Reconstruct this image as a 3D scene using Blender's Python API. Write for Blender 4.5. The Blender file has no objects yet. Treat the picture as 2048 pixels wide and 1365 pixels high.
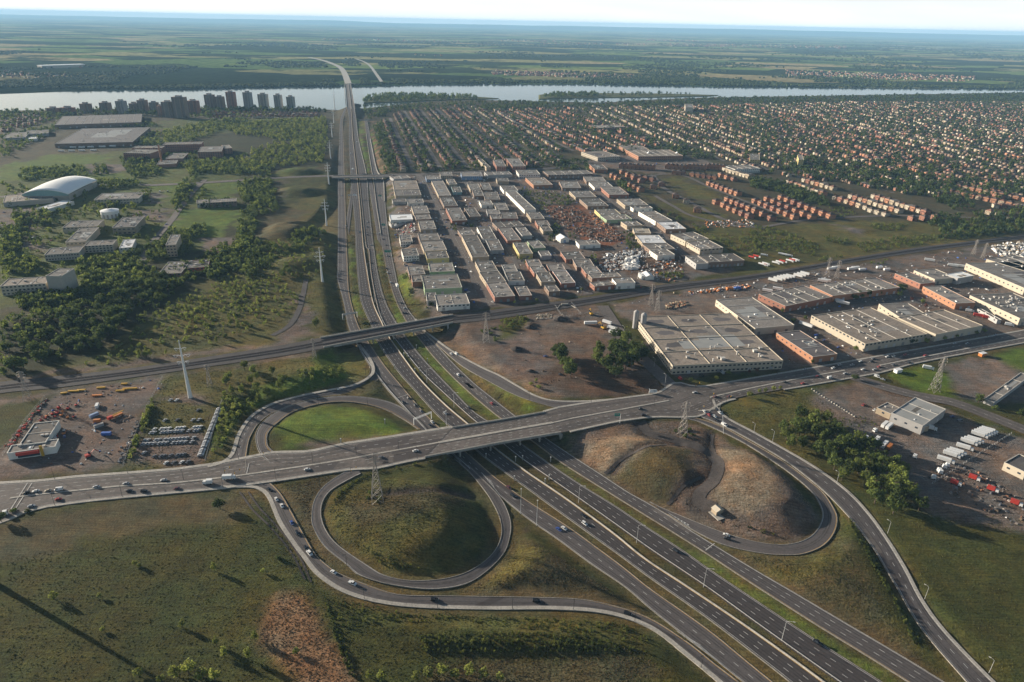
import bpy, bmesh, math, random, time
import numpy as np
from mathutils import Matrix, Vector
T0 = time.time()
random.seed(7); RNG = np.random.default_rng(7)
sc = bpy.context.scene
COL = sc.collection

# ------------------------------------------------------------------ camera
F_PX, PX0, PY0, CAM_H = 1365.0, 1024.0, 682.5, 300.0
_d = np.array([960.0 - PX0, 3600.0 - PY0, F_PX]); _d /= np.linalg.norm(_d)      # straight down, seen from the camera
_z = np.array([0, 0, 1.0]); FW = _z - _d * (_z @ _d); FW /= np.linalg.norm(FW)
UP = -_d; RT = np.cross(_d, FW)
cam = bpy.data.cameras.new("camera"); cam_o = bpy.data.objects.new("camera", cam); COL.objects.link(cam_o)
cam.sensor_width = 36.0; cam.lens = 36.0 * F_PX / 2048.0
cam.clip_start = 5.0; cam.clip_end = 120000.0
# camera axes (x right, y down, z forward) written in world axes (RT, FW, UP)
_A = np.array([RT, FW, UP])
_x, _y, _zz = _A @ np.array([1, 0, 0]), _A @ np.array([0, -1, 0]), _A @ np.array([0, 0, -1])
cam_o.matrix_world = Matrix(((_x[0], _y[0], _zz[0], 0), (_x[1], _y[1], _zz[1], 0), (_x[2], _y[2], _zz[2], CAM_H), (0, 0, 0, 1)))
sc.camera = cam_o

# ------------------------------------------------------------------ sky, sun, exposure
SUN_EL, SUN_AZ = 13.5, 154.0            # degrees; azimuth counted from +X towards +Y: the sun stands left, beyond the river
w = bpy.data.worlds.new("World"); sc.world = w; w.use_nodes = True
nt = w.node_tree; nt.nodes.clear()
sky = nt.nodes.new("ShaderNodeTexSky"); sky.sky_type = 'NISHITA'; sky.sun_disc = False
sky.sun_elevation = math.radians(SUN_EL); sky.sun_rotation = math.radians(90.0 - SUN_AZ)
sky.air_density = 1.0; sky.dust_density = 1.6; sky.ozone_density = 1.0; sky.altitude = 100
bg = nt.nodes.new("ShaderNodeBackground"); out = nt.nodes.new("ShaderNodeOutputWorld")
tc = nt.nodes.new("ShaderNodeTexCoord"); mp = nt.nodes.new("ShaderNodeMapping"); mp.inputs['Scale'].default_value = (2.0, 2.0, 22.0)
nz = nt.nodes.new("ShaderNodeTexNoise"); nz.inputs['Scale'].default_value = 2.2; nz.inputs['Detail'].default_value = 7
rp = nt.nodes.new("ShaderNodeValToRGB"); rp.color_ramp.elements[0].position = .40; rp.color_ramp.elements[1].position = .70
mx = nt.nodes.new("ShaderNodeMix"); mx.data_type = 'RGBA'; mx.inputs[7].default_value = (12.6, 13.4, 14.2, 1)
# thin bright haze cloud hugs the horizon and thins out overhead
sx = nt.nodes.new("ShaderNodeSeparateXYZ"); mr = nt.nodes.new("ShaderNodeMapRange"); mr.inputs[1].default_value = .0; mr.inputs[2].default_value = .16; mr.inputs[3].default_value = .95; mr.inputs[4].default_value = .0
ad = nt.nodes.new("ShaderNodeMapRange"); ad.inputs[3].default_value = .84; ad.inputs[4].default_value = 1.0
ml = nt.nodes.new("ShaderNodeMath"); ml.operation = 'MULTIPLY'
L = nt.links.new
L(tc.outputs['Generated'], mp.inputs[0]); L(mp.outputs[0], nz.inputs['Vector']); L(nz.outputs[0], rp.inputs[0]); L(tc.outputs['Generated'], sx.inputs[0]); L(sx.outputs[2], mr.inputs[0]); L(rp.outputs[0], ad.inputs[0])
L(ad.outputs[0], ml.inputs[0]); L(mr.outputs[0], ml.inputs[1]); L(ml.outputs[0], mx.inputs[0]); L(sky.outputs[0], mx.inputs[6]); L(mx.outputs[2], bg.inputs[0]); L(bg.outputs[0], out.inputs[0])
bg.inputs[1].default_value = 0.05
sun = bpy.data.lights.new("sun", 'SUN'); sun.energy = 5.0; sun.angle = math.radians(0.55); sun.color = (1.0, 0.89, 0.74)
sun_o = bpy.data.objects.new("sun", sun); COL.objects.link(sun_o)
_sd = Vector((math.cos(math.radians(SUN_AZ)) * math.cos(math.radians(SUN_EL)), math.sin(math.radians(SUN_AZ)) * math.cos(math.radians(SUN_EL)), math.sin(math.radians(SUN_EL))))
sun_o.rotation_euler = _sd.to_track_quat('Z', 'Y').to_euler(); sun_o.location = (-200, 200, 600)
sc.view_settings.view_transform = 'Standard'; sc.view_settings.look = 'None'
sc.view_settings.gamma = 1.0; sc.view_settings.use_curve_mapping = False; sc.view_settings.exposure = 1.05
sc.cycles.max_bounces = 4; sc.cycles.diffuse_bounces = 2; sc.cycles.glossy_bounces = 2; sc.cycles.volume_bounces = 2
sc.cycles.transparent_max_bounces = 4

# ------------------------------------------------------------------ materials
MATS = {}
def nodes(name):
    m = bpy.data.materials.new(name); m.use_nodes = True
    t = m.node_tree; b = t.nodes['Principled BSDF']
    return m, t, b
def mat(name, col, rough=.85, noise=.25, scale=.3, bump=0.0, spec=.3, metal=0.0, rnd=0.0, detail=6, scale2=None):
    """base colour x world-space noise (+ a per object shift)"""
    if name in MATS: return MATS[name]
    m, t, b = nodes(name); N = t.nodes.new; K = t.links.new
    b.inputs['Roughness'].default_value = rough; b.inputs['Specular IOR Level'].default_value = spec; b.inputs['Metallic'].default_value = metal
    g = N('ShaderNodeNewGeometry'); z = N('ShaderNodeTexNoise'); z.inputs['Scale'].default_value = scale; z.inputs['Detail'].default_value = detail; z.inputs['Roughness'].default_value = .65
    K(g.outputs['Position'], z.inputs['Vector'])
    mr = N('ShaderNodeMapRange'); mr.inputs[1].default_value = .25; mr.inputs[2].default_value = .75; mr.inputs[3].default_value = 1 - noise; mr.inputs[4].default_value = 1 + noise
    K(z.outputs[0], mr.inputs[0]); fac = mr.outputs[0]
    if scale2:
        z2 = N('ShaderNodeTexNoise'); z2.inputs['Scale'].default_value = scale2; z2.inputs['Detail'].default_value = 4; K(g.outputs['Position'], z2.inputs['Vector'])
        m2 = N('ShaderNodeMapRange'); m2.inputs[1].default_value = .3; m2.inputs[2].default_value = .7; m2.inputs[3].default_value = 1 - noise; m2.inputs[4].default_value = 1 + noise
        K(z2.outputs[0], m2.inputs[0]); mm = N('ShaderNodeMath'); mm.operation = 'MULTIPLY'; K(fac, mm.inputs[0]); K(m2.outputs[0], mm.inputs[1]); fac = mm.outputs[0]
    if rnd:
        oi = N('ShaderNodeObjectInfo'); m3 = N('ShaderNodeMapRange'); m3.inputs[3].default_value = 1 - rnd; m3.inputs[4].default_value = 1 + rnd
        K(oi.outputs['Random'], m3.inputs[0]); m4 = N('ShaderNodeMath'); m4.operation = 'MULTIPLY'; K(fac, m4.inputs[0]); K(m3.outputs[0], m4.inputs[1]); fac = m4.outputs[0]
    vm = N('ShaderNodeVectorMath'); vm.operation = 'SCALE'; vm.inputs[0].default_value = col[:3]; K(fac, vm.inputs['Scale']); K(vm.outputs[0], b.inputs['Base Color'])
    if bump:
        bp = N('ShaderNodeBump'); bp.inputs['Strength'].default_value = 1; bp.inputs['Distance'].default_value = bump; K(z.outputs[0], bp.inputs['Height']); K(bp.outputs[0], b.inputs['Normal'])
    MATS[name] = m; return m
def mat_attr(name, rough=.95, amps=((.012, .35), (.09, .35), (.7, .45)), bump=.5):
    """base colour from the vertex colour 'Col' (soil and plant zones) broken up by noise of three sizes"""
    m, t, b = nodes(name); N = t.nodes.new; K = t.links.new
    b.inputs['Roughness'].default_value = rough; b.inputs['Specular IOR Level'].default_value = .1
    at_ = N('ShaderNodeAttribute'); at_.attribute_name = 'Col'
    g = N('ShaderNodeNewGeometry'); fac = None; last = None
    for s, a in amps:
        z = N('ShaderNodeTexNoise'); z.inputs['Scale'].default_value = s; z.inputs['Detail'].default_value = 8; z.inputs['Roughness'].default_value = .7; K(g.outputs['Position'], z.inputs['Vector'])
        mr = N('ShaderNodeMapRange'); mr.inputs[1].default_value = .3; mr.inputs[2].default_value = .7; mr.inputs[3].default_value = 1 - a; mr.inputs[4].default_value = 1 + a; K(z.outputs[0], mr.inputs[0])
        if fac is None: fac = mr.outputs[0]
        else:
            mm = N('ShaderNodeMath'); mm.operation = 'MULTIPLY'; K(fac, mm.inputs[0]); K(mr.outputs[0], mm.inputs[1]); fac = mm.outputs[0]
        last = z
    mp = N('ShaderNodeMapping'); mp.inputs['Rotation'].default_value = (0, 0, .62); mp.inputs['Scale'].default_value = (.05, .9, .2); K(g.outputs['Position'], mp.inputs[0])   # mown swaths
    z = N('ShaderNodeTexNoise'); z.inputs['Scale'].default_value = 1.0; z.inputs['Detail'].default_value = 3; K(mp.outputs[0], z.inputs['Vector'])
    mr = N('ShaderNodeMapRange'); mr.inputs[1].default_value = .3; mr.inputs[2].default_value = .7; mr.inputs[3].default_value = .72; mr.inputs[4].default_value = 1.28; K(z.outputs[0], mr.inputs[0])
    mm = N('ShaderNodeMath'); mm.operation = 'MULTIPLY'; K(fac, mm.inputs[0]); K(mr.outputs[0], mm.inputs[1]); fac = mm.outputs[0]
    hz = N('ShaderNodeTexNoise'); hz.inputs['Scale'].default_value = .03; hz.inputs['Detail'].default_value = 9; hz.inputs['Roughness'].default_value = .75; K(g.outputs['Position'], hz.inputs['Vector'])
    rm = N('ShaderNodeMapRange'); rm.inputs[1].default_value = .4; rm.inputs[2].default_value = .65; K(hz.outputs[0], rm.inputs[0])
    tint = N('ShaderNodeMix'); tint.data_type = 'RGBA'; tint.inputs[6].default_value = (1.0, 1.0, 1.0, 1); tint.inputs[7].default_value = (1.45, .98, .70, 1); K(rm.outputs[0], tint.inputs[0])
    v0 = N('ShaderNodeVectorMath'); v0.operation = 'MULTIPLY'; K(at_.outputs['Color'], v0.inputs[0]); K(tint.outputs[2], v0.inputs[1])
    vm = N('ShaderNodeVectorMath'); vm.operation = 'SCALE'; K(v0.outputs[0], vm.inputs[0]); K(fac, vm.inputs['Scale']); K(vm.outputs[0], b.inputs['Base Color'])
    if bump:
        bp = N('ShaderNodeBump'); bp.inputs['Strength'].default_value = 1.0; bp.inputs['Distance'].default_value = bump; K(last.outputs[0], bp.inputs['Height']); K(bp.outputs[0], b.inputs['Normal'])
    return m

M = {}
M['ground'] = mat_attr('ground_plants_and_soil', bump=1.1)
M['asphalt'] = mat('asphalt', (.095, .083, .080), .8, .16, .05, scale2=.9)
M['asphalt_dark'] = mat('asphalt_dark', (.060, .050, .048), .8, .14, .05, scale2=.9)
M['asphalt_old'] = mat('asphalt_old', (.115, .098, .088), .9, .25, .03, scale2=.5)
M['yard'] = mat('yard_paving', (.127, .122, .117), .9, .32, .022, scale2=.3)
M['concrete'] = mat('concrete', (.35, .325, .285), .85, .25, .12, scale2=.9)
M['kerb'] = mat('kerb_concrete', (.24, .22, .19), .9, .3, .15, scale2=1.2)
M['wear'] = mat('tyre_worn_asphalt', (.062, .054, .051), .75, .3, .03, scale2=.35)
M['wear_dark'] = mat('tyre_worn_dark_asphalt', (.043, .037, .036), .75, .3, .03, scale2=.35)
M['roof_pale'] = mat('pale_metal_roof', (.30, .30, .285), .6, .15, .1)
M['white_line'] = mat('white_paint', (.44, .43, .41), .7, .35, .25)
M['yellow_line'] = mat('yellow_paint', (.50, .29, .06), .7, .2, .6)
M['ballast'] = mat('ballast', (.060, .053, .052), .95, .3, .15, scale2=1.5)
M['steel_rail'] = mat('rail_steel', (.16, .13, .12), .45, .2, .3, metal=.6)
M['sleeper'] = mat('sleeper', (.10, .085, .075), .9, .2, .3)
M['galv'] = mat('galvanised_steel', (.46, .46, .45), .55, .1, .3, metal=.25)
M['lattice'] = mat('tower_steel', (.30, .275, .25), .6, .15, .3, metal=.2)
M['white_metal'] = mat('white_steel', (.74, .74, .72), .45, .05, .3)
M['black_metal'] = mat('black_steel', (.03, .03, .03), .5, .1, .3)
M['green_sign'] = mat('green_sign', (.0, .22, .15), .5, .05, .3)
M['roof_a'] = mat('gravel_roof', (.168, .153, .138), .95, .24, .07, scale2=.5, rnd=.40)
M['roof_b'] = mat('tan_gravel_roof', (.20, .168, .138), .95, .24, .06, scale2=.5, rnd=.25)
M['roof_dark'] = mat('dark_roof', (.11, .10, .10), .9, .2, .06, rnd=.2)
M['roof_white'] = mat('white_roof', (.66, .66, .66), .6, .08, .1)
M['membrane'] = mat('white_membrane', (.84, .84, .82), .4, .03, .1)
M['vent'] = mat('roof_vent_metal', (.42, .40, .37), .6, .15, .5, rnd=.3)
for k, c in dict(tan=(.36, .29, .205), brick=(.27, .125, .085), white=(.68, .66, .60), grey=(.34, .33, .32), brown=(.22, .15, .11), yellow=(.50, .40, .17), green=(.27, .36, .22),
                 teal=(.22, .36, .36), red=(.45, .08, .05), orange=(.36, .175, .10), cream=(.46, .40, .31), concrete=(.40, .37, .32), blue=(.20, .28, .42)).items():
    M['w_' + k] = mat('wall_' + k, c, .85, .10, .25, rnd=.12)
M['window'] = mat('window_glass', (.035, .045, .06), .12, .1, .3, spec=.6)
M['door'] = mat('loading_door', (.33, .32, .31), .6, .1, .3, rnd=.5)
M['trim'] = mat('parapet_metal', (.50, .47, .42), .6, .1, .3)
M['bark'] = mat('bark', (.09, .065, .045), .95, .2, .6)
def leafmat(name, col, rnd=.3, noise=.4):
    m = mat(name, col, .85, noise, .25, spec=.15, rnd=rnd, detail=3); t = m.node_tree; N = t.nodes.new; b = t.nodes['Principled BSDF']; o = t.nodes['Material Output']
    tr = N('ShaderNodeBsdfTranslucent'); ms = N('ShaderNodeMixShader'); ms.inputs[0].default_value = .45; t.links.new(b.inputs['Base Color'].links[0].from_socket, tr.inputs['Color'])
    t.links.new(b.outputs[0], ms.inputs[1]); t.links.new(tr.outputs[0], ms.inputs[2]); t.links.new(ms.outputs[0], o.inputs['Surface']); return m
M['leaf_dark'] = leafmat('leaf_dark', (.058, .084, .024))
M['leaf_mid'] = leafmat('leaf_mid', (.105, .135, .032))
M['leaf_light'] = leafmat('leaf_light', (.155, .185, .042))
M['leaf_yellow'] = leafmat('leaf_yellow', (.22, .24, .055))
M['leaf_red'] = leafmat('leaf_red', (.14, .05, .035))
M['weeds'] = mat('weeds', (.095, .100, .034), .95, .5, .06, spec=.1, scale2=.9)
M['straw'] = mat('straw', (.30, .215, .125), .95, .4, .1, spec=.1, scale2=.9)
M['soil'] = mat('dark_soil', (.060, .050, .045), .95, .3, .3, scale2=1.2)
M['rust'] = mat('rusty_scrap', (.20, .10, .06), .85, .7, .35, scale2=1.1)
M['scrap'] = mat('mixed_scrap', (.20, .17, .15), .8, .8, .3, scale2=1.3)
M['bags'] = mat('white_bags', (.62, .60, .57), .7, .25, .4)
for k, c in dict(white=(.72, .72, .70), silver=(.42, .43, .44), grey=(.14, .14, .15), black=(.012, .012, .014), red=(.35, .03, .025), blue=(.03, .07, .28), beige=(.40, .34, .26), maroon=(.12, .025, .03)).items():
    M['car_' + k] = mat('paint_' + k, c, .28, .03, .3, spec=.5)
M['tyre'] = mat('tyre', (.015, .015, .015), .9, .1, .3)
M['lamp_glass'] = mat('lamp_glass', (.55, .54, .50), .3, .05, .3)
M['yellow_metal'] = mat('yellow_machine', (.52, .30, .03), .5, .15, .3)
M['orange_metal'] = mat('orange_metal', (.50, .17, .04), .55, .15, .3, rnd=.2)
M['red_metal'] = mat('red_metal', (.48, .05, .035), .5, .1, .3)
M['blue_metal'] = mat('blue_metal', (.05, .13, .42), .5, .1, .3)

# water
m, t, b = nodes('river_water'); b.inputs['Base Color'].default_value = (.05, .07, .085, 1); b.inputs['Roughness'].default_value = .09; b.inputs['IOR'].default_value = 1.33
g = t.nodes.new('ShaderNodeNewGeometry'); z = t.nodes.new('ShaderNodeTexNoise'); z.inputs['Scale'].default_value = .05; z.inputs['Detail'].default_value = 6
bp = t.nodes.new('ShaderNodeBump'); bp.inputs['Distance'].default_value = .08; bp.inputs['Strength'].default_value = .2
t.links.new(g.outputs['Position'], z.inputs['Vector']); t.links.new(z.outputs[0], bp.inputs['Height']); t.links.new(bp.outputs[0], b.inputs['Normal']); M['water'] = m

# ------------------------------------------------------------------ helpers
def ray(px, py):
    v = np.array([(px - PX0) / F_PX, (py - PY0) / F_PX, 1.0]); return np.array([v @ RT, v @ FW, v @ UP])
def on_z(px, py, z=0.0):
    """the world point at height z that the photograph shows at (px, py)"""
    d = ray(px, py); t = (z - CAM_H) / d[2]; return np.array([d[0] * t, d[1] * t, z])
def to_px(p):
    q = np.array([p[0], p[1], p[2] - CAM_H]); v = q[0] * RT + q[1] * FW + q[2] * UP
    return PX0 + F_PX * v[0] / v[2], PY0 + F_PX * v[1] / v[2]
# regions of the photograph that were measured at larger scale
REG = dict(U=(560, 200, 4.096), V=(1000, 200, 3.935), D=(1500, 200, 3.737), X=(560, 500, 4.096), Y=(1000, 480, 3.937), Z=(1500, 460, 3.737), L=(0, 200, 3.413), M=(0, 560, 3.657),
           N=(0, 840, 3.413), Q=(400, 740, 3.413), S=(940, 740, 3.413), O=(1448, 740, 3.413), B=(600, 1000, 2.926), A=(0, 1065, 2.926), C=(1300, 1000, 2.738), P=(0, 0, 1), T=(0, 0, 2.926))
def pxs(reg, seq):
    ox, oy, s = REG[reg]; it = list(seq)
    return [(ox + it[i] / s, oy + it[i + 1] / s) for i in range(0, len(it), 2)]

OBJS = []
def link(o, parent=None):
    COL.objects.link(o)
    if parent is not None: o.parent = parent
    return o
def mesh_np(name, V, F, mats=(), mi=None, smooth=False):
    """mesh from an (n,3) array and either an (m,k) index array or a list of faces"""
    me = bpy.data.meshes.new(name)
    if isinstance(F, np.ndarray):
        n, k = F.shape
        me.vertices.add(len(V)); me.vertices.foreach_set('co', np.asarray(V, np.float32).ravel())
        me.loops.add(n * k); me.loops.foreach_set('vertex_index', F.astype(np.int32).ravel())
        me.polygons.add(n); me.polygons.foreach_set('loop_start', np.arange(0, n * k, k, dtype=np.int32)); me.polygons.foreach_set('loop_total', np.full(n, k, np.int32))
        me.update(calc_edges=True)
    else:
        me.from_pydata([tuple(map(float, v)) for v in V], [], [tuple(int(i) for i in f) for f in F])
    for mm in mats: me.materials.append(M[mm] if isinstance(mm, str) else mm)
    if mi is not None: me.polygons.foreach_set('material_index', np.asarray(mi, np.int32))
    if smooth: me.polygons.foreach_set('use_smooth', np.ones(len(me.polygons), bool))
    me.update(); return me
class MB:
    """collects shapes for ONE mesh"""
    def __init__(s): s.v = []; s.f = []; s.m = []
    def add(s, V, F, mi=0):
        o = len(s.v); s.v += [tuple(map(float, p)) for p in V]; s.f += [tuple(i + o for i in f) for f in F]; s.m += [mi] * len(F); return s
    def box(s, c, d, rz=0.0, mi=0, top=None):
        """c = centre of the base, d = sizes; top = (sx, sy) scale of the top face"""
        tx, ty = top or (1, 1); x, y, h = d[0] / 2, d[1] / 2, d[2]; C, S_ = math.cos(rz), math.sin(rz)
        P_ = [(-x, -y, 0), (x, -y, 0), (x, y, 0), (-x, y, 0), (-x * tx, -y * ty, h), (x * tx, -y * ty, h), (x * tx, y * ty, h), (-x * tx, y * ty, h)]
        return s.add([(c[0] + a * C - b_ * S_, c[1] + a * S_ + b_ * C, c[2] + e) for a, b_, e in P_], [(3, 2, 1, 0), (4, 5, 6, 7), (0, 1, 5, 4), (1, 2, 6, 5), (2, 3, 7, 6), (3, 0, 4, 7)], mi)
    def bar(s, a, b_, w_, w2=None, n=4, mi=0):
        a, b_ = Vector(a), Vector(b_); d = (b_ - a); q = d.to_track_quat('Z', 'Y'); w2 = w_ if w2 is None else w2
        V = [a + q @ Vector((w_ * math.cos(2 * math.pi * (i + .5) / n), w_ * math.sin(2 * math.pi * (i + .5) / n), 0)) for i in range(n)]
        V += [b_ + q @ Vector((w2 * math.cos(2 * math.pi * (i + .5) / n), w2 * math.sin(2 * math.pi * (i + .5) / n), 0)) for i in range(n)]
        Fs = [(i, (i + 1) % n, n + (i + 1) % n, n + i) for i in range(n)] + [tuple(range(n))[::-1], tuple(range(n, 2 * n))]
        return s.add(V, Fs, mi)
    def prism(s, prof, y0, y1, mi=0):
        """profile in x-z swept along y"""
        n = len(prof); V = [(x, y0, z) for x, z in prof] + [(x, y1, z) for x, z in prof]
        return s.add(V, [(i, i + n, (i + 1) % n + n, (i + 1) % n) for i in range(n)] + [tuple(range(n)), tuple(range(n, 2 * n))[::-1]], mi)
    def mesh(s, name, mats): return mesh_np(name, s.v, s.f, mats, s.m if len(mats) > 1 else None)
    def build(s, name, mats, parent=None, kind=None):
        mats = [mats] if isinstance(mats, str) else mats
        o = bpy.data.objects.new(name, s.mesh(name, mats)); link(o, parent)
        if kind: o['kind'] = kind
        return o
def obj(name, me, parent=None, kind=None, loc=None, rz=None):
    o = bpy.data.objects.new(name, me); link(o, parent)
    if kind: o['kind'] = kind
    if loc is not None: o.location = [float(c) for c in loc]
    if rz is not None: o.rotation_euler = (0, 0, rz)
    return o
THINGS = []
def tag(o, label, cat, group=None, same=False):
    """same=True: nothing in the photograph tells the members of the group apart, they share the label"""
    o['label'] = label; o['category'] = cat
    if group: o['group'] = group
    THINGS.append((o, same)); return o
def thing(name, label, cat, loc=(0, 0, 0), rz=0.0, group=None, same=False):
    o = bpy.data.objects.new(name, None); link(o); o.location = [float(c) for c in loc]; o.rotation_euler = (0, 0, rz); o.empty_display_size = .5
    return tag(o, label, cat, group, same)
def dup(root, loc, rz=0.0, label=None, group=None, scale=None, same=False, swap=None):
    r = root.copy(); COL.objects.link(r); r.location = [float(c) for c in loc]; r.rotation_euler = (0, 0, rz)
    if scale: r.scale = (scale,) * 3 if isinstance(scale, (int, float)) else scale
    if label: r['label'] = label
    if group: r['group'] = group
    for ch in root.children:
        c = ch.copy(); COL.objects.link(c); c.parent = r
        for gch in ch.children:
            d = gch.copy(); COL.objects.link(d); d.parent = c
    THINGS.append((r, same)); return r

def resample(P_, n, smooth=True):
    P_ = np.asarray(P_, float)
    if smooth and len(P_) > 2:
        Q_ = np.vstack([2 * P_[0] - P_[1], P_, 2 * P_[-1] - P_[-2]]); out_ = []
        for i in range(1, len(Q_) - 2):
            for t_ in np.linspace(0, 1, 12, endpoint=False):
                a, b_, c, d = Q_[i - 1], Q_[i], Q_[i + 1], Q_[i + 2]
                out_.append(.5 * (2 * b_ + (c - a) * t_ + (2 * a - 5 * b_ + 4 * c - d) * t_ ** 2 + (3 * b_ - a - 3 * c + d) * t_ ** 3))
        out_.append(P_[-1]); P_ = np.array(out_)
    s = np.r_[0, np.cumsum(np.linalg.norm(np.diff(P_[:, :2], axis=0), axis=1))]
    u = np.linspace(0, s[-1], n)
    return np.stack([np.interp(u, s, P_[:, k]) for k in range(P_.shape[1])], 1)
def length(P_): return float(np.linalg.norm(np.diff(P_[:, :2], axis=0), axis=1).sum())
def strip_mesh(name, Lp, Rp, m_, dz=0.0):
    n = len(Lp); V = np.empty((2 * n, 3)); V[0::2] = Lp; V[1::2] = Rp; V[:, 2] += dz
    i = np.arange(n - 1); F = np.stack([2 * i, 2 * i + 1, 2 * i + 3, 2 * i + 2], 1)
    return mesh_np(name, V, F, [m_])
def normals2(Pp):
    t_ = np.gradient(Pp[:, :2], axis=0); t_ /= np.linalg.norm(t_, axis=1)[:, None] + 1e-9
    return np.stack([t_[:, 1], -t_[:, 0]], 1)          # to the right of the direction of travel
def offset(Pp, d):
    Q_ = Pp.copy(); Q_[:, :2] += normals2(Pp) * d; return Q_
def wall_mesh(name, Pp, half, h, m_, z0=-.3, taper=1.0):
    """a solid ridge (barrier, kerb, parapet) along a polyline"""
    n = len(Pp); nn = normals2(Pp); rows = []
    for off, zz in ((-half, z0), (-half * taper, h), (half * taper, h), (half, z0)):
        Q_ = Pp.copy(); Q_[:, :2] += nn * off; Q_[:, 2] += zz; rows.append(Q_)
    V = np.stack(rows, 1).reshape(-1, 3); F = []
    for i in range(n - 1):
        for k in range(3): F.append((4 * i + k, 4 * i + k + 1, 4 * i + k + 5, 4 * i + k + 4))
    F += [(0, 3, 2, 1), (4 * n - 4, 4 * n - 3, 4 * n - 2, 4 * n - 1)]
    return mesh_np(name, V, F, [m_])
# ------------------------------------------------------------------ roads: both edges traced as they run on the ground
def z_hw(y):                       # the motorway runs in a cutting
    return float(np.interp(y, [150, 260, 380, 1420, 1800, 2200, 2500, 2750, 3400, 3700], [-4, -5, -6.5, -6.5, -3, 1, 9, 14, 14, 1]))
def on_hw(px, py):
    z_ = -6.0
    for _ in range(8): p = on_z(px, py, z_); z_ = z_hw(p[1])
    p[2] = z_; return p
def edge_hw(pts): return np.array([on_hw(*p) for p in pts])
def edge_z(pts, prof):
    """prof = [(fraction, z), ...] along the edge"""
    fr, zs = zip(*prof); P_ = np.array([on_z(x, y, 0) for x, y in pts])
    for _ in range(6):
        s = np.r_[0, np.cumsum(np.linalg.norm(np.diff(P_[:, :2], axis=0), axis=1))]; z_ = np.interp(s / s[-1], fr, zs)
        P_ = np.array([on_z(x, y, q) for (x, y), q in zip(pts, z_)])
    return P_
ROADS = {}; STAMPS = []
RIDX = [0]
def road(key, name, Lp, Rp, mat_='asphalt', lines=(), dz=None, step=7.0, stamp=True, smooth=True, kind='structure'):
    """Lp, Rp = world edges; lines = (fraction or metres from the left (>1 m: 'm'), style, colour)"""
    n = max(6, int(max(length(Lp), length(Rp)) / step))
    Lr, Rr = resample(Lp, n, smooth), resample(Rp, n, smooth)
    if dz is None: RIDX[0] += 1; dz = .012 * RIDX[0]
    o = obj(name, strip_mesh(name, Lr, Rr, mat_, dz), kind=kind)
    if stamp: STAMPS.append((Lr, Rr))
    ROADS[key] = (Lr, Rr, dz, o)
    W0 = float(np.linalg.norm((Rr - Lr)[:, :2], axis=1).mean()); cut = sorted([.07] + [l_[0] for l_ in lines if not isinstance(l_[0], str)] + [.93])
    if stamp and lines and step < 8.5:
        wr = MB()
        for c0, c1 in zip(cut[:-1], cut[1:]):
            for q in (-.85, .85):
                C2 = Lr + (Rr - Lr) * ((c0 + c1) / 2 + q / W0); nn = normals2(C2); V = []
                for (x, y, z_), n_ in zip(C2, nn): V += [(x - n_[0] * .42, y - n_[1] * .42, z_ + dz + .005), (x + n_[0] * .42, y + n_[1] * .42, z_ + dz + .005)]
                wr.add(V, [(2 * j, 2 * j + 1, 2 * j + 3, 2 * j + 2) for j in range(n - 1)])
        wr.build('wheel_track', 'wear_dark' if mat_ == 'asphalt_dark' else 'wear', o, 'stuff')
    mk = dict(white=MB(), yellow=MB())
    for t0, style, colour in lines:
        W_ = np.linalg.norm((Rr - Lr)[:, :2], axis=1)[:, None]
        if isinstance(t0, str): fr = (float(t0) / W_) if float(t0) >= 0 else 1 + float(t0) / W_
        else: fr = np.full_like(W_, t0)
        Cn = Lr + (Rr - Lr) * fr; nn = normals2(Cn); hw = .13 if style == 'solid' else .14
        if style == 'solid': segs = [(0, n - 1)]; C2 = Cn
        else:
            k = max(4, int(length(Cn) / 3.0)); C2 = resample(Cn, k, False); nn = normals2(C2); segs = [(i, i + 1) for i in range(0, k - 1, 3)]
        for a, b_ in segs:
            idx = range(a, b_ + 1); V = []
            for i in idx:
                x, y, z_ = C2[i]; V += [(x - nn[i][0] * hw, y - nn[i][1] * hw, z_ + dz + .03), (x + nn[i][0] * hw, y + nn[i][1] * hw, z_ + dz + .03)]
            mk[colour].add(V, [(2 * j, 2 * j + 1, 2 * j + 3, 2 * j + 2) for j in range(len(V) // 2 - 1)])
    for c_, b_ in mk.items():
        if b_.v: b_.build('lane_marking', c_ + '_line', o, 'stuff')
    return o
def at_road(key, s, t):
    """world point at fraction s along and t across a road"""
    Lr, Rr, dz, _ = ROADS[key]; i = s * (len(Lr) - 1); a = int(min(i, len(Lr) - 2)); f = i - a
    l = Lr[a] * (1 - f) + Lr[a + 1] * f; r = Rr[a] * (1 - f) + Rr[a + 1] * f
    p = l + (r - l) * t; d = (Lr[a + 1] + Rr[a + 1]) - (Lr[a] + Rr[a]); p[2] += dz
    return p, math.atan2(d[1], d[0])

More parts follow.
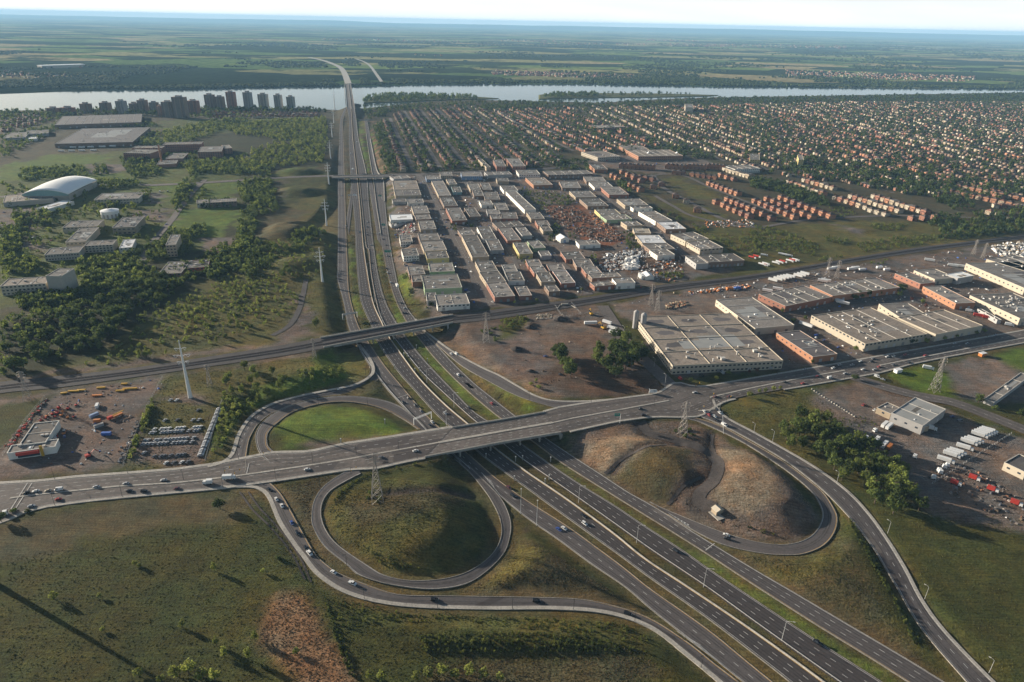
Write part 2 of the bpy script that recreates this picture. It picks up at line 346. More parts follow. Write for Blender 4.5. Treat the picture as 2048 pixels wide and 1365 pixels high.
# five carriageways, far end first
aL = [(690, 216), (681, 239), (678.5, 281), (676, 361), (676, 420), (675, 533), (673.5, 554), (687, 605), (695.5, 651), (713, 690), (740, 734), (772, 777), (807, 816), (851, 863), (899, 905), (940, 942), (997, 990.5), (1054, 1037), (1112, 1077), (1181, 1128), (1249, 1174), (1300, 1218), (1366, 1270), (1417, 1309), (1480, 1360), (1540, 1408)]
aR = [(694, 216), (686, 241.5), (687, 281), (689.5, 356), (692, 444), (695.5, 533), (698, 581), (706.5, 620), (719, 656), (738, 685.5), (770, 732), (804, 773), (848, 825), (883, 859), (916, 890), (946, 916), (993, 957), (1051, 999), (1133, 1051), (1198, 1098), (1249, 1136), (1300, 1177), (1373, 1228), (1428, 1268), (1497, 1325), (1560, 1376), (1620, 1424)]
bL = [(691, 169), (694.5, 216), (698, 241.5), (697.5, 281), (700, 337), (704, 390), (709, 444), (712.6, 520), (719, 590), (728.5, 622), (742, 651), (755, 685.5), (794, 741.7), (828.5, 781), (870, 827), (898, 853), (933, 884), (969, 916), (1057, 980), (1092, 1006), (1145, 1044), (1181, 1070), (1249, 1119), (1300, 1157), (1410, 1234), (1534, 1329), (1577, 1363), (1650, 1420)]
bR = [(696, 169), (702, 216), (704, 241.5), (706.5, 281), (714, 346), (720, 407), (727, 488), (728.5, 500), (736, 549), (747, 605), (765, 646.5), (777, 671), (804, 710), (841, 759), (889, 808), (936, 848), (962, 872), (991, 897), (1051, 942), (1116, 986), (1174, 1027), (1233, 1071), (1291, 1118), (1373, 1164 + 8), (1482, 1245), (1592, 1323), (1650, 1366), (1720, 1418)]
cL = [(697.5, 169), (703.5, 216), (705, 241.5), (708, 281), (716, 346), (722, 407), (730, 488), (736, 500), (741, 549), (753, 612), (767.5, 649), (794, 685.5), (841, 744), (889, 790), (936, 833), (973, 863), (1012, 895), (1045, 921), (1104, 962), (1157, 999), (1233, 1053), (1303, 1103), (1410, 1175), (1504, 1243), (1592, 1306), (1680, 1368), (1750, 1416)]
cR = [(701, 169), (709, 216), (713, 241.5), (718, 281), (733, 346), (738, 407), (745, 470), (749, 500), (758, 556), (772, 605), (794, 646.5), (821, 685.5), (853, 724.6), (911, 785.6), (950, 833 - 8), (1000, 857), (1054, 895), (1116, 939), (1174, 977), (1233, 1013), (1283, 1047), (1365, 1100), (1420, 1139), (1534, 1215), (1629, 1278), (1738, 1347), (1830, 1406)]
dL = [(728.5, 241.5), (735, 290), (742, 337), (746, 359), (752, 410), (758, 450), (765, 500), (775, 549), (789.5, 597.7), (811, 641.6), (828.5, 666), (865, 712), (902, 751.5), (940, 787), (975, 817), (1020, 852), (1069, 886.5), (1116, 921.7), (1171, 957), (1221, 988), (1277, 1023), (1350, 1068), (1410, 1106), (1504, 1168), (1629, 1248), (1738, 1315), (1804, 1357), (1890, 1412)]
dR = [(734.6, 241.5), (744, 290), (755, 340), (767.5, 359), (771, 410), (775, 450), (782, 500), (791, 546), (799, 581), (814, 615), (832, 640), (848, 664), (874, 691), (907, 727), (950, 768), (985, 796), (1024, 827), (1060, 853), (1098, 880.6), (1145, 912), (1204, 950), (1259, 986), (1292, 1004), (1336, 1030), (1382, 1061), (1438, 1096), (1511, 1140), (1592, 1187), (1702, 1252), (1811, 1316), (1884, 1361), (1970, 1414)]
SOL = 'solid'
road('A', 'collector_road', edge_hw(aL), edge_hw(aR), 'asphalt', [('1.2', SOL, 'white'), (.5, 'dash', 'white'), ('-1.0', SOL, 'yellow')])
road('Bm', 'motorway', edge_hw(bL), edge_hw(bR), 'asphalt_dark', [('1.6', SOL, 'white'), (.36, 'dash', 'white'), (.64, 'dash', 'white'), ('-1.4', SOL, 'yellow')])
road('Cm', 'motorway', edge_hw(cL), edge_hw(cR), 'asphalt_dark', [('1.4', SOL, 'yellow'), (.36, 'dash', 'white'), (.64, 'dash', 'white'), ('-1.6', SOL, 'white')])
road('Dm', 'collector_road', edge_hw(dL), edge_hw(dR), 'asphalt', [('1.0', SOL, 'yellow'), (.36, 'dash', 'white'), (.66, 'dash', 'white'), ('-1.2', SOL, 'white')])
# ramps
pO = [(716, 690), (736, 717), (744, 739), (737, 753), (707, 769), (649, 781), (605, 790), (546, 806), (502, 831), (476, 866), (466, 895), (458, 913), (440, 925), (415, 932)]
pI = [(739, 734), (753, 750), (757, 757), (751, 763), (693, 787), (649, 793), (605, 803), (546, 826), (517, 848), (503, 870), (497, 886), (492, 919), (493, 935), (490, 945)]
road('P', 'ramp', edge_z(pO, [(0, -6.4), (.12, -6.4), (.75, 0), (1, .1)]), edge_z(pI, [(0, -6.4), (.12, -6.4), (.75, 0), (1, .1)]), 'asphalt', [('1', SOL, 'white'), (.5, 'dash', 'white'), ('-1', SOL, 'yellow')], step=4)
qO = [(540, 925), (529, 917), (518, 902), (513, 886), (513, 866), (529, 842), (564, 819), (620, 801), (678, 793), (737, 796), (790, 809), (830, 836), (862, 868)]
qI = [(556, 912), (546, 904), (538, 897), (533, 887), (535, 866), (555, 845), (590, 822), (649, 806), (707, 804.5), (766, 817.6), (806, 838), (832, 855), (858, 874)]
road('PQ', 'ramp', edge_z(qO, [(0, .2), (.2, 0), (.8, -5.6), (1, -6.3)]), edge_z(qI, [(0, .2), (.2, 0), (.8, -5.6), (1, -6.3)]), 'asphalt', [('.8', SOL, 'white'), ('-.8', SOL, 'yellow')], step=4)
lO = [(712, 934), (693, 942), (649, 971), (628, 1001), (622.7, 1033), (626, 1056), (649, 1094), (693, 1130), (716, 1150), (771, 1168), (856, 1179), (925, 1171), (969, 1147), (1007, 1109), (1020, 1075), (1022, 1044), (1010, 1010), (993, 986), (960, 953), (938, 932)]
lI = [(722, 948), (707, 955), (664, 980), (646, 1004), (643, 1033), (655, 1065), (681, 1094), (737, 1132), (770, 1151), (822, 1161), (890, 1157), (942, 1140), (983, 1109), (1001, 1075), (1000, 1041), (983, 1003), (963, 974), (938, 945), (918, 927), (908, 918)]
zl = [(0, .6), (.1, .2), (.75, -5.6), (.88, -6.3), (1, -6.3)]
road('LQ', 'ramp', edge_z(lO, zl), edge_z(lI, zl), 'asphalt', [('.9', SOL, 'white'), ('-.8', SOL, 'white')], step=4)
rO = [(440, 976), (498, 975), (521, 981), (536, 996), (557, 1045), (586, 1089), (605, 1114), (634, 1150), (685, 1184), (754, 1205), (839, 1215), (976, 1219), (1112, 1219), (1215, 1228), (1300, 1257), (1373, 1312), (1440, 1368), (1490, 1412)]
rI = [(505, 957), (532, 963), (546, 971), (564, 991), (582, 1022), (611, 1075), (634, 1112), (664, 1138), (685, 1150), (754, 1177), (805, 1190), (907, 1192), (1078, 1195), (1164, 1199), (1232, 1213), (1300, 1237), (1376, 1285), (1430, 1328), (1480, 1366), (1530, 1408)]
zr = [(0, 0), (.12, 0), (.6, -4.6), (1, -4.9)]
road('R', 'ramp', edge_z(rO, zr), edge_z(rI, zr), 'asphalt', [('2.6', SOL, 'white'), ('-.9', SOL, 'yellow')], step=4)
eR = [(832, 638), (848, 659), (860, 669), (907, 703), (963, 734), (1000, 751), (1038, 773), (1076, 793), (1114, 801.5), (1178, 801.5), (1254, 795), (1310, 788)]
eL = [(848, 664), (866, 682), (880, 696), (926, 734), (1000, 776), (1022, 787), (1051, 799), (1089, 810), (1119, 816), (1180, 813), (1254, 806), (1310, 799)]
ze = [(0, -6.4), (.1, -6.4), (.7, -.2), (1, .05)]
road('E', 'ramp', edge_z(eL, ze), edge_z(eR, ze), 'asphalt', [('.8', SOL, 'yellow'), ('-2.2', SOL, 'white')], step=4)
sO = [(1336, 1030), (1384, 1060), (1446, 1090), (1519, 1107), (1574, 1111), (1610, 1108), (1647, 1092), (1669, 1066), (1675, 1036), (1665, 1012), (1647, 986), (1624, 966), (1565, 922), (1477, 871), (1440, 852), (1400, 838), (1372, 833)]
sI = [(1300, 1004), (1336, 1021), (1446, 1065), (1519, 1085), (1574, 1089), (1618, 1075), (1640, 1048), (1643, 1020), (1624, 986), (1589, 954), (1536, 917), (1477, 881), (1409, 849), (1385, 841), (1365, 837)]
zs = [(0, -6.2), (.1, -6), (.65, -.5), (1, .1)]
road('S', 'ramp', edge_z(sO, zs), edge_z(sI, zs), 'asphalt', [('.8', SOL, 'yellow'), ('-.8', SOL, 'white')], step=4)
tR = [(1428, 800), (1434, 814), (1456, 836), (1506, 863), (1580, 904), (1638, 939), (1697, 983), (1741, 1030), (1779, 1083), (1808, 1130), (1819, 1150), (1848, 1204), (1892, 1263), (1976, 1351), (2040, 1410)]
tL = [(1385, 815), (1398, 832), (1424, 843), (1477, 868), (1565, 919), (1624, 963), (1658, 993), (1688, 1024), (1712, 1052), (1741, 1090), (1753, 1108), (1793, 1176), (1840, 1255), (1921, 1351), (1975, 1410)]
zt = [(0, .1), (.5, 0), (1, -3)]
road('T', 'ramp', edge_z(tL, zt), edge_z(tR, zt), 'asphalt', [('1', SOL, 'white'), (.5, 'dash', 'white'), ('-2', SOL, 'white')], step=4)
# link roads between the carriageways north of the railway
road('G', 'link_road', edge_hw([(733, 350), (739, 380), (744, 410), (749, 440), (755, 480)]), edge_hw([(741, 350), (749, 385), (757, 425), (765, 470), (772, 505)]), 'asphalt', [('.6', SOL, 'white')])
road('H', 'link_road', edge_hw([(693, 440), (697, 415), (700, 395), (702, 372)]), edge_hw([(697, 470), (702, 430), (706, 395), (709, 372)]), 'asphalt', [('.6', SOL, 'white')])

# boulevard: west of the bridge, the deck, east of it, and on past the crossroads
nL = [(-60, 972), (73, 965), (152, 956), (264, 948), (352, 941), (425, 931), (546, 907), (617, 906), (693, 889), (781, 876), (840, 866.5), (905, 856)]
nR = [(-60, 1060), (12, 1042), (44, 1025), (88, 1013), (176, 1001), (264, 992), (352, 984), (440, 976), (570, 958), (700, 938), (752, 936), (815, 922), (850, 915.5)]
zw = [(0, 0), (.55, 0), (1, 1.3)]
road('W', 'boulevard', edge_z(nL, zw), edge_z(nR, zw), 'asphalt_old', [(.2, 'dash', 'white'), (.35, 'dash', 'white'), (.72, 'dash', 'white'), ('1', SOL, 'white'), ('-1', SOL, 'white')], dz=.15, step=8, smooth=False)
gL = [(1089, 825), (1116, 817), (1178, 807), (1254, 797), (1317, 788.6), (1353, 765), (1381, 773), (1406, 775), (1500, 759), (1634, 736), (1741, 717), (1875, 693), (1982, 674), (2048, 662), (2250, 628)]
gR = [(1122, 866), (1233, 842), (1292, 834), (1321, 833), (1365, 834), (1400, 832), (1430, 812), (1448, 802), (1500, 790), (1607, 772), (1693, 757), (1760, 745), (1821, 728), (1901, 712), (2048, 685), (2250, 650)]
zg = [(0, 1.3), (.2, .1), (1, 0)]
road('F', 'boulevard', edge_z(gL, zg), edge_z(gR, zg), 'asphalt_old', [(.28, 'dash', 'white'), (.72, 'dash', 'white'), (.84, 'dash', 'white')], dz=.15, step=8, smooth=False)
# deck of the overpass: no stamp on the terrain, it spans the cutting
kL = [on_z(905, 856, 1.3), on_z(1000, 841, 1.5), on_z(1089, 825, 1.3)]
kR = [on_z(850, 915.5, 1.3), on_z(1000, 886.5, 1.5), on_z(1122, 866, 1.3)]
DECK = (np.array(kL), np.array(kR))
# railway bed and bridge
rlT = [(-150, 786), (0, 764), (120, 752), (273, 735), (420, 713), (560, 691), (640, 676)]; rlB = [(-150, 815), (0, 787), (120, 775), (273, 754), (420, 733), (560, 713), (648, 697)]
rrT = [(906, 630), (1000, 618), (1178, 594), (1330, 569), (1500, 550), (1687, 519), (1821, 497.5), (1955, 481), (2048, 470), (2250, 445)]; rrB = [(906, 647), (1000, 637), (1178, 609), (1355, 580), (1520, 558), (1687, 528), (1821, 507), (1955, 489), (2048, 478), (2250, 452)]
road('RW', 'railway_bed', edge_z(rlT, [(0, .4), (1, .6)]), edge_z(rlB, [(0, .4), (1, .6)]), 'ballast', dz=0.0)
road('RE', 'railway_bed', edge_z(rrT, [(0, .6), (1, .3)]), edge_z(rrB, [(0, .6), (1, .3)]), 'ballast', dz=0.0)
# Perras street with its bridge over the motorway, and the next crossing
def street(key, name, pts, wid, m_='asphalt_old', z=0.1, stamp=False, dz=None, lines=((.5, 'dash', 'white'),)):
    P_ = np.array([on_z(x, y, z) for x, y in pts]); P_ = resample(P_, max(3, int(length(P_) / 12)), True)
    return road(key, name, offset(P_, -wid / 2), offset(P_, wid / 2), m_, lines, stamp=stamp, dz=dz, smooth=False)
street('PW', 'street', [(300, 371), (420, 365), (560, 356), (630, 353), (668, 352)], 16, stamp=True)
street('PE', 'street', [(782, 350), (830, 349), (885, 347), (973, 343), (1090, 338), (1150, 331)], 20, stamp=True)
street('S1', 'street', [(838, 350), (850, 372), (870, 405), (893, 445), (920, 495), (945, 545), (968, 590), (980, 612)], 15)
street('S2', 'street', [(921, 352), (955, 403), (985, 450), (1019, 503), (1038, 560), (1050, 596)], 11)
street('S3', 'street', [(985, 343), (1000, 380), (1023, 429), (1058, 454), (1094, 497), (1120, 525), (1142, 546), (1178, 590)], 11)
street('S4', 'street', [(1150, 331), (1190, 378), (1235, 412), (1274, 436), (1318, 467), (1368, 510), (1395, 535)], 12)
street('S5', 'street', [(1205, 612), (1226, 645), (1252, 685), (1290, 722), (1322, 752), (1350, 780)], 14, lines=())
street('S6', 'street', [(1700, 752), (1760, 772), (1840, 793), (1900, 803), (1960, 825), (2048, 860), (2150, 905)], 15, stamp=True)
street('S7', 'street', [(1305, 350), (1330, 378), (1390, 410), (1450, 440), (1530, 458)], 10, lines=())
street('S8', 'street', [(1290, 352), (1360, 350), (1420, 375), (1470, 395), (1560, 430)], 8, lines=())
street('S9', 'street', [(1310, 392), (1345, 412), (1390, 434), (1500, 455), (1620, 440), (1800, 432), (2048, 440)], 8, lines=())
street('S10', 'street', [(410, 360), (385, 385), (362, 415), (340, 445), (310, 480), (285, 520), (280, 535)], 10, lines=())
street('S11', 'street', [(0, 395), (90, 380), (230, 368), (300, 371)], 12, lines=())

# ------------------------------------------------------------------ terrain
def fbm(x, y, seed, s):
    """smooth value noise on numpy arrays"""
    r = np.random.default_rng(seed); T_ = r.random((64, 64)); o_ = np.zeros_like(x); a = 1.0; tot = 0
    for k in range(4):
        u, v = x / s * 2 ** k + 17.3 * k, y / s * 2 ** k + 9.1 * k; i, j = np.floor(u).astype(int), np.floor(v).astype(int); fu, fv = u - i, v - j
        fu = fu * fu * (3 - 2 * fu); fv = fv * fv * (3 - 2 * fv); i0, i1, j0, j1 = i % 64, (i + 1) % 64, j % 64, (j + 1) % 64
        o_ += a * ((T_[i0, j0] * (1 - fu) + T_[i1, j0] * fu) * (1 - fv) + (T_[i0, j1] * (1 - fu) + T_[i1, j1] * fu) * fv); tot += a; a *= .55
    return o_ / tot
def axis(parts):
    a = []
    for lo, hi, st in parts: a += list(np.arange(lo, hi, st))
    return np.array(a, float)
XS = axis([(-6000, -3000, 300), (-3000, -1200, 40), (-1200, -460, 9), (-460, 480, 4), (480, 1200, 9), (1200, 3000, 40), (3000, 6601, 300)])
YS = axis([(-900, 140, 80), (140, 700, 4), (700, 1560, 6), (1560, 2700, 20), (2700, 4301, 40)])
GX, GY = np.meshgrid(XS, YS, indexing='xy')
H = np.zeros_like(GX)
# heaps and hills of earth: (px, py, radius across, radius along, height)
MOUNDS = [(575, 463, 34, 46, 10), (600, 385, 40, 40, 9), (600, 345, 45, 30, 8), (590, 530, 30, 30, 6.5), (850, 1050, 46, 30, 4.95), (830, 985, 42, 12, 3), (1295, 925, 40, 27, 5.6), (1530, 985, 40, 46, 5.0), (1240, 900, 24, 12, 3.5), (690, 848, 40, 12, 2.5),
          (110, 640, 40, 20, 5), (610, 750, 40, 16, 3.5), (1060, 650, 7, 5, 3.5), (1120, 637, 9, 5, 4), (1033, 698, 5, 4, 3.2), (1060, 742, 3.5, 3, 2), (1145, 635, 5, 4, 3), (1720, 462, 30, 12, 3), (1670, 485, 40, 15, 2.5),
          (1000, 1290, 60, 5, 2.6), (850, 1255, 80, 3.5, 1.4)]
for px, py, rx, ry, hh in MOUNDS:
    p = on_z(px, py, 0); dx, dy = (GX - p[0]) / rx, (GY - p[1]) / ry
    r = np.sqrt(dx * dx + dy * dy) * (1 + .25 * (fbm(GX, GY, int(px), max(rx, 8)) - .5)); H += hh * np.clip(1.25 - r, 0, .8) ** 1.0 / .8 * (r < 1.25) if hh > 4.9 else hh * np.exp(-r * r * 1.3)
near = (GY < 1600)
H += np.where(near, (fbm(GX, GY, 3, 60) - .5) * .8 + (fbm(GX, GY, 4, 14) - .5) * .55, 0)
lo = np.full_like(H, -1e9); hi = np.full_like(H, 1e9); inside = np.full_like(H, np.nan); EDGE = np.full_like(H, 999.0)
def poly_in(px_, py_, poly):
    c = np.zeros(px_.shape, bool); n = len(poly); j = n - 1
    for i in range(n):
        xi, yi = poly[i]; xj, yj = poly[j]
        c ^= ((yi > py_) != (yj > py_)) & (px_ < (xj - xi) * (py_ - yi) / (yj - yi + 1e-12) + xi); j = i
    return c
for Lr, Rr in STAMPS:
    Cn = (Lr + Rr) / 2; hw = np.linalg.norm((Rr - Lr)[:, :2], axis=1) / 2
    mg = 45; x0, x1, y0, y1 = Cn[:, 0].min() - mg, Cn[:, 0].max() + mg, Cn[:, 1].min() - mg, Cn[:, 1].max() + mg
    ix = np.where((XS > x0) & (XS < x1))[0]; iy = np.where((YS > y0) & (YS < y1))[0]
    if len(ix) == 0 or len(iy) == 0: continue
    sl = np.ix_(iy, ix); px_, py_ = GX[sl], GY[sl]; best = np.full(px_.shape, 1e9); zb = np.zeros(px_.shape)
    for i in range(len(Cn) - 1):
        a, b_ = Cn[i], Cn[i + 1]; ab = b_[:2] - a[:2]; l2 = ab @ ab + 1e-9; rad = mg + max(hw[i], hw[i + 1])
        jx = np.where((XS[ix] > min(a[0], b_[0]) - rad) & (XS[ix] < max(a[0], b_[0]) + rad))[0]; jy = np.where((YS[iy] > min(a[1], b_[1]) - rad) & (YS[iy] < max(a[1], b_[1]) + rad))[0]
        if len(jx) == 0 or len(jy) == 0: continue
        s2 = np.ix_(jy, jx); qx, qy = px_[s2], py_[s2]
        t_ = np.clip(((qx - a[0]) * ab[0] + (qy - a[1]) * ab[1]) / l2, 0, 1)
        d = np.hypot(qx - a[0] - t_ * ab[0], qy - a[1] - t_ * ab[1]) - (hw[i] + t_ * (hw[i + 1] - hw[i])); zz = a[2] + t_ * (b_[2] - a[2])
        m_ = d < best[s2]; bb = best[s2]; bb[m_] = d[m_]; best[s2] = bb; z2 = zb[s2]; z2[m_] = zz[m_]; zb[s2] = z2
    slack = np.maximum(best - 1.5, 0) * .36; ok = best < mg
    base = zb - .35
    lo[sl] = np.where(ok, np.maximum(lo[sl], base - slack), lo[sl]); hi[sl] = np.where(ok, np.minimum(hi[sl], base + slack), hi[sl])
    ins = best < 3.0; cur = inside[sl]; inside[sl] = np.where(ins, np.where(np.isnan(cur), base, np.minimum(cur, base)), cur)
    EDGE[sl] = np.minimum(EDGE[sl], best)
conf = lo > hi; mid = (lo + hi) / 2
H = np.where(conf, mid, np.clip(H, lo, hi)); H = np.where(np.isnan(inside), H, inside)
# dark tracks and ditches are pressed into the ground
def press(pts, wd, dep):
    P_ = resample(np.array([on_z(x, y, 0) for x, y in pts]), 60)[:, :2]
    j0, j1 = np.searchsorted(YS, P_[:, 1].min() - 30), np.searchsorted(YS, P_[:, 1].max() + 30); i0, i1 = np.searchsorted(XS, P_[:, 0].min() - 30), np.searchsorted(XS, P_[:, 0].max() + 30)
    d = np.min(np.hypot(GX[j0:j1, i0:i1, None] - P_[:, 0], GY[j0:j1, i0:i1, None] - P_[:, 1]), 2); k = np.clip(1.6 - d / wd, 0, 1) * np.clip(EDGE[j0:j1, i0:i1] / 4 - .5, 0, 1); H[j0:j1, i0:i1] -= dep * k; return (j0, j1, i0, i1, k)
TRK = [([(1282, 845), (1300, 868), (1345, 880), (1400, 897), (1434, 925), (1428, 960), (1402, 985), (1400, 1005), (1428, 1020)], 7, 1.6), ([(1210, 948), (1250, 915), (1310, 892), (1360, 888)], 3, 1.6), ([(1424, 870), (1424, 895), (1438, 925)], 4, 1.8), ([(1335, 1010), (1365, 975), (1402, 955)], 3, 1.6), ([(990, 1080), (1015, 1060), (1050, 1045)], 3.5, 1.2), ([(780, 990), (870, 984), (945, 980)], 4, 2.2)]
PRESSED = [press(*t_) for t_ in TRK]
# river bank: beyond it the bed lies under the water
SHORE_PX = [(-700, 236), (-200, 226), (0, 222), (150, 219), (400, 216), (600, 217), (690, 221), (716, 219), (722, 207), (850, 203), (960, 199), (1075, 203), (1200, 205), (1310, 199), (1420, 195), (1550, 193), (1800, 189), (2048, 185), (2400, 179), (2900, 172)]
FAR_PX = [(-700, 190), (-200, 188), (0, 187), (150, 182), (300, 180), (480, 176), (680, 173), (850, 169), (1000, 168), (1150, 168), (1300, 171), (1500, 174), (1750, 176), (2048, 179), (2400, 180)]
SH = np.array([on_z(x, y, -1) for x, y in SHORE_PX]); FS = np.array([on_z(x, y, -1) for x, y in FAR_PX])
def shore_y(x):
    o_ = np.argsort(SH[:, 0]); return np.interp(x, SH[o_, 0], SH[o_, 1])
sy = shore_y(GX); H = np.where(GY > sy - 10, np.interp(GY - sy, [-10, 0, 12], [0, -1.2, -5]), H)
iH = H
def hgt(x, y):
    i = np.clip(np.searchsorted(XS, x) - 1, 0, len(XS) - 2); j = np.clip(np.searchsorted(YS, y) - 1, 0, len(YS) - 2)
    fx = np.clip((x - XS[i]) / (XS[i + 1] - XS[i]), 0, 1); fy = np.clip((y - YS[j]) / (YS[j + 1] - YS[j]), 0, 1)
    return (H[j, i] * (1 - fx) + H[j, i + 1] * fx) * (1 - fy) + (H[j + 1, i] * (1 - fx) + H[j + 1, i + 1] * fx) * fy
def at(px, py, dz=0.0):
    """the point of the ground at (px, py)"""
    z_ = 0.0
    for _ in range(6): p = on_z(px, py, z_); z_ = float(hgt(p[0], p[1]))
    p[2] = z_ + dz; return p

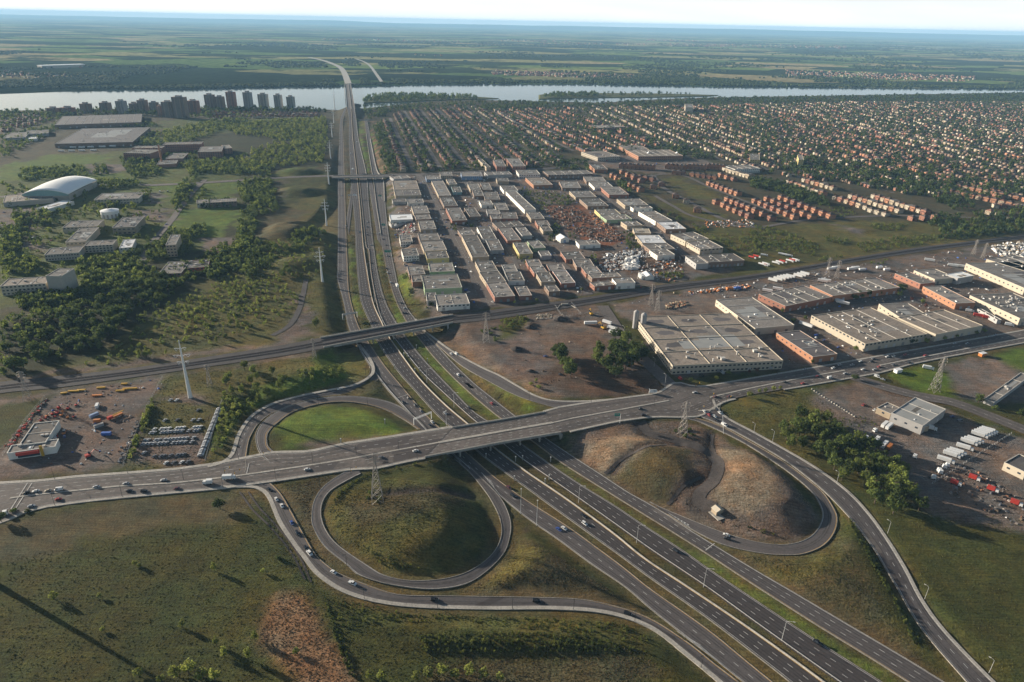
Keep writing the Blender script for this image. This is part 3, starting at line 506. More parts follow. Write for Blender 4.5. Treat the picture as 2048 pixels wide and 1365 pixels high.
# soil and plant zones: (colour, [(px, py) ...] or region + traced polygon)
def lin(c): return np.array(c, float)
C_ = dict(field=(.046, .056, .016), verge=(.074, .074, .040), lush6=(.085, .145, .022), lush=(.080, .130, .022), lawn=(.070, .122, .018), dirt=(.113, .100, .089), gravel=(.120, .108, .102), tan=(.185, .155, .112), straw=(.180, .125, .076), dark=(.040, .040, .018), olive=(.080, .086, .028),
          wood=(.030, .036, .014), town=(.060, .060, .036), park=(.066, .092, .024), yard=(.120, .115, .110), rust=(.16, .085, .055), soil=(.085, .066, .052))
ZN = [('town', 'P', [-800, 470, 500, 240, 660, 222, 720, 222, 2900, 150, 2900, 470, 1560, 540, 1300, 420, 1100, 340, 780, 350, 740, 240, 690, 240, 640, 240, 560, 400, 300, 600, -800, 700]),
      ('park', 'P', [-300, 690, -50, 300, 100, 245, 330, 240, 640, 235, 650, 330, 560, 360, 480, 500, 250, 560]),
      ('lawn', 'L', [0, 380, 720, 370, 780, 400, 600, 440, 560, 520, 0, 560]), ('lawn', 'L', [1170, 860, 1250, 740, 1700, 740, 1640, 920, 1250, 950]), ('lawn', 'L', [1340, 650, 1390, 560, 1670, 565, 1600, 670]), ('lawn', 'L', [990, 580, 1290, 560, 1200, 660, 1000, 710]),
      ('lawn', 'L', [300, 980, 430, 940, 440, 1000, 330, 1010]), ('park', 'L', [1440, 280, 1640, 270, 1700, 330, 1850, 310, 1800, 350, 1500, 350]), ('lawn', 'L', [560, 510, 900, 500, 900, 560, 600, 560]),
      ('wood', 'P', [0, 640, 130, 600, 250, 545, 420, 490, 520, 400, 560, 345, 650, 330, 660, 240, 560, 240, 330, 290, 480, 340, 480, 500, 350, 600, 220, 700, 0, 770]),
      ('olive', 'P', [420, 560, 640, 370, 668, 360, 668, 560, 690, 650, 560, 690, 260, 735, 130, 745, 300, 640]), ('verge', 'P', [500, 480, 520, 425, 570, 415, 615, 425, 600, 480]), ('olive', 'P', [530, 545, 560, 510, 620, 505, 640, 530, 620, 560]),
      ('gravel', 'X', [150, 340, 200, 330, 210, 480, 260, 680, 0, 760, 0, 690, 150, 560]), ('gravel', 'P', [-100, 815, 120, 778, 400, 742, 640, 700, 690, 700, 660, 720, 400, 752, 200, 770, -100, 830]), ('gravel', 'P', [-100, 772, 160, 735, 420, 700, 560, 680, 640, 668, 560, 688, 300, 725, -100, 776]),
      ('olive', 'P', [330, 755, 600, 715, 720, 700, 720, 730, 700, 760, 540, 790, 440, 850, 430, 930, 260, 945]), ('lush', 'P', [640, 700, 730, 700, 738, 740, 640, 770, 540, 795, 470, 840, 440, 900, 455, 830, 540, 770, 620, 755]),
      ('gravel', 'M', [350, 860, 480, 820, 1190, 710, 1100, 900, 900, 1364, -300, 1500, -200, 1400, 180, 1040]), ('gravel', 'M', [1150, 870, 1500, 830, 1560, 880, 1500, 1364, 950, 1364, 1000, 1180, 1380, 1090, 1500, 1000, 1180, 960]), ('olive', 'M', [1150, 880, 1560, 900, 1540, 1100, 1100, 1100]),
      ('dirt', 'P', [890, 648, 990, 630, 1180, 604, 1210, 620, 1310, 760, 1330, 780, 1200, 797, 1110, 795, 1060, 775, 990, 735, 880, 680]), ('tan', 'X', [1250, 660, 1340, 670, 1500, 800, 1900, 1020, 2048, 1110, 2048, 1150, 1650, 950, 1400, 810]), ('olive', 'Y', [0, 640, 180, 590, 260, 640, 100, 760, 0, 790]), ('soil', 'Y', [250, 1000, 700, 930, 1200, 1100, 1280, 1190, 700, 1250, 300, 1130]), ('gravel', 'Y', [0, 800, 300, 730, 400, 900, 350, 1080, 0, 1010]),
      ('yard', 'L', [880, 760, 1150, 750, 1190, 830, 1080, 820, 890, 800]), ('yard', 'L', [1000, 640, 1130, 620, 1090, 700, 960, 720]), ('yard', 'L', [600, 450, 860, 440, 850, 500, 600, 505]), ('yard', 'L', [1420, 940, 1600, 930, 1580, 1030, 1400, 1040]), ('yard', 'L', [-200, 750, 250, 740, 420, 760, 300, 880, -200, 900]), ('yard', 'L', [150, 930, 300, 930, 300, 1060, 100, 1000]), ('yard', 'L', [300, 345, 780, 290, 1100, 190, 1000, 260, 700, 370]), ('park', 'L', [540, 560, 830, 700, 760, 1000, 430, 1000, 200, 900, 400, 740]),
      ('field', 'P', [-100, 1060, 250, 1020, 500, 1000, 720, 1365, -100, 1420]), ('verge', 'P', [-60, 1050, 60, 1030, 240, 1002, 500, 980, 530, 1000, 470, 1040, 300, 1060, 100, 1120, -60, 1130]), ('field', 'P', [150, 1080, 560, 1040, 640, 1150, 560, 1260, 250, 1300]), ('straw', 'P', [560, 1190, 615, 1185, 660, 1260, 710, 1350, 720, 1420, 620, 1420, 520, 1270]), ('field', 'P', [620, 1150, 760, 1215, 1200, 1228, 1440, 1420, 740, 1420]), ('olive', 'P', [740, 1225, 1200, 1232, 1330, 1290, 1200, 1262, 760, 1250]), ('verge', 'P', [860, 1330, 1250, 1305, 1330, 1340, 1200, 1400, 850, 1360]),
      ('lush', 'P', [560, 840, 640, 812, 720, 812, 800, 850, 760, 880, 560, 900]), ('gravel', 'P', [590, 895, 700, 875, 850, 865, 840, 872, 700, 890, 620, 903]), ('verge', 'P', [545, 975, 700, 945, 650, 985, 640, 1050, 700, 1130, 640, 1100, 580, 1010]), ('olive', 'P', [640, 1000, 780, 960, 950, 985, 985, 1050, 940, 1130, 800, 1150, 680, 1080]), ('verge', 'P', [690, 1010, 780, 985, 930, 985, 930, 1015, 720, 1050]), ('verge', 'P', [925, 1180, 1010, 1110, 1040, 1060, 1290, 1210, 1220, 1205, 1090, 1190]), ('olive', 'P', [960, 1165, 1010, 1110, 1030, 1070, 1100, 1090, 1050, 1150]),
      ('lush6', 'P', [722, 655, 745, 690, 800, 760, 890, 858, 905, 858, 826, 781, 752, 685, 738, 652]), ('lush6', 'P', [768, 648, 795, 686, 842, 744, 950, 840, 960, 840, 860, 740, 800, 664]), ('lush6', 'P', [795, 640, 825, 680, 855, 722, 912, 783, 1000, 855, 1030, 850, 930, 770, 830, 668, 812, 640]), ('lush6', 'P', [886, 710, 1060, 830, 1090, 820, 1060, 805, 960, 760]), ('lush6', 'P', [760, 510, 800, 640, 825, 645, 782, 540]), ('lush6', 'P', [700, 500, 715, 600, 740, 660, 730, 600, 712, 500]), ('lush6', 'U', [780, 1100, 840, 1364, 800, 1364, 765, 1100]), ('lush6', 'U', [640, 180, 690, 180, 770, 600, 710, 600]), ('straw', 'U', [720, 170, 740, 170, 845, 560, 800, 590]),
      ('lush6', 'P', [1060, 890, 1300, 1050, 1800, 1370, 1740, 1370, 1290, 1055]), ('dirt', 'P', [1130, 875, 1180, 850, 1330, 840, 1420, 860, 1540, 930, 1640, 1030, 1600, 1085, 1450, 1060, 1280, 990, 1160, 930]), ('tan', 'S', [1600, 600, 1690, 500, 1850, 520, 2048, 700, 2100, 900, 1900, 1000, 1650, 860, 1580, 840, 1700, 650]), ('tan', 'S', [740, 520, 1000, 430, 1300, 480, 1000, 620, 900, 690]), ('verge', 'S', [930, 700, 1200, 530, 1560, 540, 1400, 800, 1330, 900]),
      ('verge', 'P', [1400, 1085, 1640, 1120, 1690, 1060, 1720, 1100, 1790, 1250, 1900, 1380, 1850, 1380, 1600, 1200]), ('olive', 'P', [1400, 1110, 1600, 1130, 1690, 1090, 1700, 1130, 1540, 1160]), ('field', 'P', [1740, 990, 2300, 1000, 2300, 1450, 1990, 1380, 1830, 1150]), ('field', 'P', [1770, 1010, 1860, 1020, 2060, 1120, 2060, 1180, 1840, 1110]), ('olive', 'P', [1450, 830, 1460, 800, 1620, 770, 1720, 870, 1640, 930, 1560, 890]), ('yard', 'P', [1610, 790, 1740, 760, 1830, 790, 2100, 900, 2100, 1080, 1850, 1030, 1700, 870]),
      ('lawn', 'Z', [980, 1070, 1270, 1000, 1540, 1160, 1520, 1260, 1350, 1220]), ('yard', 'Z', [1420, 1000, 1760, 930, 2200, 1060, 2200, 1300, 1700, 1280, 1540, 1250]), ('lawn', 'Z', [1760, 920, 2048, 880, 2200, 940, 2200, 1050, 2000, 1060]), ('park', 'Z', [0, 1120, 480, 1060, 500, 1085, 0, 1165]),
      ('yard', 'P', [775, 350, 1190, 342, 1290, 420, 1420, 520, 1500, 540, 1330, 567, 880, 632, 850, 612, 815, 560, 790, 500]), ('rust', 'V', [330, 840, 600, 820, 1000, 1100, 800, 1170, 500, 1000]), ('soil', 'V', [700, 1200, 1500, 1200, 1420, 1330, 1050, 1364, 750, 1300]), ('lush', 'X', [950, 200, 1010, 170, 1080, 330, 1080, 420, 1020, 330]),
      ('olive', 'P', [1400, 530, 1390, 460, 1560, 450, 1700, 440, 2300, 450, 2300, 440, 2048, 472, 1820, 500, 1690, 522, 1500, 545]), ('olive', 'V', [1290, 620, 1420, 600, 1760, 760, 1560, 790]), ('olive', 'V', [1120, 740, 1500, 850, 1850, 900, 1800, 950, 1500, 950]), ('yard', 'P', [1215, 612, 1350, 580, 1500, 560, 1690, 530, 2300, 450, 2300, 620, 1700, 725, 1350, 760, 1270, 650]), ('gravel', 'D', [600, 930, 880, 980, 800, 1020]),
      ('yard', 'P', [1130, 325, 1300, 300, 1400, 318, 1440, 335, 1300, 348]), ('town', 'P', [-300, 330, 200, 235, 330, 240, 300, 300, 100, 310, -300, 400])]
rough = np.clip(GY / 500, .5, 6)
jx = (fbm(GX, GY, 21, 22) - .5) * 22 * rough; jy = (fbm(GX, GY, 22, 22) - .5) * 22 * rough
QX, QY = GX + jx, GY + jy
CO = np.tile(lin(C_['field']), (*GX.shape, 1)); CO[GY > 1500] = C_['town']
wmask = np.zeros_like(GX)
for zc, reg, fl in ZN:
    pts = pxs(reg, fl); W_ = [on_z(x, min(max(y, 120), 1700), -6.3 if zc == 'lush6' else 0)[:2] for x, y in pts]
    a = np.array(W_); s_ = (slice(max(0, np.searchsorted(YS, a[:, 1].min() - 60)), np.searchsorted(YS, a[:, 1].max() + 60)), slice(max(0, np.searchsorted(XS, a[:, 0].min() - 60)), np.searchsorted(XS, a[:, 0].max() + 60)))
    acc = np.zeros_like(GX[s_])
    for k, (ox, oy) in enumerate(((0, 0), (3, 1), (-3, 2), (1, -3), (-1, 3))): acc += poly_in(QX[s_] + ox * 1.2, QY[s_] + oy * 1.2, W_)
    acc = (acc / 5)[..., None]; CO[s_] = CO[s_] * (1 - acc) + lin(C_[zc]) * acc
    if zc == 'wood': wmask[s_] = np.maximum(wmask[s_], acc[..., 0])
# cut slopes and verges beside the roads are rougher, paler ground near the kerb
for j0, j1, i0, i1, k in PRESSED: CO[j0:j1, i0:i1] = CO[j0:j1, i0:i1] * (1 - .9 * np.minimum(k[..., None], 1)) + lin((.060, .050, .045)) * .9 * np.minimum(k[..., None], 1)
ver = np.clip(1 - EDGE / 3.2, 0, 1)[..., None] * .35; CO = CO * (1 - ver) + lin((.14, .108, .066)) * ver
pat = np.clip((fbm(GX, GY, 31, 45) - .42) * 4, 0, 1)[..., None] * ((GY < 1200)[..., None]); CO = CO * (1 - .35 * pat) + CO * .35 * pat * lin((1.25, 1.1, .95))
ny, nx = GX.shape
idx = np.arange(ny * nx).reshape(ny, nx)
Fq = np.stack([idx[:-1, :-1], idx[:-1, 1:], idx[1:, 1:], idx[1:, :-1]], -1).reshape(-1, 4)
me = mesh_np('ground', np.stack([GX, GY, H], -1).reshape(-1, 3), Fq, ['ground'], smooth=True)
ca = me.attributes.new('Col', 'FLOAT_COLOR', 'POINT'); ca.data.foreach_set('color', np.concatenate([CO, np.ones((*CO.shape[:2], 1))], -1).astype(np.float32).ravel())
obj('ground', me, kind='structure')
print('terrain', ny * nx, round(time.time() - T0, 1))

# river, far shore and hills
rv = MB(); rv.add([(-40000, 2100, -2), (40000, 2100, -2), (40000, 6500, -2), (-40000, 6500, -2)], [(0, 1, 2, 3)]); rv.build('river', 'water', kind='structure')
m, t, b = nodes('far_land'); N = t.nodes.new; K = t.links.new; b.inputs['Roughness'].default_value = 1; b.inputs['Specular IOR Level'].default_value = 0
g = N('ShaderNodeNewGeometry'); mp = N('ShaderNodeMapping'); mp.inputs['Scale'].default_value = (.0011, .0024, 0); mp.inputs['Rotation'].default_value = (0, 0, .3); K(g.outputs['Position'], mp.inputs[0])
vo = N('ShaderNodeTexVoronoi'); vo.inputs['Scale'].default_value = 1.0; vo.distance = 'CHEBYCHEV'; K(mp.outputs[0], vo.inputs['Vector'])
rp = N('ShaderNodeValToRGB'); sp = N('ShaderNodeSeparateColor'); K(vo.outputs['Color'], sp.inputs[0]); K(sp.outputs[0], rp.inputs[0]); rp.color_ramp.interpolation = 'CONSTANT'
for i, (p_, c) in enumerate([(0, (.028, .040, .016)), (.30, (.15, .20, .055)), (.46, (.26, .24, .10)), (.6, (.032, .045, .018)), (.74, (.32, .26, .13)), (.84, (.11, .16, .045))]):
    e = rp.color_ramp.elements[i] if i < 2 else rp.color_ramp.elements.new(p_); e.position = p_; e.color = (*c, 1)
z = N('ShaderNodeTexNoise'); z.inputs['Scale'].default_value = .0016; z.inputs['Detail'].default_value = 10; z.inputs['Roughness'].default_value = .72; K(g.outputs['Position'], z.inputs['Vector'])
r2 = N('ShaderNodeMapRange'); r2.inputs[1].default_value = .40; r2.inputs[2].default_value = .46; K(z.outputs[0], r2.inputs[0])
mx = N('ShaderNodeMix'); mx.data_type = 'RGBA'; mx.inputs[6].default_value = (.038, .052, .022, 1); K(r2.outputs[0], mx.inputs[0]); K(rp.outputs[0], mx.inputs[7])
z2 = N('ShaderNodeTexNoise'); z2.inputs['Scale'].default_value = .02; z2.inputs['Detail'].default_value = 6; K(g.outputs['Position'], z2.inputs['Vector'])
r3 = N('ShaderNodeMapRange'); r3.inputs[1].default_value = .3; r3.inputs[2].default_value = .7; r3.inputs[3].default_value = .55; r3.inputs[4].default_value = 1.45; K(z2.outputs[0], r3.inputs[0])
vm = N('ShaderNodeVectorMath'); vm.operation = 'SCALE'; K(mx.outputs[2], vm.inputs[0]); K(r3.outputs[0], vm.inputs['Scale']); K(vm.outputs[0], b.inputs['Base Color']); M['far_land'] = m
o_ = np.argsort(FS[:, 0]); fx = np.r_[-45000, FS[o_, 0], 45000]; fy = np.r_[FS[o_, 1][0], FS[o_, 1], FS[o_, 1][-1]]
xx = np.r_[np.linspace(-45000, -6000, 14), np.linspace(-5500, 6500, 61), np.linspace(7000, 45000, 14)]; base_y = np.interp(xx, fx, fy) + (np.random.default_rng(5).random(len(xx)) - .5) * 40
rows = [np.stack([xx, base_y - 8, np.full_like(xx, -5)], 1), np.stack([xx, base_y + 5, np.full_like(xx, 0.)], 1)]
for yy in (5200, 6500, 8000, 11000, 15000, 22000, 30000, 40000, 48000): rows.append(np.stack([xx, np.full_like(xx, yy), np.zeros_like(xx)], 1))
V = np.array(rows); n1, n2 = V.shape[:2]; idx = np.arange(n1 * n2).reshape(n1, n2)
obj('far_shore', mesh_np('far_shore', V.reshape(-1, 3), np.stack([idx[:-1, :-1], idx[:-1, 1:], idx[1:, 1:], idx[1:, :-1]], -1).reshape(-1, 4), ['far_land']), kind='structure')
xx = np.linspace(-42000, 42000, 260); rows = []
hh = 60 + 215 * fbm(xx, xx * 0, 8, 9000) * np.clip(fbm(xx, xx * 0 + 50, 9, 26000) * 2 - .35, .12, 1)
for yy, k in ((36000, 0), (38000, .5), (40500, 1), (44000, .8), (47000, 0)): rows.append(np.stack([xx, np.full_like(xx, yy) + 900 * (fbm(xx, xx * 0 + yy, 10, 4000) - .5), hh * k], 1))
V = np.array(rows); n1, n2 = V.shape[:2]; idx = np.arange(n1 * n2).reshape(n1, n2)
obj('hills', mesh_np('hills', V.reshape(-1, 3), np.stack([idx[:-1, :-1], idx[:-1, 1:], idx[1:, 1:], idx[1:, :-1]], -1).reshape(-1, 4), ['leaf_dark'], smooth=True), kind='structure')
# haze: one closed box of even air
HZ = MB(); HZ.box((0, 22500, -8), (88000, 52000, 358)); ho = HZ.build('haze', [], kind='stuff')
m = bpy.data.materials.new('haze'); m.use_nodes = True; t = m.node_tree; t.nodes.clear(); pv = t.nodes.new('ShaderNodeVolumePrincipled'); oo = t.nodes.new('ShaderNodeOutputMaterial')
pv.inputs['Color'].default_value = (.38, .68, 1, 1); pv.inputs['Density'].default_value = 3.9e-5; pv.inputs['Anisotropy'].default_value = 0; t.links.new(pv.outputs[0], oo.inputs['Volume']); ho.data.materials.append(m)
# island and spit in the river are low banks of earth
def bank(name, pts, z=.6):
    P_ = [on_z(x, y, 0) for x, y in pts]; n = len(P_); c = np.mean(P_, 0)
    V = [(p[0], p[1], -4) for p in P_] + [((p[0] - c[0]) * .97 + c[0], (p[1] - c[1]) * .95 + c[1], z) for p in P_]
    b_ = MB(); b_.add(V, [(i, (i + 1) % n, n + (i + 1) % n, n + i) for i in range(n)] + [tuple(range(n, 2 * n))]); return b_.build(name, 'weeds', kind='structure')
bank('island', [(1075, 199), (1110, 196.5), (1250, 195), (1330, 194), (1420, 192), (1440, 190.5), (1330, 187.5), (1200, 186.5), (1110, 187), (1075, 190)])
bank('spit', [(725, 206), (800, 204), (860, 201), (960, 198), (1000, 197), (960, 194), (860, 190), (760, 191), (730, 196)])
# ------------------------------------------------------------------ bridges
def bridge_mesh(Lp, Rp, thick, m_):
    n = len(Lp); V = np.concatenate([Lp, Rp, Rp - [0, 0, thick], Lp - [0, 0, thick]]); F = []
    for i in range(n - 1):
        for a, b_ in ((0, n), (n, 2 * n), (2 * n, 3 * n), (3 * n, 0)): F.append((a + i, b_ + i, b_ + i + 1, a + i + 1))
    F += [(0, 3 * n, 2 * n, n), (n - 1, 2 * n - 1, 3 * n - 1, 4 * n - 1)]
    return mesh_np('deck', V, F, [m_])
kl, kr = DECK; kl = resample(kl, 14, False); kr = resample(kr, 14, False)
br = thing('road_bridge', 'wide concrete road bridge carrying the boulevard over the motorway', 'bridge', kl[0])
O_ = np.array(br.location)
def sub(P_): return np.asarray(P_) - O_
obj('deck', bridge_mesh(sub(kl), sub(kr), 1.1, 'concrete'), br)
wl, wr = kl + (kr - kl) * .03, kl + (kr - kl) * .97
ax = strip_mesh('roadway', sub(wl), sub(wr), 'asphalt_old', .02); obj('roadway', ax, br)
mk = MB()
for t_ in (.14, .27, .40, .64, .76, .88):
    C2 = resample(wl + (wr - wl) * t_, 36, False); nn = normals2(C2)
    for i in range(0, 34, 3): mk.add([(*(C2[i + k][:2] - O_[:2] + nn[i + k] * s * .14), C2[i + k][2] - O_[2] + .05) for k, s in ((0, -1), (0, 1), (1, 1), (1, -1))], [(0, 1, 2, 3)])
mk.build('lane_marking', 'white_line', br, 'stuff')
obj('median', wall_mesh('median', sub(kl + (kr - kl) * .515), 1.3, .3, 'concrete', 0), br)
for s in (0.005, .995):
    obj('parapet', wall_mesh('parapet', sub(kl + (kr - kl) * s), .3, 1.0, 'concrete', -1.15), br)
    rail = MB(); P_ = sub(kl + (kr - kl) * s)
    for a, b_ in zip(P_[:-1], P_[1:]): rail.bar(a + [0, 0, 1.5], b_ + [0, 0, 1.5], .09); rail.bar(a + [0, 0, 1.0], a + [0, 0, 1.5], .07)
    rail.build('handrail', 'galv', br)
for s in (.10, .3, .5, .7, .9):
    t_ = s * 13; a, b_ = kl[int(t_)], kr[int(t_)]
    pr = MB(); g0 = float(hgt(*((a + b_) / 2)[:2]))
    for q in (.12, .37, .63, .88):
        p = a + (b_ - a) * q; pr.bar((*sub([*p[:2], g0 - .5])[:2], -8.6), (*sub(p)[:2], -1.9), .8, .8, 8)
    d = math.atan2((b_ - a)[1], (b_ - a)[0]); c = sub((a + b_) / 2); pr.box((c[0], c[1], -2.3), (float(np.linalg.norm((b_ - a)[:2])) * .92, 1.6, 1.0), d)
    pr.build('pier', 'concrete', br)
for i, s in ((0, -1), (13, 1)):
    a, b_ = kl[i], kr[i]; d = math.atan2((b_ - a)[1], (b_ - a)[0]); c = sub((a + b_) / 2); ab = MB(); ab.box((c[0], c[1], -8.2), (float(np.linalg.norm((b_ - a)[:2])) + 2, 2.2, 7.0), d); ab.build('abutment', 'concrete', br)

# railway bridge: two decks with girders, gravel and rails between railings
bl = [on_z(640, 676, .6), on_z(906, 630, .6)]; bb = [on_z(648, 697, .6), on_z(906, 647, .6)]
bl, bb = np.array(bl), np.array(bb); Lr, Rr = resample(bl, 24, False), resample(bb, 24, False)
rb = thing('railway_bridge', 'dark steel railway bridge on concrete piers crossing the motorway', 'bridge', Lr[0]); O_ = np.array(rb.location)
obj('deck', bridge_mesh(sub(Lr + (Rr - Lr) * .08), sub(Lr + (Rr - Lr) * .92), .8, 'ballast'), rb)
for s in (.06, .94): obj('girder', wall_mesh('girder', sub(Lr + (Rr - Lr) * s), .35, 1.35, 'concrete', -1.5), rb)
for s in (.28, .36, .62, .70): obj('rail', wall_mesh('rail', sub(Lr + (Rr - Lr) * s), .12, .35, 'steel_rail', 0), rb)
rail = MB(); P_ = sub(Lr + (Rr - Lr) * .02)
for a, b_ in zip(P_[:-1], P_[1:]): rail.bar(a + [0, 0, 1.9], b_ + [0, 0, 1.9], .08); rail.bar(a + [0, 0, .3], a + [0, 0, 1.9], .07); rail.bar(a + [0, 0, 1.1], b_ + [0, 0, 1.1], .06)
rail.build('railing', 'galv', rb)
for px in (741, 782, 822, 862):
    a, b_ = on_z(px - 8, 668 - (px - 741) * .16, -6.5), None
    p = Lr[0] + (Lr[-1] - Lr[0]) * ((px - 648) / 258.0); q = Rr[0] + (Rr[-1] - Rr[0]) * ((px - 648) / 258.0)
    pr = MB()
    for k in (.2, .5, .8): c = sub(p + (q - p) * k); pr.bar((c[0], c[1], -8.2), (c[0], c[1], -1.6), .7, .7, 8)
    c = sub((p + q) / 2); pr.box((c[0], c[1], -2.1), (1.6, float(np.linalg.norm(p - q)) * .95, 1.0), math.atan2((q - p)[1], (q - p)[0]) - math.pi / 2); pr.build('pier', 'concrete', rb)
for i in (1, 22):
    c = sub((Lr[i] + Rr[i]) / 2); d = (Rr[i] - Lr[i]); ab = MB(); ab.box((c[0], c[1], -7.4), (2, float(np.linalg.norm(d)) + 5, 6.5), math.atan2(d[1], d[0]) - math.pi / 2); ab.build('abutment', 'concrete', rb)
# rails and sleepers of the line either side
for key in ('RW', 'RE'):
    Lr, Rr, dz, o = ROADS[key]
    for s in (.36, .44, .58, .66): obj('rail', wall_mesh('rail', Lr + (Rr - Lr) * s, .12, .32, 'steel_rail', 0), o)
    sl = MB()
    for s in (.40, .62):
        C2 = Lr + (Rr - Lr) * s; C2 = resample(C2, int(length(C2) / 2.4), False); nn = normals2(C2)
        for p, n_ in zip(C2, nn): sl.box((p[0], p[1], p[2]), (.5, 2.6, .16), math.atan2(n_[1], n_[0]) - math.pi / 2)
    sl.build('sleeper', 'sleeper', o, 'stuff')
# far crossings
def crossing(pa, pb, wid, label, thick=1.2, z0=1.0):
    a, b_ = on_z(*pa, z0), on_z(*pb, z0); P_ = resample(np.array([a, b_]), 8, False); Lq, Rq = offset(P_, -wid / 2), offset(P_, wid / 2)
    t = thing('road_bridge', label, 'bridge', a); o0 = np.array(t.location)
    obj('deck', bridge_mesh(Lq - o0, Rq - o0, thick, 'concrete'), t); obj('roadway', strip_mesh('roadway', Lq * .96 + Rq * .04 - o0, Rq * .96 + Lq * .04 - o0, 'asphalt_old', .02), t)
    for Q_ in (Lq, Rq): obj('parapet', wall_mesh('parapet', Q_ - o0, .3, 1.1, 'concrete', -1.25), t)
    for i in (2, 4, 5):
        pr = MB(); c = P_[i] - o0; d = P_[-1] - P_[0]; pr.box((c[0], c[1], -9), (1.4, wid * .9, 7.9), math.atan2(d[1], d[0])); pr.build('pier', 'concrete', t)
crossing((664, 354), (786, 352), 22, 'street bridge over the motorway beside the earth hills and workshops')
crossing((683, 242), (742, 239.5), 14, 'small far street bridge over the motorway short of the river')
# river bridge: twin decks on piers between the banks
_rs, _re = on_hw(696, 216), on_hw(695, 166)
t = thing('river_bridge', 'long twin deck motorway bridge over the wide river', 'bridge', (_rs[0], _rs[1], 0)); o0 = np.array(t.location)
for keys in (('A', 'Bm'), ('Cm', 'Cm')):
    ys = np.arange(2520, 3660, 40.0); Lq, Rq = [], []
    for y in ys:
        Lr, Rr = ROADS['Bm' if keys[0] == 'A' else 'Cm'][:2]; j = np.argsort(Lr[:, 1])
        xl, xr = np.interp(y, Lr[j, 1], Lr[j, 0]), np.interp(y, Rr[np.argsort(Rr[:, 1]), 1], np.sort(Rr[:, 0])[np.argsort(np.sort(Rr[:, 0]))] if False else Rr[np.argsort(Rr[:, 1]), 0])
        Lq.append((xl - 1, y, z_hw(y) - .05)); Rq.append((xr + 1, y, z_hw(y) - .05))
    Lq, Rq = np.array(Lq) - o0, np.array(Rq) - o0
    obj('deck', bridge_mesh(Lq, Rq, 2.6, 'asphalt_old'), t)
    for Q_ in (Lq, Rq): obj('parapet', wall_mesh('parapet', Q_, .35, 1.2, 'concrete', 0), t)
    for i in range(1, len(ys) - 1, 2):
        pr = MB(); c = (Lq[i] + Rq[i]) / 2; pr.box((c[0], c[1], -6), (abs(Rq[i][0] - Lq[i][0]) * .6, 3, c[2] + 3.6)); pr.build('pier', 'concrete', t)
for y in (2960, 3160):
    k = int((y - 2520) / 40)
    for s in (-1, 1): pr = MB(); c = (Lq[k] + Rq[k]) / 2; pr.bar((c[0] - 12 + s * 14, y - o0[1], 0), (c[0] - 12 + s * 13, y - o0[1], 44), 1.6, 1.0, 6); pr.build('pylon', 'concrete', t)
# roads on the far shore
def far_road(pts, wid, m_):
    P_ = resample(np.array([on_z(x, y, .5) for x, y in pts]), 60); obj('road', strip_mesh('road', offset(P_, -wid / 2), offset(P_, wid / 2), m_, .3), kind='structure')
far_road([(697, 169), (694, 160), (688, 145), (680, 135), (665, 128), (645, 121), (618, 115)], 34, 'concrete'); far_road([(764, 165), (752, 148), (740, 132), (728, 124), (712, 118)], 18, 'concrete')

# ------------------------------------------------------------------ pavements, medians, barriers
def ridge(key, name, P_, half, h, m_='concrete', z0=-.5):
    return obj(name, wall_mesh(name, P_, half, h, m_, z0), kind='structure')
def side(key, which, off, half, h=.17, name='sidewalk', m_='concrete', s0=0, s1=1):
    P_ = ROADS[key][0 if which == 'L' else 1]; n = len(P_); P_ = P_[int(s0 * (n - 1)):int(s1 * (n - 1)) + 1].copy(); P_[:, 2] += ROADS[key][2]
    return ridge(key, name, offset(P_, off), half, h, m_)
side('W', 'L', -1.4, 1.5); side('W', 'R', .9, 1.0); side('F', 'L', -1.2, 1.2); side('F', 'R', 1.0, 1.0, s0=.02, s1=.25); side('F', 'R', .8, .8, s0=.33)
side('P', 'L', -1.3, 1.5); side('R', 'L', -.9, 1.3); side('E', 'R', .8, 1.0); side('T', 'R', .7, 1.0)
for k, a, b_ in (('P', 'R', .3), ('PQ', 'L', -.3), ('PQ', 'R', .3), ('LQ', 'L', -.3), ('LQ', 'R', .3), ('R', 'R', .3), ('E', 'L', -.3), ('S', 'L', -.3), ('S', 'R', .3), ('T', 'L', -.3), ('A', 'R', .3), ('A', 'L', -.3), ('Dm', 'R', .3), ('Dm', 'L', -.3), ('Cm', 'R', .35), ('Bm', 'L', -.3)):
    side(k, a, b_, .22, .16, 'kerb', 'kerb')
def track(name, pts, wd, m_):
    P_ = resample(np.array([at(*q) for q in pts]), 90); Lq, Rq = offset(P_, -wd / 2), offset(P_, wd / 2)
    for Q_ in (Lq, P_, Rq): Q_[:, 2] = hgt(Q_[:, 0], Q_[:, 1]) + .28
    V = np.stack([Lq, P_, Rq], 1).reshape(-1, 3); i = np.arange(89) * 3; F = np.concatenate([np.stack([i, i + 1, i + 4, i + 3], 1), np.stack([i + 1, i + 2, i + 5, i + 4], 1)]); obj(name, mesh_np(name, V, F, [m_]), kind='structure')
track('dirt_track', TRK[0][0], 9, 'soil'); track('ditch', TRK[1][0], 2.5, 'soil'); track('ditch', TRK[2][0], 3, 'soil'); track('ditch', TRK[3][0], 2.5, 'soil'); track('dirt_track', [(612, 560), (606, 590), (598, 620), (580, 650), (545, 672)], 6, 'ballast'); track('dirt_track', [(480, 985), (505, 1020), (545, 1060), (585, 1110), (610, 1160)], 1.2, 'soil'); track('dirt_track', [(497, 985), (520, 1018), (558, 1058), (598, 1112), (622, 1165)], 1.2, 'soil')
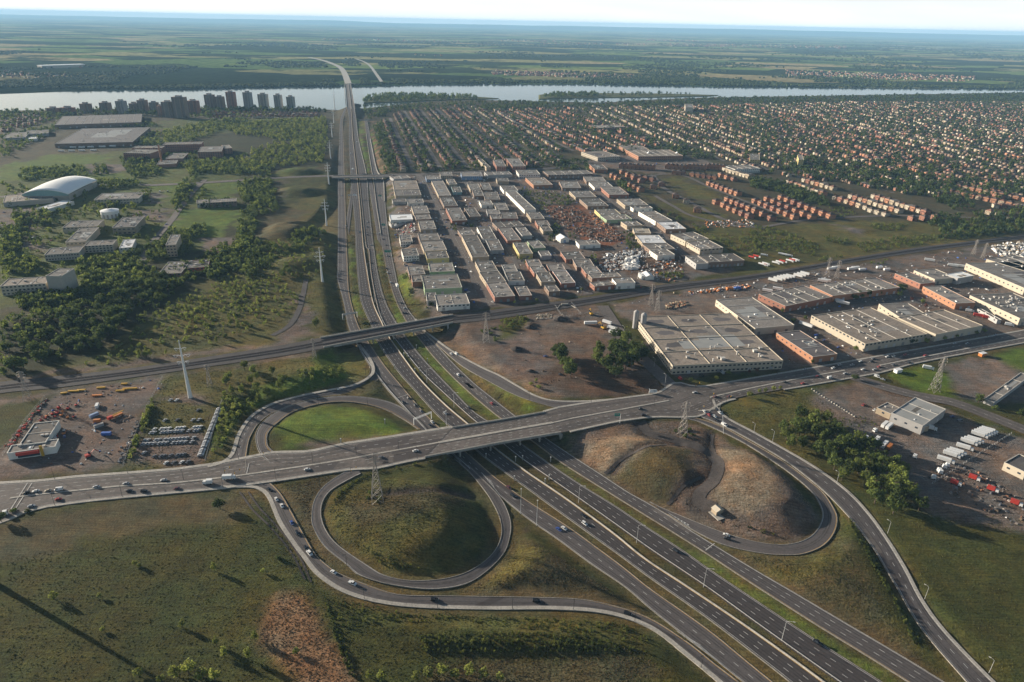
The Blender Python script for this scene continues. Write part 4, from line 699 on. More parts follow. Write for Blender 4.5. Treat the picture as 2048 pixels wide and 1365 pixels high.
# raised medians of the boulevard
for key, pts, z_ in (('W', [(20, 997), (58, 991), (234, 973), (352, 966), (469, 953), (600, 934), (693, 919), (825, 895), (880, 885)], .2), ('F', [(1105, 846), (1145, 837), (1250, 818), (1338, 801.5)], .9), ('F', [(1398, 822), (1400, 823), (1432, 818)], .2), ('F', [(1420, 795), (1500, 777), (1600, 757), (1690, 741)], .2), ('F', [(1760, 731), (1900, 704), (2060, 674), (2200, 648)], .2)):
    Q_ = []
    for x, y in pts:
        zz = z_
        for _ in range(3): p = on_z(x, y, zz); d = ROADS[key][0]; j = np.argmin(np.hypot(d[:, 0] - p[0], d[:, 1] - p[1])); zz = d[j, 2] + .15
        p[2] = zz; Q_.append(p)
    P_ = resample(np.array(Q_), max(4, int(length(np.array(Q_)) / 8)), False); ridge(key, 'median', P_, .8, .22)
def ways(P_, name, label, cat, half, h, m_, s0, s1, taper=.5, posts=None):
    n = len(P_); Q_ = P_[int(s0 * (n - 1)):int(s1 * (n - 1)) + 1]; t = thing(name, label, cat, Q_[0]); o0 = np.array(t.location)
    if posts is None: obj('wall', wall_mesh('wall', Q_ - o0, half, h, m_, -.3, taper), t)
    else:
        obj('rail', wall_mesh('rail', Q_ - o0 + [0, 0, .45], half, .35, m_, 0, 1), t); C2 = resample(Q_ - o0, int(length(Q_) / posts), False); b_ = MB()
        for p in C2: b_.box((p[0], p[1], p[2] - .4), (.22, .22, 1.15))
        b_.build('post', m_, t, 'stuff')
    return t
B_ = ROADS['Bm'][1]; ways(offset(B_, .5), 'barrier_wall', 'long pale concrete barrier along the inner edge of the left motorway', 'barrier', .4, 1.0, 'concrete', .0, 1.0)
C0 = ROADS['Cm'][0]; ways(offset(C0, -.9), 'guard_rail', 'steel guard rail on posts in the grassy median of the lower motorway', 'guard rail', .16, .4, 'galv', .62, 1.0, posts=3.2)
A0 = ROADS['A'][0]; ways(offset(A0, -1.2), 'guard_rail', 'steel guard rail on the outer verge above the lower loop', 'guard rail', .16, .4, 'galv', .79, .90, posts=3.2)
C1 = ROADS['Cm'][1]; ways(offset(C1, .9), 'barrier_wall', 'concrete barrier beside the right motorway above the bridge', 'barrier', .35, .9, 'concrete', .30, .64)
D0 = ROADS['Dm'][0]; ways(offset(D0, -.8), 'barrier_wall', 'concrete barrier on the inner edge of the right collector road', 'barrier', .35, .9, 'concrete', .12, .58)
D1 = ROADS['Dm'][1]; ways(offset(D1, 1.6), 'sidewalk_wall', 'pale retaining kerb wall along the workshops beside the collector road', 'wall', .9, 1.3, 'concrete', .16, .48, taper=.9)
# wide pale painted gores
def gore(pts, z_, nstr=7):
    """white chevron bars in a wedge between two roads"""
    b_ = MB(); P_ = [np.array(on_z(x, y, z_)) for x, y in pts]      # wedge: a0, a1 (wide end), tip
    a0, a1, tip = P_
    for i in range(nstr):
        f0, f1 = i / nstr, (i + .45) / nstr; l0, l1 = a0 + (tip - a0) * f0, a0 + (tip - a0) * f1; r0, r1 = a1 + (tip - a1) * f0, a1 + (tip - a1) * f1; k = (tip - (a0 + a1) / 2) * .1
        m0, m1 = (l0 + r0) / 2 + k, (l1 + r1) / 2 + k; b_.add([l0, m0, m1, l1], [(0, 1, 2, 3)]); b_.add([m0, r0, r1, m1], [(0, 1, 2, 3)])
    for v in (a0, a1): b_.add([v, tip, tip + [.3, 0, 0], v + [.3, 0, 0]], [(0, 1, 2, 3)])
    b_.build('gore_marking', 'white_line', kind='structure')
gore([(985, 968), (1001, 992), (962, 945)], -6.15); gore([(1400, 1290), (1470, 1350), (1352, 1262)], -4.55, 9); gore([(1378, 1050), (1384, 1059), (1336, 1026)], -5.75)
def bar_line(pa, pb, z_, wd=.5):
    a, b_ = on_z(*pa, z_), on_z(*pb, z_); d = (b_ - a)[:2]; d = d / np.linalg.norm(d); n_ = np.array([-d[1], d[0], 0]) * wd / 2
    q = MB(); q.add([a - n_, b_ - n_, b_ + n_, a + n_], [(0, 1, 2, 3)]); q.build('stop_line', 'white_line', kind='structure')
for pa, pb, z_ in (((55, 966), (22, 1018), .36), ((64, 966), (30, 1019), .36), ((498, 927), (493, 949), .4), ((492, 918), (527, 913), .4), ((1341, 803), (1358, 821), .3), ((1345, 802), (1362, 820), .3), ((762, 812), (774, 803), -5.3), ((1411, 1101), (1429, 1087), -5.5), ((1445, 822), (1447, 868), .3), ((793, 797), (816, 789), -6.2)): bar_line(pa, pb, z_)
# fresh patch on the lower ramp, oil stains and repair patches in the carriageways
rg = np.random.default_rng(12)
def patch(key, s, t0, t1, ln, m_):
    Lr, Rr, dz, o = ROADS[key]; n = len(Lr); k = ln / max(length(Lr), 1); V = []
    for q in np.linspace(s, min(s + k, .999), 5):
        i = q * (n - 1); a = int(min(i, n - 2)); f = i - a; l = Lr[a] * (1 - f) + Lr[a + 1] * f; r = Rr[a] * (1 - f) + Rr[a + 1] * f
        for t_ in (t0, t1): p = l + (r - l) * t_; V.append((p[0], p[1], p[2] + dz + .012))
    b_ = MB(); b_.add(V, [(2 * j, 2 * j + 1, 2 * j + 3, 2 * j + 2) for j in range(4)]); b_.build('road_patch', m_, o)
patch('R', .575, .06, .95, 8, 'asphalt_dark')
for key in ('A', 'Dm', 'W', 'F', 'Cm', 'Bm', 'T'):
    for _ in range(7):
        a = rg.choice([.05, .36, .66]); patch(key, rg.uniform(.3, .95), a, a + .27, rg.uniform(6, 45), 'asphalt_dark' if rg.random() < .6 else 'asphalt_old')

# ------------------------------------------------------------------ poles, gantries, towers
def monopole(px, py, h, label):
    p = at(px, py); t = thing('transmission_pole', label, 'power pole', p, math.radians(14), 'white power poles along the motorway')
    b_ = MB(); b_.bar((0, 0, -1), (0, 0, h), .035 * h * .75 + .35, .32, 12); b_.build('pole', 'white_metal', t)
    ft = MB(); ft.bar((0, 0, -1), (0, 0, .5), 2.2, 2.0, 12); ft.build('footing', 'concrete', t)
    for z_, w_ in ((.86, 4.6), (.745, 6.6), (.63, 4.8)):
        for s in (-1, 1):
            a = MB(); pr = [(0, 0, h * z_ - 1.2), (s * w_ * .35, 0, h * z_ + .2), (s * w_ * .75, 0, h * z_ + .5), (s * w_, 0, h * z_ + .3)]
            for q, r in zip(pr[:-1], pr[1:]): a.bar(q, r, .30, .22)
            ar = a.build('crossarm', 'white_metal', t); i_ = MB(); i_.bar((s * w_, 0, h * z_ + .2), (s * w_ * .72, 0, h * z_ - 2.0), .16); i_.bar((s * w_ * .72, 0, h * z_ - 2.0), (s * w_ * .45, 0, h * z_ + .2), .16); i_.build('insulator', 'white_metal', ar)
    return t
MONO = [(381, 796, 55, 'tall white power pole standing in the gravel car lot'), (645, 564, 45, 'white power pole beside the motorway, second from the car lot'), (653.5, 452, 44, 'white power pole between the hedge and the motorway, third from the car lot'), (658, 369, 43, 'white power pole close to the street bridge and earth hills'), (661.5, 318, 42, 'white power pole beyond the street bridge near the woods'), (664.5, 275, 42, 'white power pole short of the riverside street'), (668, 247, 44, 'white power pole nearest the river towers'), (670, 221, 66, 'white power pole on the river bank'), (-14, 1166, 55, 'white power pole at the edge of the dark mown field')]
POLES = [monopole(*a) for a in MONO]
# conductors: thin cables from pole to pole
cb = MB()
for (a, b_), (ia, ib) in zip(zip(POLES[:-2], POLES[1:-1]), zip(MONO[:-2], MONO[1:-1])): pass
def lattice(px, py, h, label, wide=None, heavy=1.0, rz=.25):
    p = at(px, py); t = thing('lattice_tower', label, 'power tower', p, rz, 'steel lattice power towers'); wd = (wide or h * .17) / 2; tw = wd * .16
    def corner(k, f):
        sx, sy = ((-1, -1), (1, -1), (1, 1), (-1, 1))[k % 4]; f2 = min(f / .78, 1); r = wd * (1 - f2) ** .85 * 1.0 + tw + (.0 if f < .78 else 0); return (sx * r, sy * r, h * f)
    lv = [0, .17, .33, .48, .61, .72, .80, .88, .95]; th = .115 * heavy * (h / 40) ** .5
    for k in range(4):
        b_ = MB()
        for f0, f1 in zip(lv[:-1], lv[1:]): b_.bar(corner(k, f0), corner(k, f1), th * 1.5)
        b_.build('leg', 'lattice', t)
    br_ = MB()
    for k in range(4):
        for f0, f1 in zip(lv[:-1], lv[1:]): br_.bar(corner(k, f0), corner(k + 1, f1), th); br_.bar(corner(k + 1, f0), corner(k, f1), th); br_.bar(corner(k, f1), corner(k + 1, f1), th)
    br_.bar((0, 0, h * .95), (0, 0, h), th * 1.3); br_.build('bracing', 'lattice', t, 'stuff')
    for f, w_ in ((.94, 4.2), (.86, 5.6), (.78, 4.6)):
        ar = MB()
        for s in (-1, 1):
            for q in (-tw, tw): ar.bar((s * tw, q, h * f + .9), (s * w_ * h / 45, 0, h * f), th); ar.bar((s * tw, q, h * f - .6), (s * w_ * h / 45, 0, h * f), th)
            ar.bar((s * w_ * h / 45, 0, h * f), (s * w_ * h / 45, 0, h * f - 2), .14)
        ar.build('crossarm', 'lattice', t)
    return t
LAT = [(755, 1002, 40, 'lattice tower on the mound inside the lower road loop'), (1364, 872, 33, 'lattice tower in bushes beside the right loop and boulevard'), (972, 684, 34, 'lattice tower among weeds beside the railway bridge'), (629, 716, 21, 'small lattice tower on the grassy bank left of the motorway'), (420, 773, 22, 'slim lattice tower behind the white power pole'), (57, 800, 28, 'lattice tower beside the railway left of the machinery yard'), (1301, 612, 28, 'left lattice tower behind the big tan factory roof'), (1314, 624, 27, 'right lattice tower of the pair behind the tan factory'), (1653, 553, 27, 'left lattice tower above the parked trailers by the railway'), (1672, 558, 26, 'right lattice tower above the parked trailers by the railway'), (1946, 510, 24, 'left lattice tower on the railway bank at the far right'), (1965, 517, 24, 'right lattice tower on the railway bank at the far right'), (1868, 783, 36, 'leaning looking lattice tower on the lawn beside the gravel lot')]
for a in LAT: lattice(a[0], a[1], a[2], a[3])

def lamp_proto(name, h, m_, arm, label, cat='street lamp', group=None):
    t = thing(name, label, cat, (0, 0, 0), 0, group); b_ = MB(); b_.bar((0, 0, -.4), (0, 0, h * (.93 if arm else 1)), .20 if h > 12 else .15, .10, 6); b_.build('pole', m_, t)
    if arm:
        for s in ((1,) if arm < 4 else (1,)):
            a = MB(); a.bar((0, 0, h * .92), (arm * .45, 0, h * .985), .10); a.bar((arm * .45, 0, h * .985), (arm, 0, h), .09); a.build('arm', m_, t)
            l = MB(); l.box((arm + .35, 0, h - .05), (1.1, .42, .2)); l.build('lamp_head', 'lamp_glass' if m_ != 'black_metal' else 'black_metal', t)
    else:
        l = MB(); l.bar((0, 0, h), (0, 0, h + .5), .5, .35, 8); l.build('lamp_head', 'lamp_glass' if m_ != 'black_metal' else 'black_metal', t)
    return t
def put_lamps(proto, places, group, rz=0.0, first=[True]):
    for i, (px, py, lab) in enumerate(places):
        p = at(px, py)
        if i == 0: proto.location = p; proto.rotation_euler = (0, 0, rz); proto['label'] = lab; proto['group'] = group
        else: dup(proto, p, rz, lab, group)
put_lamps(lamp_proto('street_lamp', 15.5, 'galv', 3.4, 'x'), [(1406.6, 1174.6, 'tall curved lamp post in the median below the right loop hut'), (1273, 1086, 'tall curved lamp post in the median level with the right loop entry'), (1157, 1006, 'tall curved lamp post in the median just below the road bridge'), (1563, 1282, 'tall curved lamp post in the median nearest the lower edge'), (908, 815, 'tall lamp post on the grass strip just above the road bridge'), (854, 766, 'tall lamp post between the carriageways between both bridges'), (765, 648, 'tall lamp post beside the barrier just above the railway bridge'), (749.5, 606, 'tall lamp post beside the barrier above the parked workshops'), (735.5, 548, 'tall lamp post beside the long barrier near the green sign'), (729, 505, 'tall lamp post beside the long barrier below the first gantry'), (723, 455, 'tall lamp post beside the long barrier level with a hill'), (718, 405, 'tall lamp post beside the long barrier short of the street bridge')], 'lamp posts along the motorway median', -.35)
put_lamps(lamp_proto('high_mast', 21, 'white_metal', 0, 'x', 'light mast', 'x'), [(1041, 1028, 'white high mast beside the end of the lower loop'), (893, 866, 'white high mast beside the gantry above the road bridge'), (1073, 1052, 'short pale mast on the verge below the white high mast')], 'white high masts')
bk = lamp_proto('street_lamp', 9.5, 'black_metal', 1.6, 'x')
BLK = [('W', .16, -.02, 'left end of the boulevard'), ('W', .16, 1.02, 'left end of the boulevard'), ('W', .30, -.02, 'boulevard by the machinery yard'), ('W', .30, 1.02, 'boulevard by the dirt verge'), ('W', .42, .5, 'boulevard median by the car lot'), ('W', .52, -.02, 'boulevard by the parked silver cars'), ('W', .52, 1.02, 'boulevard above the lone tree'), ('W', .64, 1.03, 'boulevard at the lower ramp mouth'), ('W', .70, .5, 'boulevard median near the two ramps'), ('W', .8, .5, 'boulevard median beside the loop lawn'), ('W', .9, .5, 'boulevard median near the bridge'), ('W', .98, 1.0, 'boulevard at the bridge end'),
       ('F', .06, -.02, 'boulevard beyond the bridge'), ('F', .13, .5, 'boulevard before the crossroads'), ('F', .2, 1.02, 'boulevard at the crossroads'), ('F', .33, -.02, 'boulevard below the tan factory'), ('F', .42, 1.02, 'boulevard by the young trees'), ('F', .55, -.02, 'boulevard by the brick factory'), ('F', .7, -.02, 'boulevard by the long factory'), ('F', .8, 1.02, 'boulevard by the lawn'),
       ('P', .3, -.02, 'upper ramp below the slope'), ('P', .5, -.02, 'upper ramp beside the poplars'), ('P', .7, 1.02, 'upper ramp beside the inner verge'), ('P', .85, -.02, 'upper ramp by the car lot hedge'), ('PQ', .45, 1.02, 'upper loop beside its lawn'), ('PQ', .65, 1.02, 'upper loop beside its lawn'), ('LQ', .1, -.03, 'lower loop mouth'), ('LQ', .35, -.03, 'lower loop outer kerb'), ('LQ', .6, 1.02, 'lower loop inner kerb'), ('LQ', .72, 1.02, 'lower loop inner kerb'),
       ('R', .42, .02, 'lower ramp at its bend'), ('R', .53, .02, 'lower ramp beside the berm'), ('R', .64, .02, 'lower ramp beside the berm'), ('R', .73, .02, 'lower ramp beside the berm'), ('R', .82, .02, 'lower ramp before the merge'), ('R', .93, .02, 'lower ramp at the merge'), ('S', .12, 1.02, 'right loop near the hut'), ('S', .3, 1.02, 'right loop bottom'), ('S', .62, 1.02, 'right loop far side'), ('S', .8, 1.02, 'right loop far side'), ('E', .3, 1.03, 'ramp below the dirt lot'), ('E', .5, 1.03, 'ramp below the dirt lot'), ('E', .62, -.03, 'ramp beside the grass wedge'),
       ('A', .74, 1.04, 'median of the left collector'), ('A', .82, 1.04, 'median of the left collector'), ('A', .9, 1.04, 'median of the left collector'), ('Dm', .62, 1.03, 'right collector below the bridge'), ('Dm', .72, 1.03, 'right collector beside the brown slope'), ('Dm', .82, -.03, 'right collector inner grass'), ('Dm', .88, 1.03, 'right collector near the lower edge')]
for i, (k, s, t_, w_) in enumerate(BLK):
    p, a = at_road(k, s, t_); p[2] = max(p[2], float(hgt(p[0], p[1]))); rz = a + (math.pi / 2 if t_ > .6 else -math.pi / 2)
    lab = 'thin black lamp post on the ' + w_
    if i == 0: bk.location = p; bk.rotation_euler = (0, 0, rz); bk['label'] = lab; bk['group'] = 'thin black lamp posts on ramps and boulevard'
    else: dup(bk, p, rz, lab, 'thin black lamp posts on ramps and boulevard')
gp = lamp_proto('street_lamp', 10, 'galv', 1.8, 'x')
put_lamps(gp, [(1507, 868, 'grey lamp post on the outer verge of the right ramp, nearest the crossroads'), (1545, 883, 'grey lamp post at the upper end of the tree belt'), (1673, 967, 'grey lamp post in front of the tree belt'), (1775, 1067, 'grey lamp post at the lower end of the tree belt'), (1849, 1199, 'grey lamp post beside the striped mown lawn'), (1977.5, 1347, 'grey lamp post at the lower right corner'), (1438, 825, 'grey lamp post at the crossroads kerb'), (1330, 768, 'grey lamp post at the mouth of the factory street'), (1247, 670, 'grey lamp post beside the factory street and dirt lot'), (1308, 735, 'grey lamp post beside the long factory side wall'), (1162, 590, 'wooden looking lamp post at the end of the workshop street'), (1110, 535, 'curved grey lamp post in the workshop street')], 'grey lamp posts on the right', 2.4)
# pale marker posts between the carriageways
wp = thing('marker_post', 'x', 'post', (0, 0, 0)); b_ = MB(); b_.box((0, 0, -.2), (.7, .5, 4.4)); b_.build('post', 'concrete', wp); b_ = MB(); b_.box((0, 0, 4.2), (.9, .7, .25)); b_.build('cap', 'white_metal', wp)
put_lamps(wp, [(1028.5, 962, 'pale post on the brown median under the bridge shadow'), (1090, 967, 'left one of two pale posts beside the white barrier'), (1098, 960, 'right one of two pale posts beside the guard rail'), (1031, 923, 'pale post at the shadow edge of the bridge, left one'), (1045, 921, 'pale post at the shadow edge of the bridge, middle one'), (1101, 924, 'pale post beside the green strip below the bridge'), (972, 917, 'pale post at the left end of the bridge shadow'), (808, 714, 'left pale post of the pair below the railway bridge'), (815, 715, 'right pale post of the pair below the railway bridge'), (830, 745, 'green topped post between the middle carriageways'), (839, 744, 'pale post right of the green topped post'), (768, 707, 'pale post on the left grass strip below the railway'), (789, 738, 'pale post on the left grass strip, lower one'), (833, 698, 'pale post on the right grass strip below the railway'), (855, 725, 'pale post on the right grass strip, lower one'), (682, 887, 'white post on the gravel below the upper loop lawn'), (770, 848, 'white post on the lawn of the upper loop')], 'pale posts between the carriageways')

def gantry(pa, pb, h, label, signs=(), back=True, zb=None):
    """portal over a carriageway with sign panels seen from this side"""
    a, b_ = at(*pa), at(*pb); z0 = min(a[2], b_[2]); d = b_ - a; Ln = float(np.hypot(d[0], d[1])); rz = math.atan2(d[1], d[0])
    t = thing('sign_gantry', label, 'sign gantry', (a[0], a[1], z0), rz)
    for x in (0, Ln): q = MB(); q.box((x, 0, -.5), (.5, .5, h + .5)); q.build('post', 'white_metal', t)
    q = MB()
    for y in (-.45, .45):
        for z_ in (h - 1.1, h): q.bar((0, y, z_), (Ln, y, z_), .12)
    n = int(Ln / 1.6)
    for i in range(n):
        x0, x1 = Ln * i / n, Ln * (i + 1) / n
        for y in (-.45, .45): q.bar((x0, y, h - 1.1 if i % 2 else h), (x1, y, h if i % 2 else h - 1.1), .07)
    q.build('truss', 'white_metal', t)
    for x, w_, hh, m_ in signs: q = MB(); q.box((x * Ln, -.75, h - .3 - hh / 2), (w_, .14, hh)); s_ = q.build('sign_panel', m_, t)
    return t
gantry((828, 852), (863, 838), 7, 'white sign gantry over the left collector road beside the loop lawn'); gantry((686, 640), (715, 636), 7.2, 'white sign gantry over the left road just above the railway bridge', [(.5, 15, 2.2, 'galv')])
gantry((697, 398), (714, 398), 7.5, 'pale overhead sign gantry just below the street bridge', [(.25, 7, 2.4, 'galv'), (.75, 6, 2.6, 'white_metal')])
def cantilever_sign(px, py, label, w_, hh, dir_, m_='green_sign', h=8.5, place=None):
    p = at(px, py); t = thing('road_sign', label, 'road sign', p, .05)
    q = MB(); q.bar((0, 0, -.4), (0, 0, h), .22, .18, 8); q.build('post', 'white_metal', t); q = MB(); q.bar((0, 0, h - .4), (dir_ * w_, 0, h - .4), .12); q.bar((0, 0, h - 1.4), (dir_ * w_, 0, h - 1.4), .12); q.build('arm', 'white_metal', t)
    q = MB(); q.box((dir_ * (w_ / 2 + .4), -.25, h - .4 - hh * .6), (w_, .12, hh)); s = q.build('sign_panel', m_, t)
    q = MB(); 
    for zz in (.55, -.1): q.box((dir_ * (w_ / 2 + .4), -.33, h - .4 - hh * .6 + hh / 2 + zz * hh * .4), (w_ * .7, .02, .28))
    q.build('lettering', 'white_line', s)
cantilever_sign(783, 513, 'wide green road sign above the right collector by the workshops', 9, 3.6, -1); cantilever_sign(772, 459, 'green road sign above the collector beside the white roofed hall', 6, 3.4, -1); cantilever_sign(764, 400, 'small green road sign beyond the white roofed hall', 6, 2.6, -1)
cantilever_sign(1239.5, 847, 'green and white direction sign on a pole beside the bridge approach', 4.6, 2.6, -1, h=9)
p = at(1303, 789); t = thing('billboard', 'white billboard panel with a round top on a post by the crossroads', 'billboard', p, .1); q = MB(); q.bar((-2.4, 0, 0), (-2.4, 0, 6), .25, .2, 6); q.build('post', 'white_metal', t); q = MB(); q.box((0.5, 0, 1.6), (5.2, .3, 3.2)); q.bar((3.4, -.15, 3.2), (3.4, .15, 3.2), 1.6, 1.6, 14); q.build('panel', 'white_metal', t)
# traffic lights at the two junctions
tl = thing('traffic_light', 'x', 'traffic light', (0, 0, 0)); b_ = MB(); b_.bar((0, 0, -.2), (0, 0, 6.2), .14, .1, 6); b_.build('pole', 'black_metal', tl); b_ = MB(); b_.bar((0, 0, 5.8), (4.2, 0, 6.1), .08); b_.build('arm', 'black_metal', tl); b_ = MB(); b_.box((4, 0, 5.2), (.5, .4, 1.2)); b_.build('signal_head', 'yellow_metal', tl); b_ = MB(); b_.box((.35, 0, 3), (.4, .4, 1.0)); b_.build('signal_head', 'yellow_metal', tl)
put_lamps(tl, [(470, 955, 'traffic light on the median left of the ramp mouths'), (450, 950, 'traffic light arm over the boulevard by the white truck'), (527, 914, 'traffic light at the tip between the upper ramps'), (1418, 800, 'traffic light at the crossroads, factory side'), (1398, 826, 'traffic light at the crossroads on the ramp island'), (1452, 806, 'traffic light at the crossroads by the meadow'), (1390, 778, 'traffic light at the crossroads under the factory'), (702, 950, 'traffic signal at the mouth of the lower loop')], 'traffic lights', .3)
print('structures', round(time.time() - T0, 1))
# ------------------------------------------------------------------ buildings
BR = np.random.default_rng(33)
WIN_ME = mesh_np('window', [(-.9, -.06, 0), (.9, -.06, 0), (.9, -.06, 1.5), (-.9, -.06, 1.5), (-.9, .05, 0), (.9, .05, 0), (.9, .05, 1.5), (-.9, .05, 1.5)], [(0, 1, 2, 3), (0, 4, 5, 1), (3, 2, 6, 7), (0, 3, 7, 4), (1, 5, 6, 2)], ['window'])
DOOR_ME = mesh_np('loading_door', [(-1.7, -.07, 0), (1.7, -.07, 0), (1.7, -.07, 3.6), (-1.7, -.07, 3.6), (-1.7, .05, 0), (1.7, .05, 0), (1.7, .05, 3.6), (-1.7, .05, 3.6)], [(0, 1, 2, 3), (0, 4, 5, 1), (3, 2, 6, 7), (0, 3, 7, 4), (1, 5, 6, 2)], ['door'])
VENT = MB(); VENT.box((0, 0, 0), (1.8, 1.4, 1.0)); VENT.box((0, 0, 1.0), (2.1, 1.7, .15)); VENT_ME = VENT.mesh('roof_vent', ['vent'])
SKYL = MB(); SKYL.box((0, 0, 0), (2.4, 1.3, .5), top=(.8, .7)); SKYL_ME = SKYL.mesh('skylight', ['membrane'])
DUCT = MB(); DUCT.bar((0, 0, 0), (0, 0, 1.6), .45, .45, 8); DUCT.bar((0, 0, 1.6), (0, 0, 2.0), .75, .5, 8); DUCT_ME = DUCT.mesh('roof_vent', ['vent'])
COLW = dict(tan='tan', brick='red brick', white='white', grey='grey', brown='brown', yellow='pale yellow', green='green', teal='teal', red='red', orange='orange', cream='cream', concrete='pale concrete', blue='blue')
def frame(reg, nums, h):
    (ax_, ay), (bx, by), (cx_, cy_) = pxs(reg, nums)
    z0 = 0.0
    for _ in range(3):
        a, b_, c = on_z(ax_, ay, z0 + h), on_z(bx, by, z0 + h), on_z(cx_, cy_, z0 + h); z0 = float(hgt(*((a + b_) / 2)[:2]))
        if abs(z0) < .6: z0 = 0.0; 
    u, s_ = (b_ - a)[:2], (c - a)[:2]; W_ = np.linalg.norm(u); D_ = np.linalg.norm(s_); u = u / W_; s_ = s_ / D_
    v = np.array([-u[1], u[0]])
    if D_ > W_: v = s_; u = np.array([v[1], -v[0]])
    W_ = max(3.0, float((b_ - a)[:2] @ u)); D_ = max(3.0, float((c - a)[:2] @ v))
    return np.array([a[0], a[1], z0]), math.atan2(u[1], u[0]), W_, D_
def building(reg, nums, h, wall='tan', roof='roof_a', label='', name='workshop', cat='building', vents=None, win=0, doors=None, floors=1, side_win=True, seams=True, group=None, coping='trim', ret=False):
    org, rz, W_, D_ = frame(reg, nums, h)
    t = thing(name, label, cat, org, rz, group)
    w_ = MB(); th = .35
    w_.box((W_ / 2, D_ / 2, -.6), (W_, D_, h + .6 - .55))
    for c, d in (((W_ / 2, th / 2), (W_, th)), ((W_ / 2, D_ - th / 2), (W_, th)), ((th / 2, D_ / 2), (th, D_ - 2 * th)), ((W_ - th / 2, D_ / 2), (th, D_ - 2 * th))): w_.box((*c, h - .55), (*d, .45))
    w_.build('wall', 'w_' + wall, t)
    r = MB(); r.box((W_ / 2, D_ / 2, h - .55), (W_ - 2 * th - .02, D_ - 2 * th - .02, .12))
    rf = r.build('roof', roof, t)
    cp = MB(); k = .5
    for c, d in (((W_ / 2, .1), (W_ + .3, k)), ((W_ / 2, D_ - .1), (W_ + .3, k)), ((.1, D_ / 2), (k, D_ - .6)), ((W_ - .1, D_ / 2), (k, D_ - .6))): cp.box((*c, h - .1), (*d, .16))
    cp.build('coping', coping, t)
    if seams and max(W_, D_) > 26:
        sm = MB(); n = int(max(W_, D_) / 22)
        for i in range(1, n + 1):
            q = i / (n + 1)
            if D_ > W_: sm.box((W_ / 2, D_ * q, h - .43), (W_ - 1, .45, .3))
            else: sm.box((W_ * q, D_ / 2, h - .43), (.45, D_ - 1, .3))
        sm.build('roof_seam', 'trim', t)
    if W_ * D_ > 250:
        for _ in range(int(BR.integers(1, 4))):
            a, b_ = BR.uniform(.12, .45) * W_, BR.uniform(.10, .4) * D_; q = MB(); q.box((BR.uniform(.3, .7) * W_, BR.uniform(.3, .7) * D_, h - .43), (a, b_, .012 + .004 * _)); q.build('roof_patch', ('roof_dark', 'roof_b', 'roof_a', 'roof_pale')[BR.integers(4)], rf)
    nv = vents if vents is not None else int(min(9, 1 + W_ * D_ / 190))
    for _ in range(nv):
        m_ = (VENT_ME, DUCT_ME, SKYL_ME, VENT_ME)[BR.integers(4)]; o = obj(m_.name.split('.')[0], m_, rf, loc=(BR.uniform(.12, .88) * W_, BR.uniform(.1, .9) * D_, h - .44), rz=BR.choice([0, math.pi / 2])); s = BR.uniform(.7, 1.35); o.scale = (s, s, s)
    nd = doors if doors is not None else (int(W_ / 12) if W_ > 9 else 0)
    for i in range(nd): obj('loading_door', DOOR_ME, t, loc=((i + .5 + BR.uniform(-.2, .2)) * W_ / nd, 0, 0))
    if win:
        wm = MB()
        for fl in range(floors):
            z_ = 1.2 + fl * (h / floors) if floors > 1 else h - 2.6
            n = max(2, int(W_ / win))
            for i in range(n): x = (i + .5) * W_ / n; wm.add([(x - win * .28, -.05, z_), (x + win * .28, -.05, z_), (x + win * .28, -.05, z_ + 1.6), (x - win * .28, -.05, z_ + 1.6), (x - win * .28, .1, z_ + 1.7), (x + win * .28, .1, z_ + 1.7)], [(0, 1, 2, 3), (3, 2, 5, 4)])
            if side_win:
                n = max(2, int(D_ / win))
                for i in range(n): y = (i + .5) * D_ / n; wm.add([(-.05, y + win * .28, z_), (-.05, y - win * .28, z_), (-.05, y - win * .28, z_ + 1.6), (-.05, y + win * .28, z_ + 1.6)], [(0, 1, 2, 3)])
        wm.build('window', 'window', t, 'stuff')
    elif side_win and D_ > 12:
        wm = MB(); n = int(D_ / 7)
        for i in range(n): y = (i + .5) * D_ / n; wm.add([(-.05, y + 1.1, h * .45), (-.05, y - 1.1, h * .45), (-.05, y - 1.1, h * .45 + 1.5), (-.05, y + 1.1, h * .45 + 1.5)], [(0, 1, 2, 3)])
        wm.build('window', 'window', t, 'stuff')
    return (t, W_, D_, h) if ret else t
ORD = ['first', 'second', 'third', 'fourth', 'fifth', 'sixth', 'seventh', 'eighth', 'ninth', 'tenth', 'eleventh', 'twelfth', 'thirteenth', 'fourteenth', 'fifteenth', 'sixteenth', 'seventeenth', 'eighteenth', 'nineteenth', 'twentieth']
def ordn(i): return ORD[i] if i < 20 else (['', '', 'twenty-', 'thirty-', 'forty-', 'fifty-', 'sixty-', 'seventy-', 'eighty-', 'ninety-'][(i + 1) // 10] + ORD[(i + 1) % 10 - 1] if (i + 1) % 10 else ['', '', '', 'thirtieth', 'fortieth', 'fiftieth', 'sixtieth', 'seventieth', 'eightieth', 'ninetieth'][min((i + 1) // 10, 9)])
def row(phrase, recs, fromw):
    """a row of workshops, listed from its near end"""
    cnt = {}
    for r in recs: cnt[r[3]] = cnt.get(r[3], 0) + 1
    seen = {}
    for r in recs:
        reg, nums, h, wall = r[:4]; kw = r[4] if len(r) > 4 else {}
        seen[wall] = seen.get(wall, 0) + 1; o = (ORD[seen[wall] - 1] + ' ') if cnt[wall] > 1 else 'the '
        lab = kw.pop('label', None) or f"{o}{COLW[wall]} workshop {phrase}, from {fromw}"
        building(reg, nums, h, wall, kw.pop('roof', 'roof_a'), lab, group='flat roofed workshops', **kw)
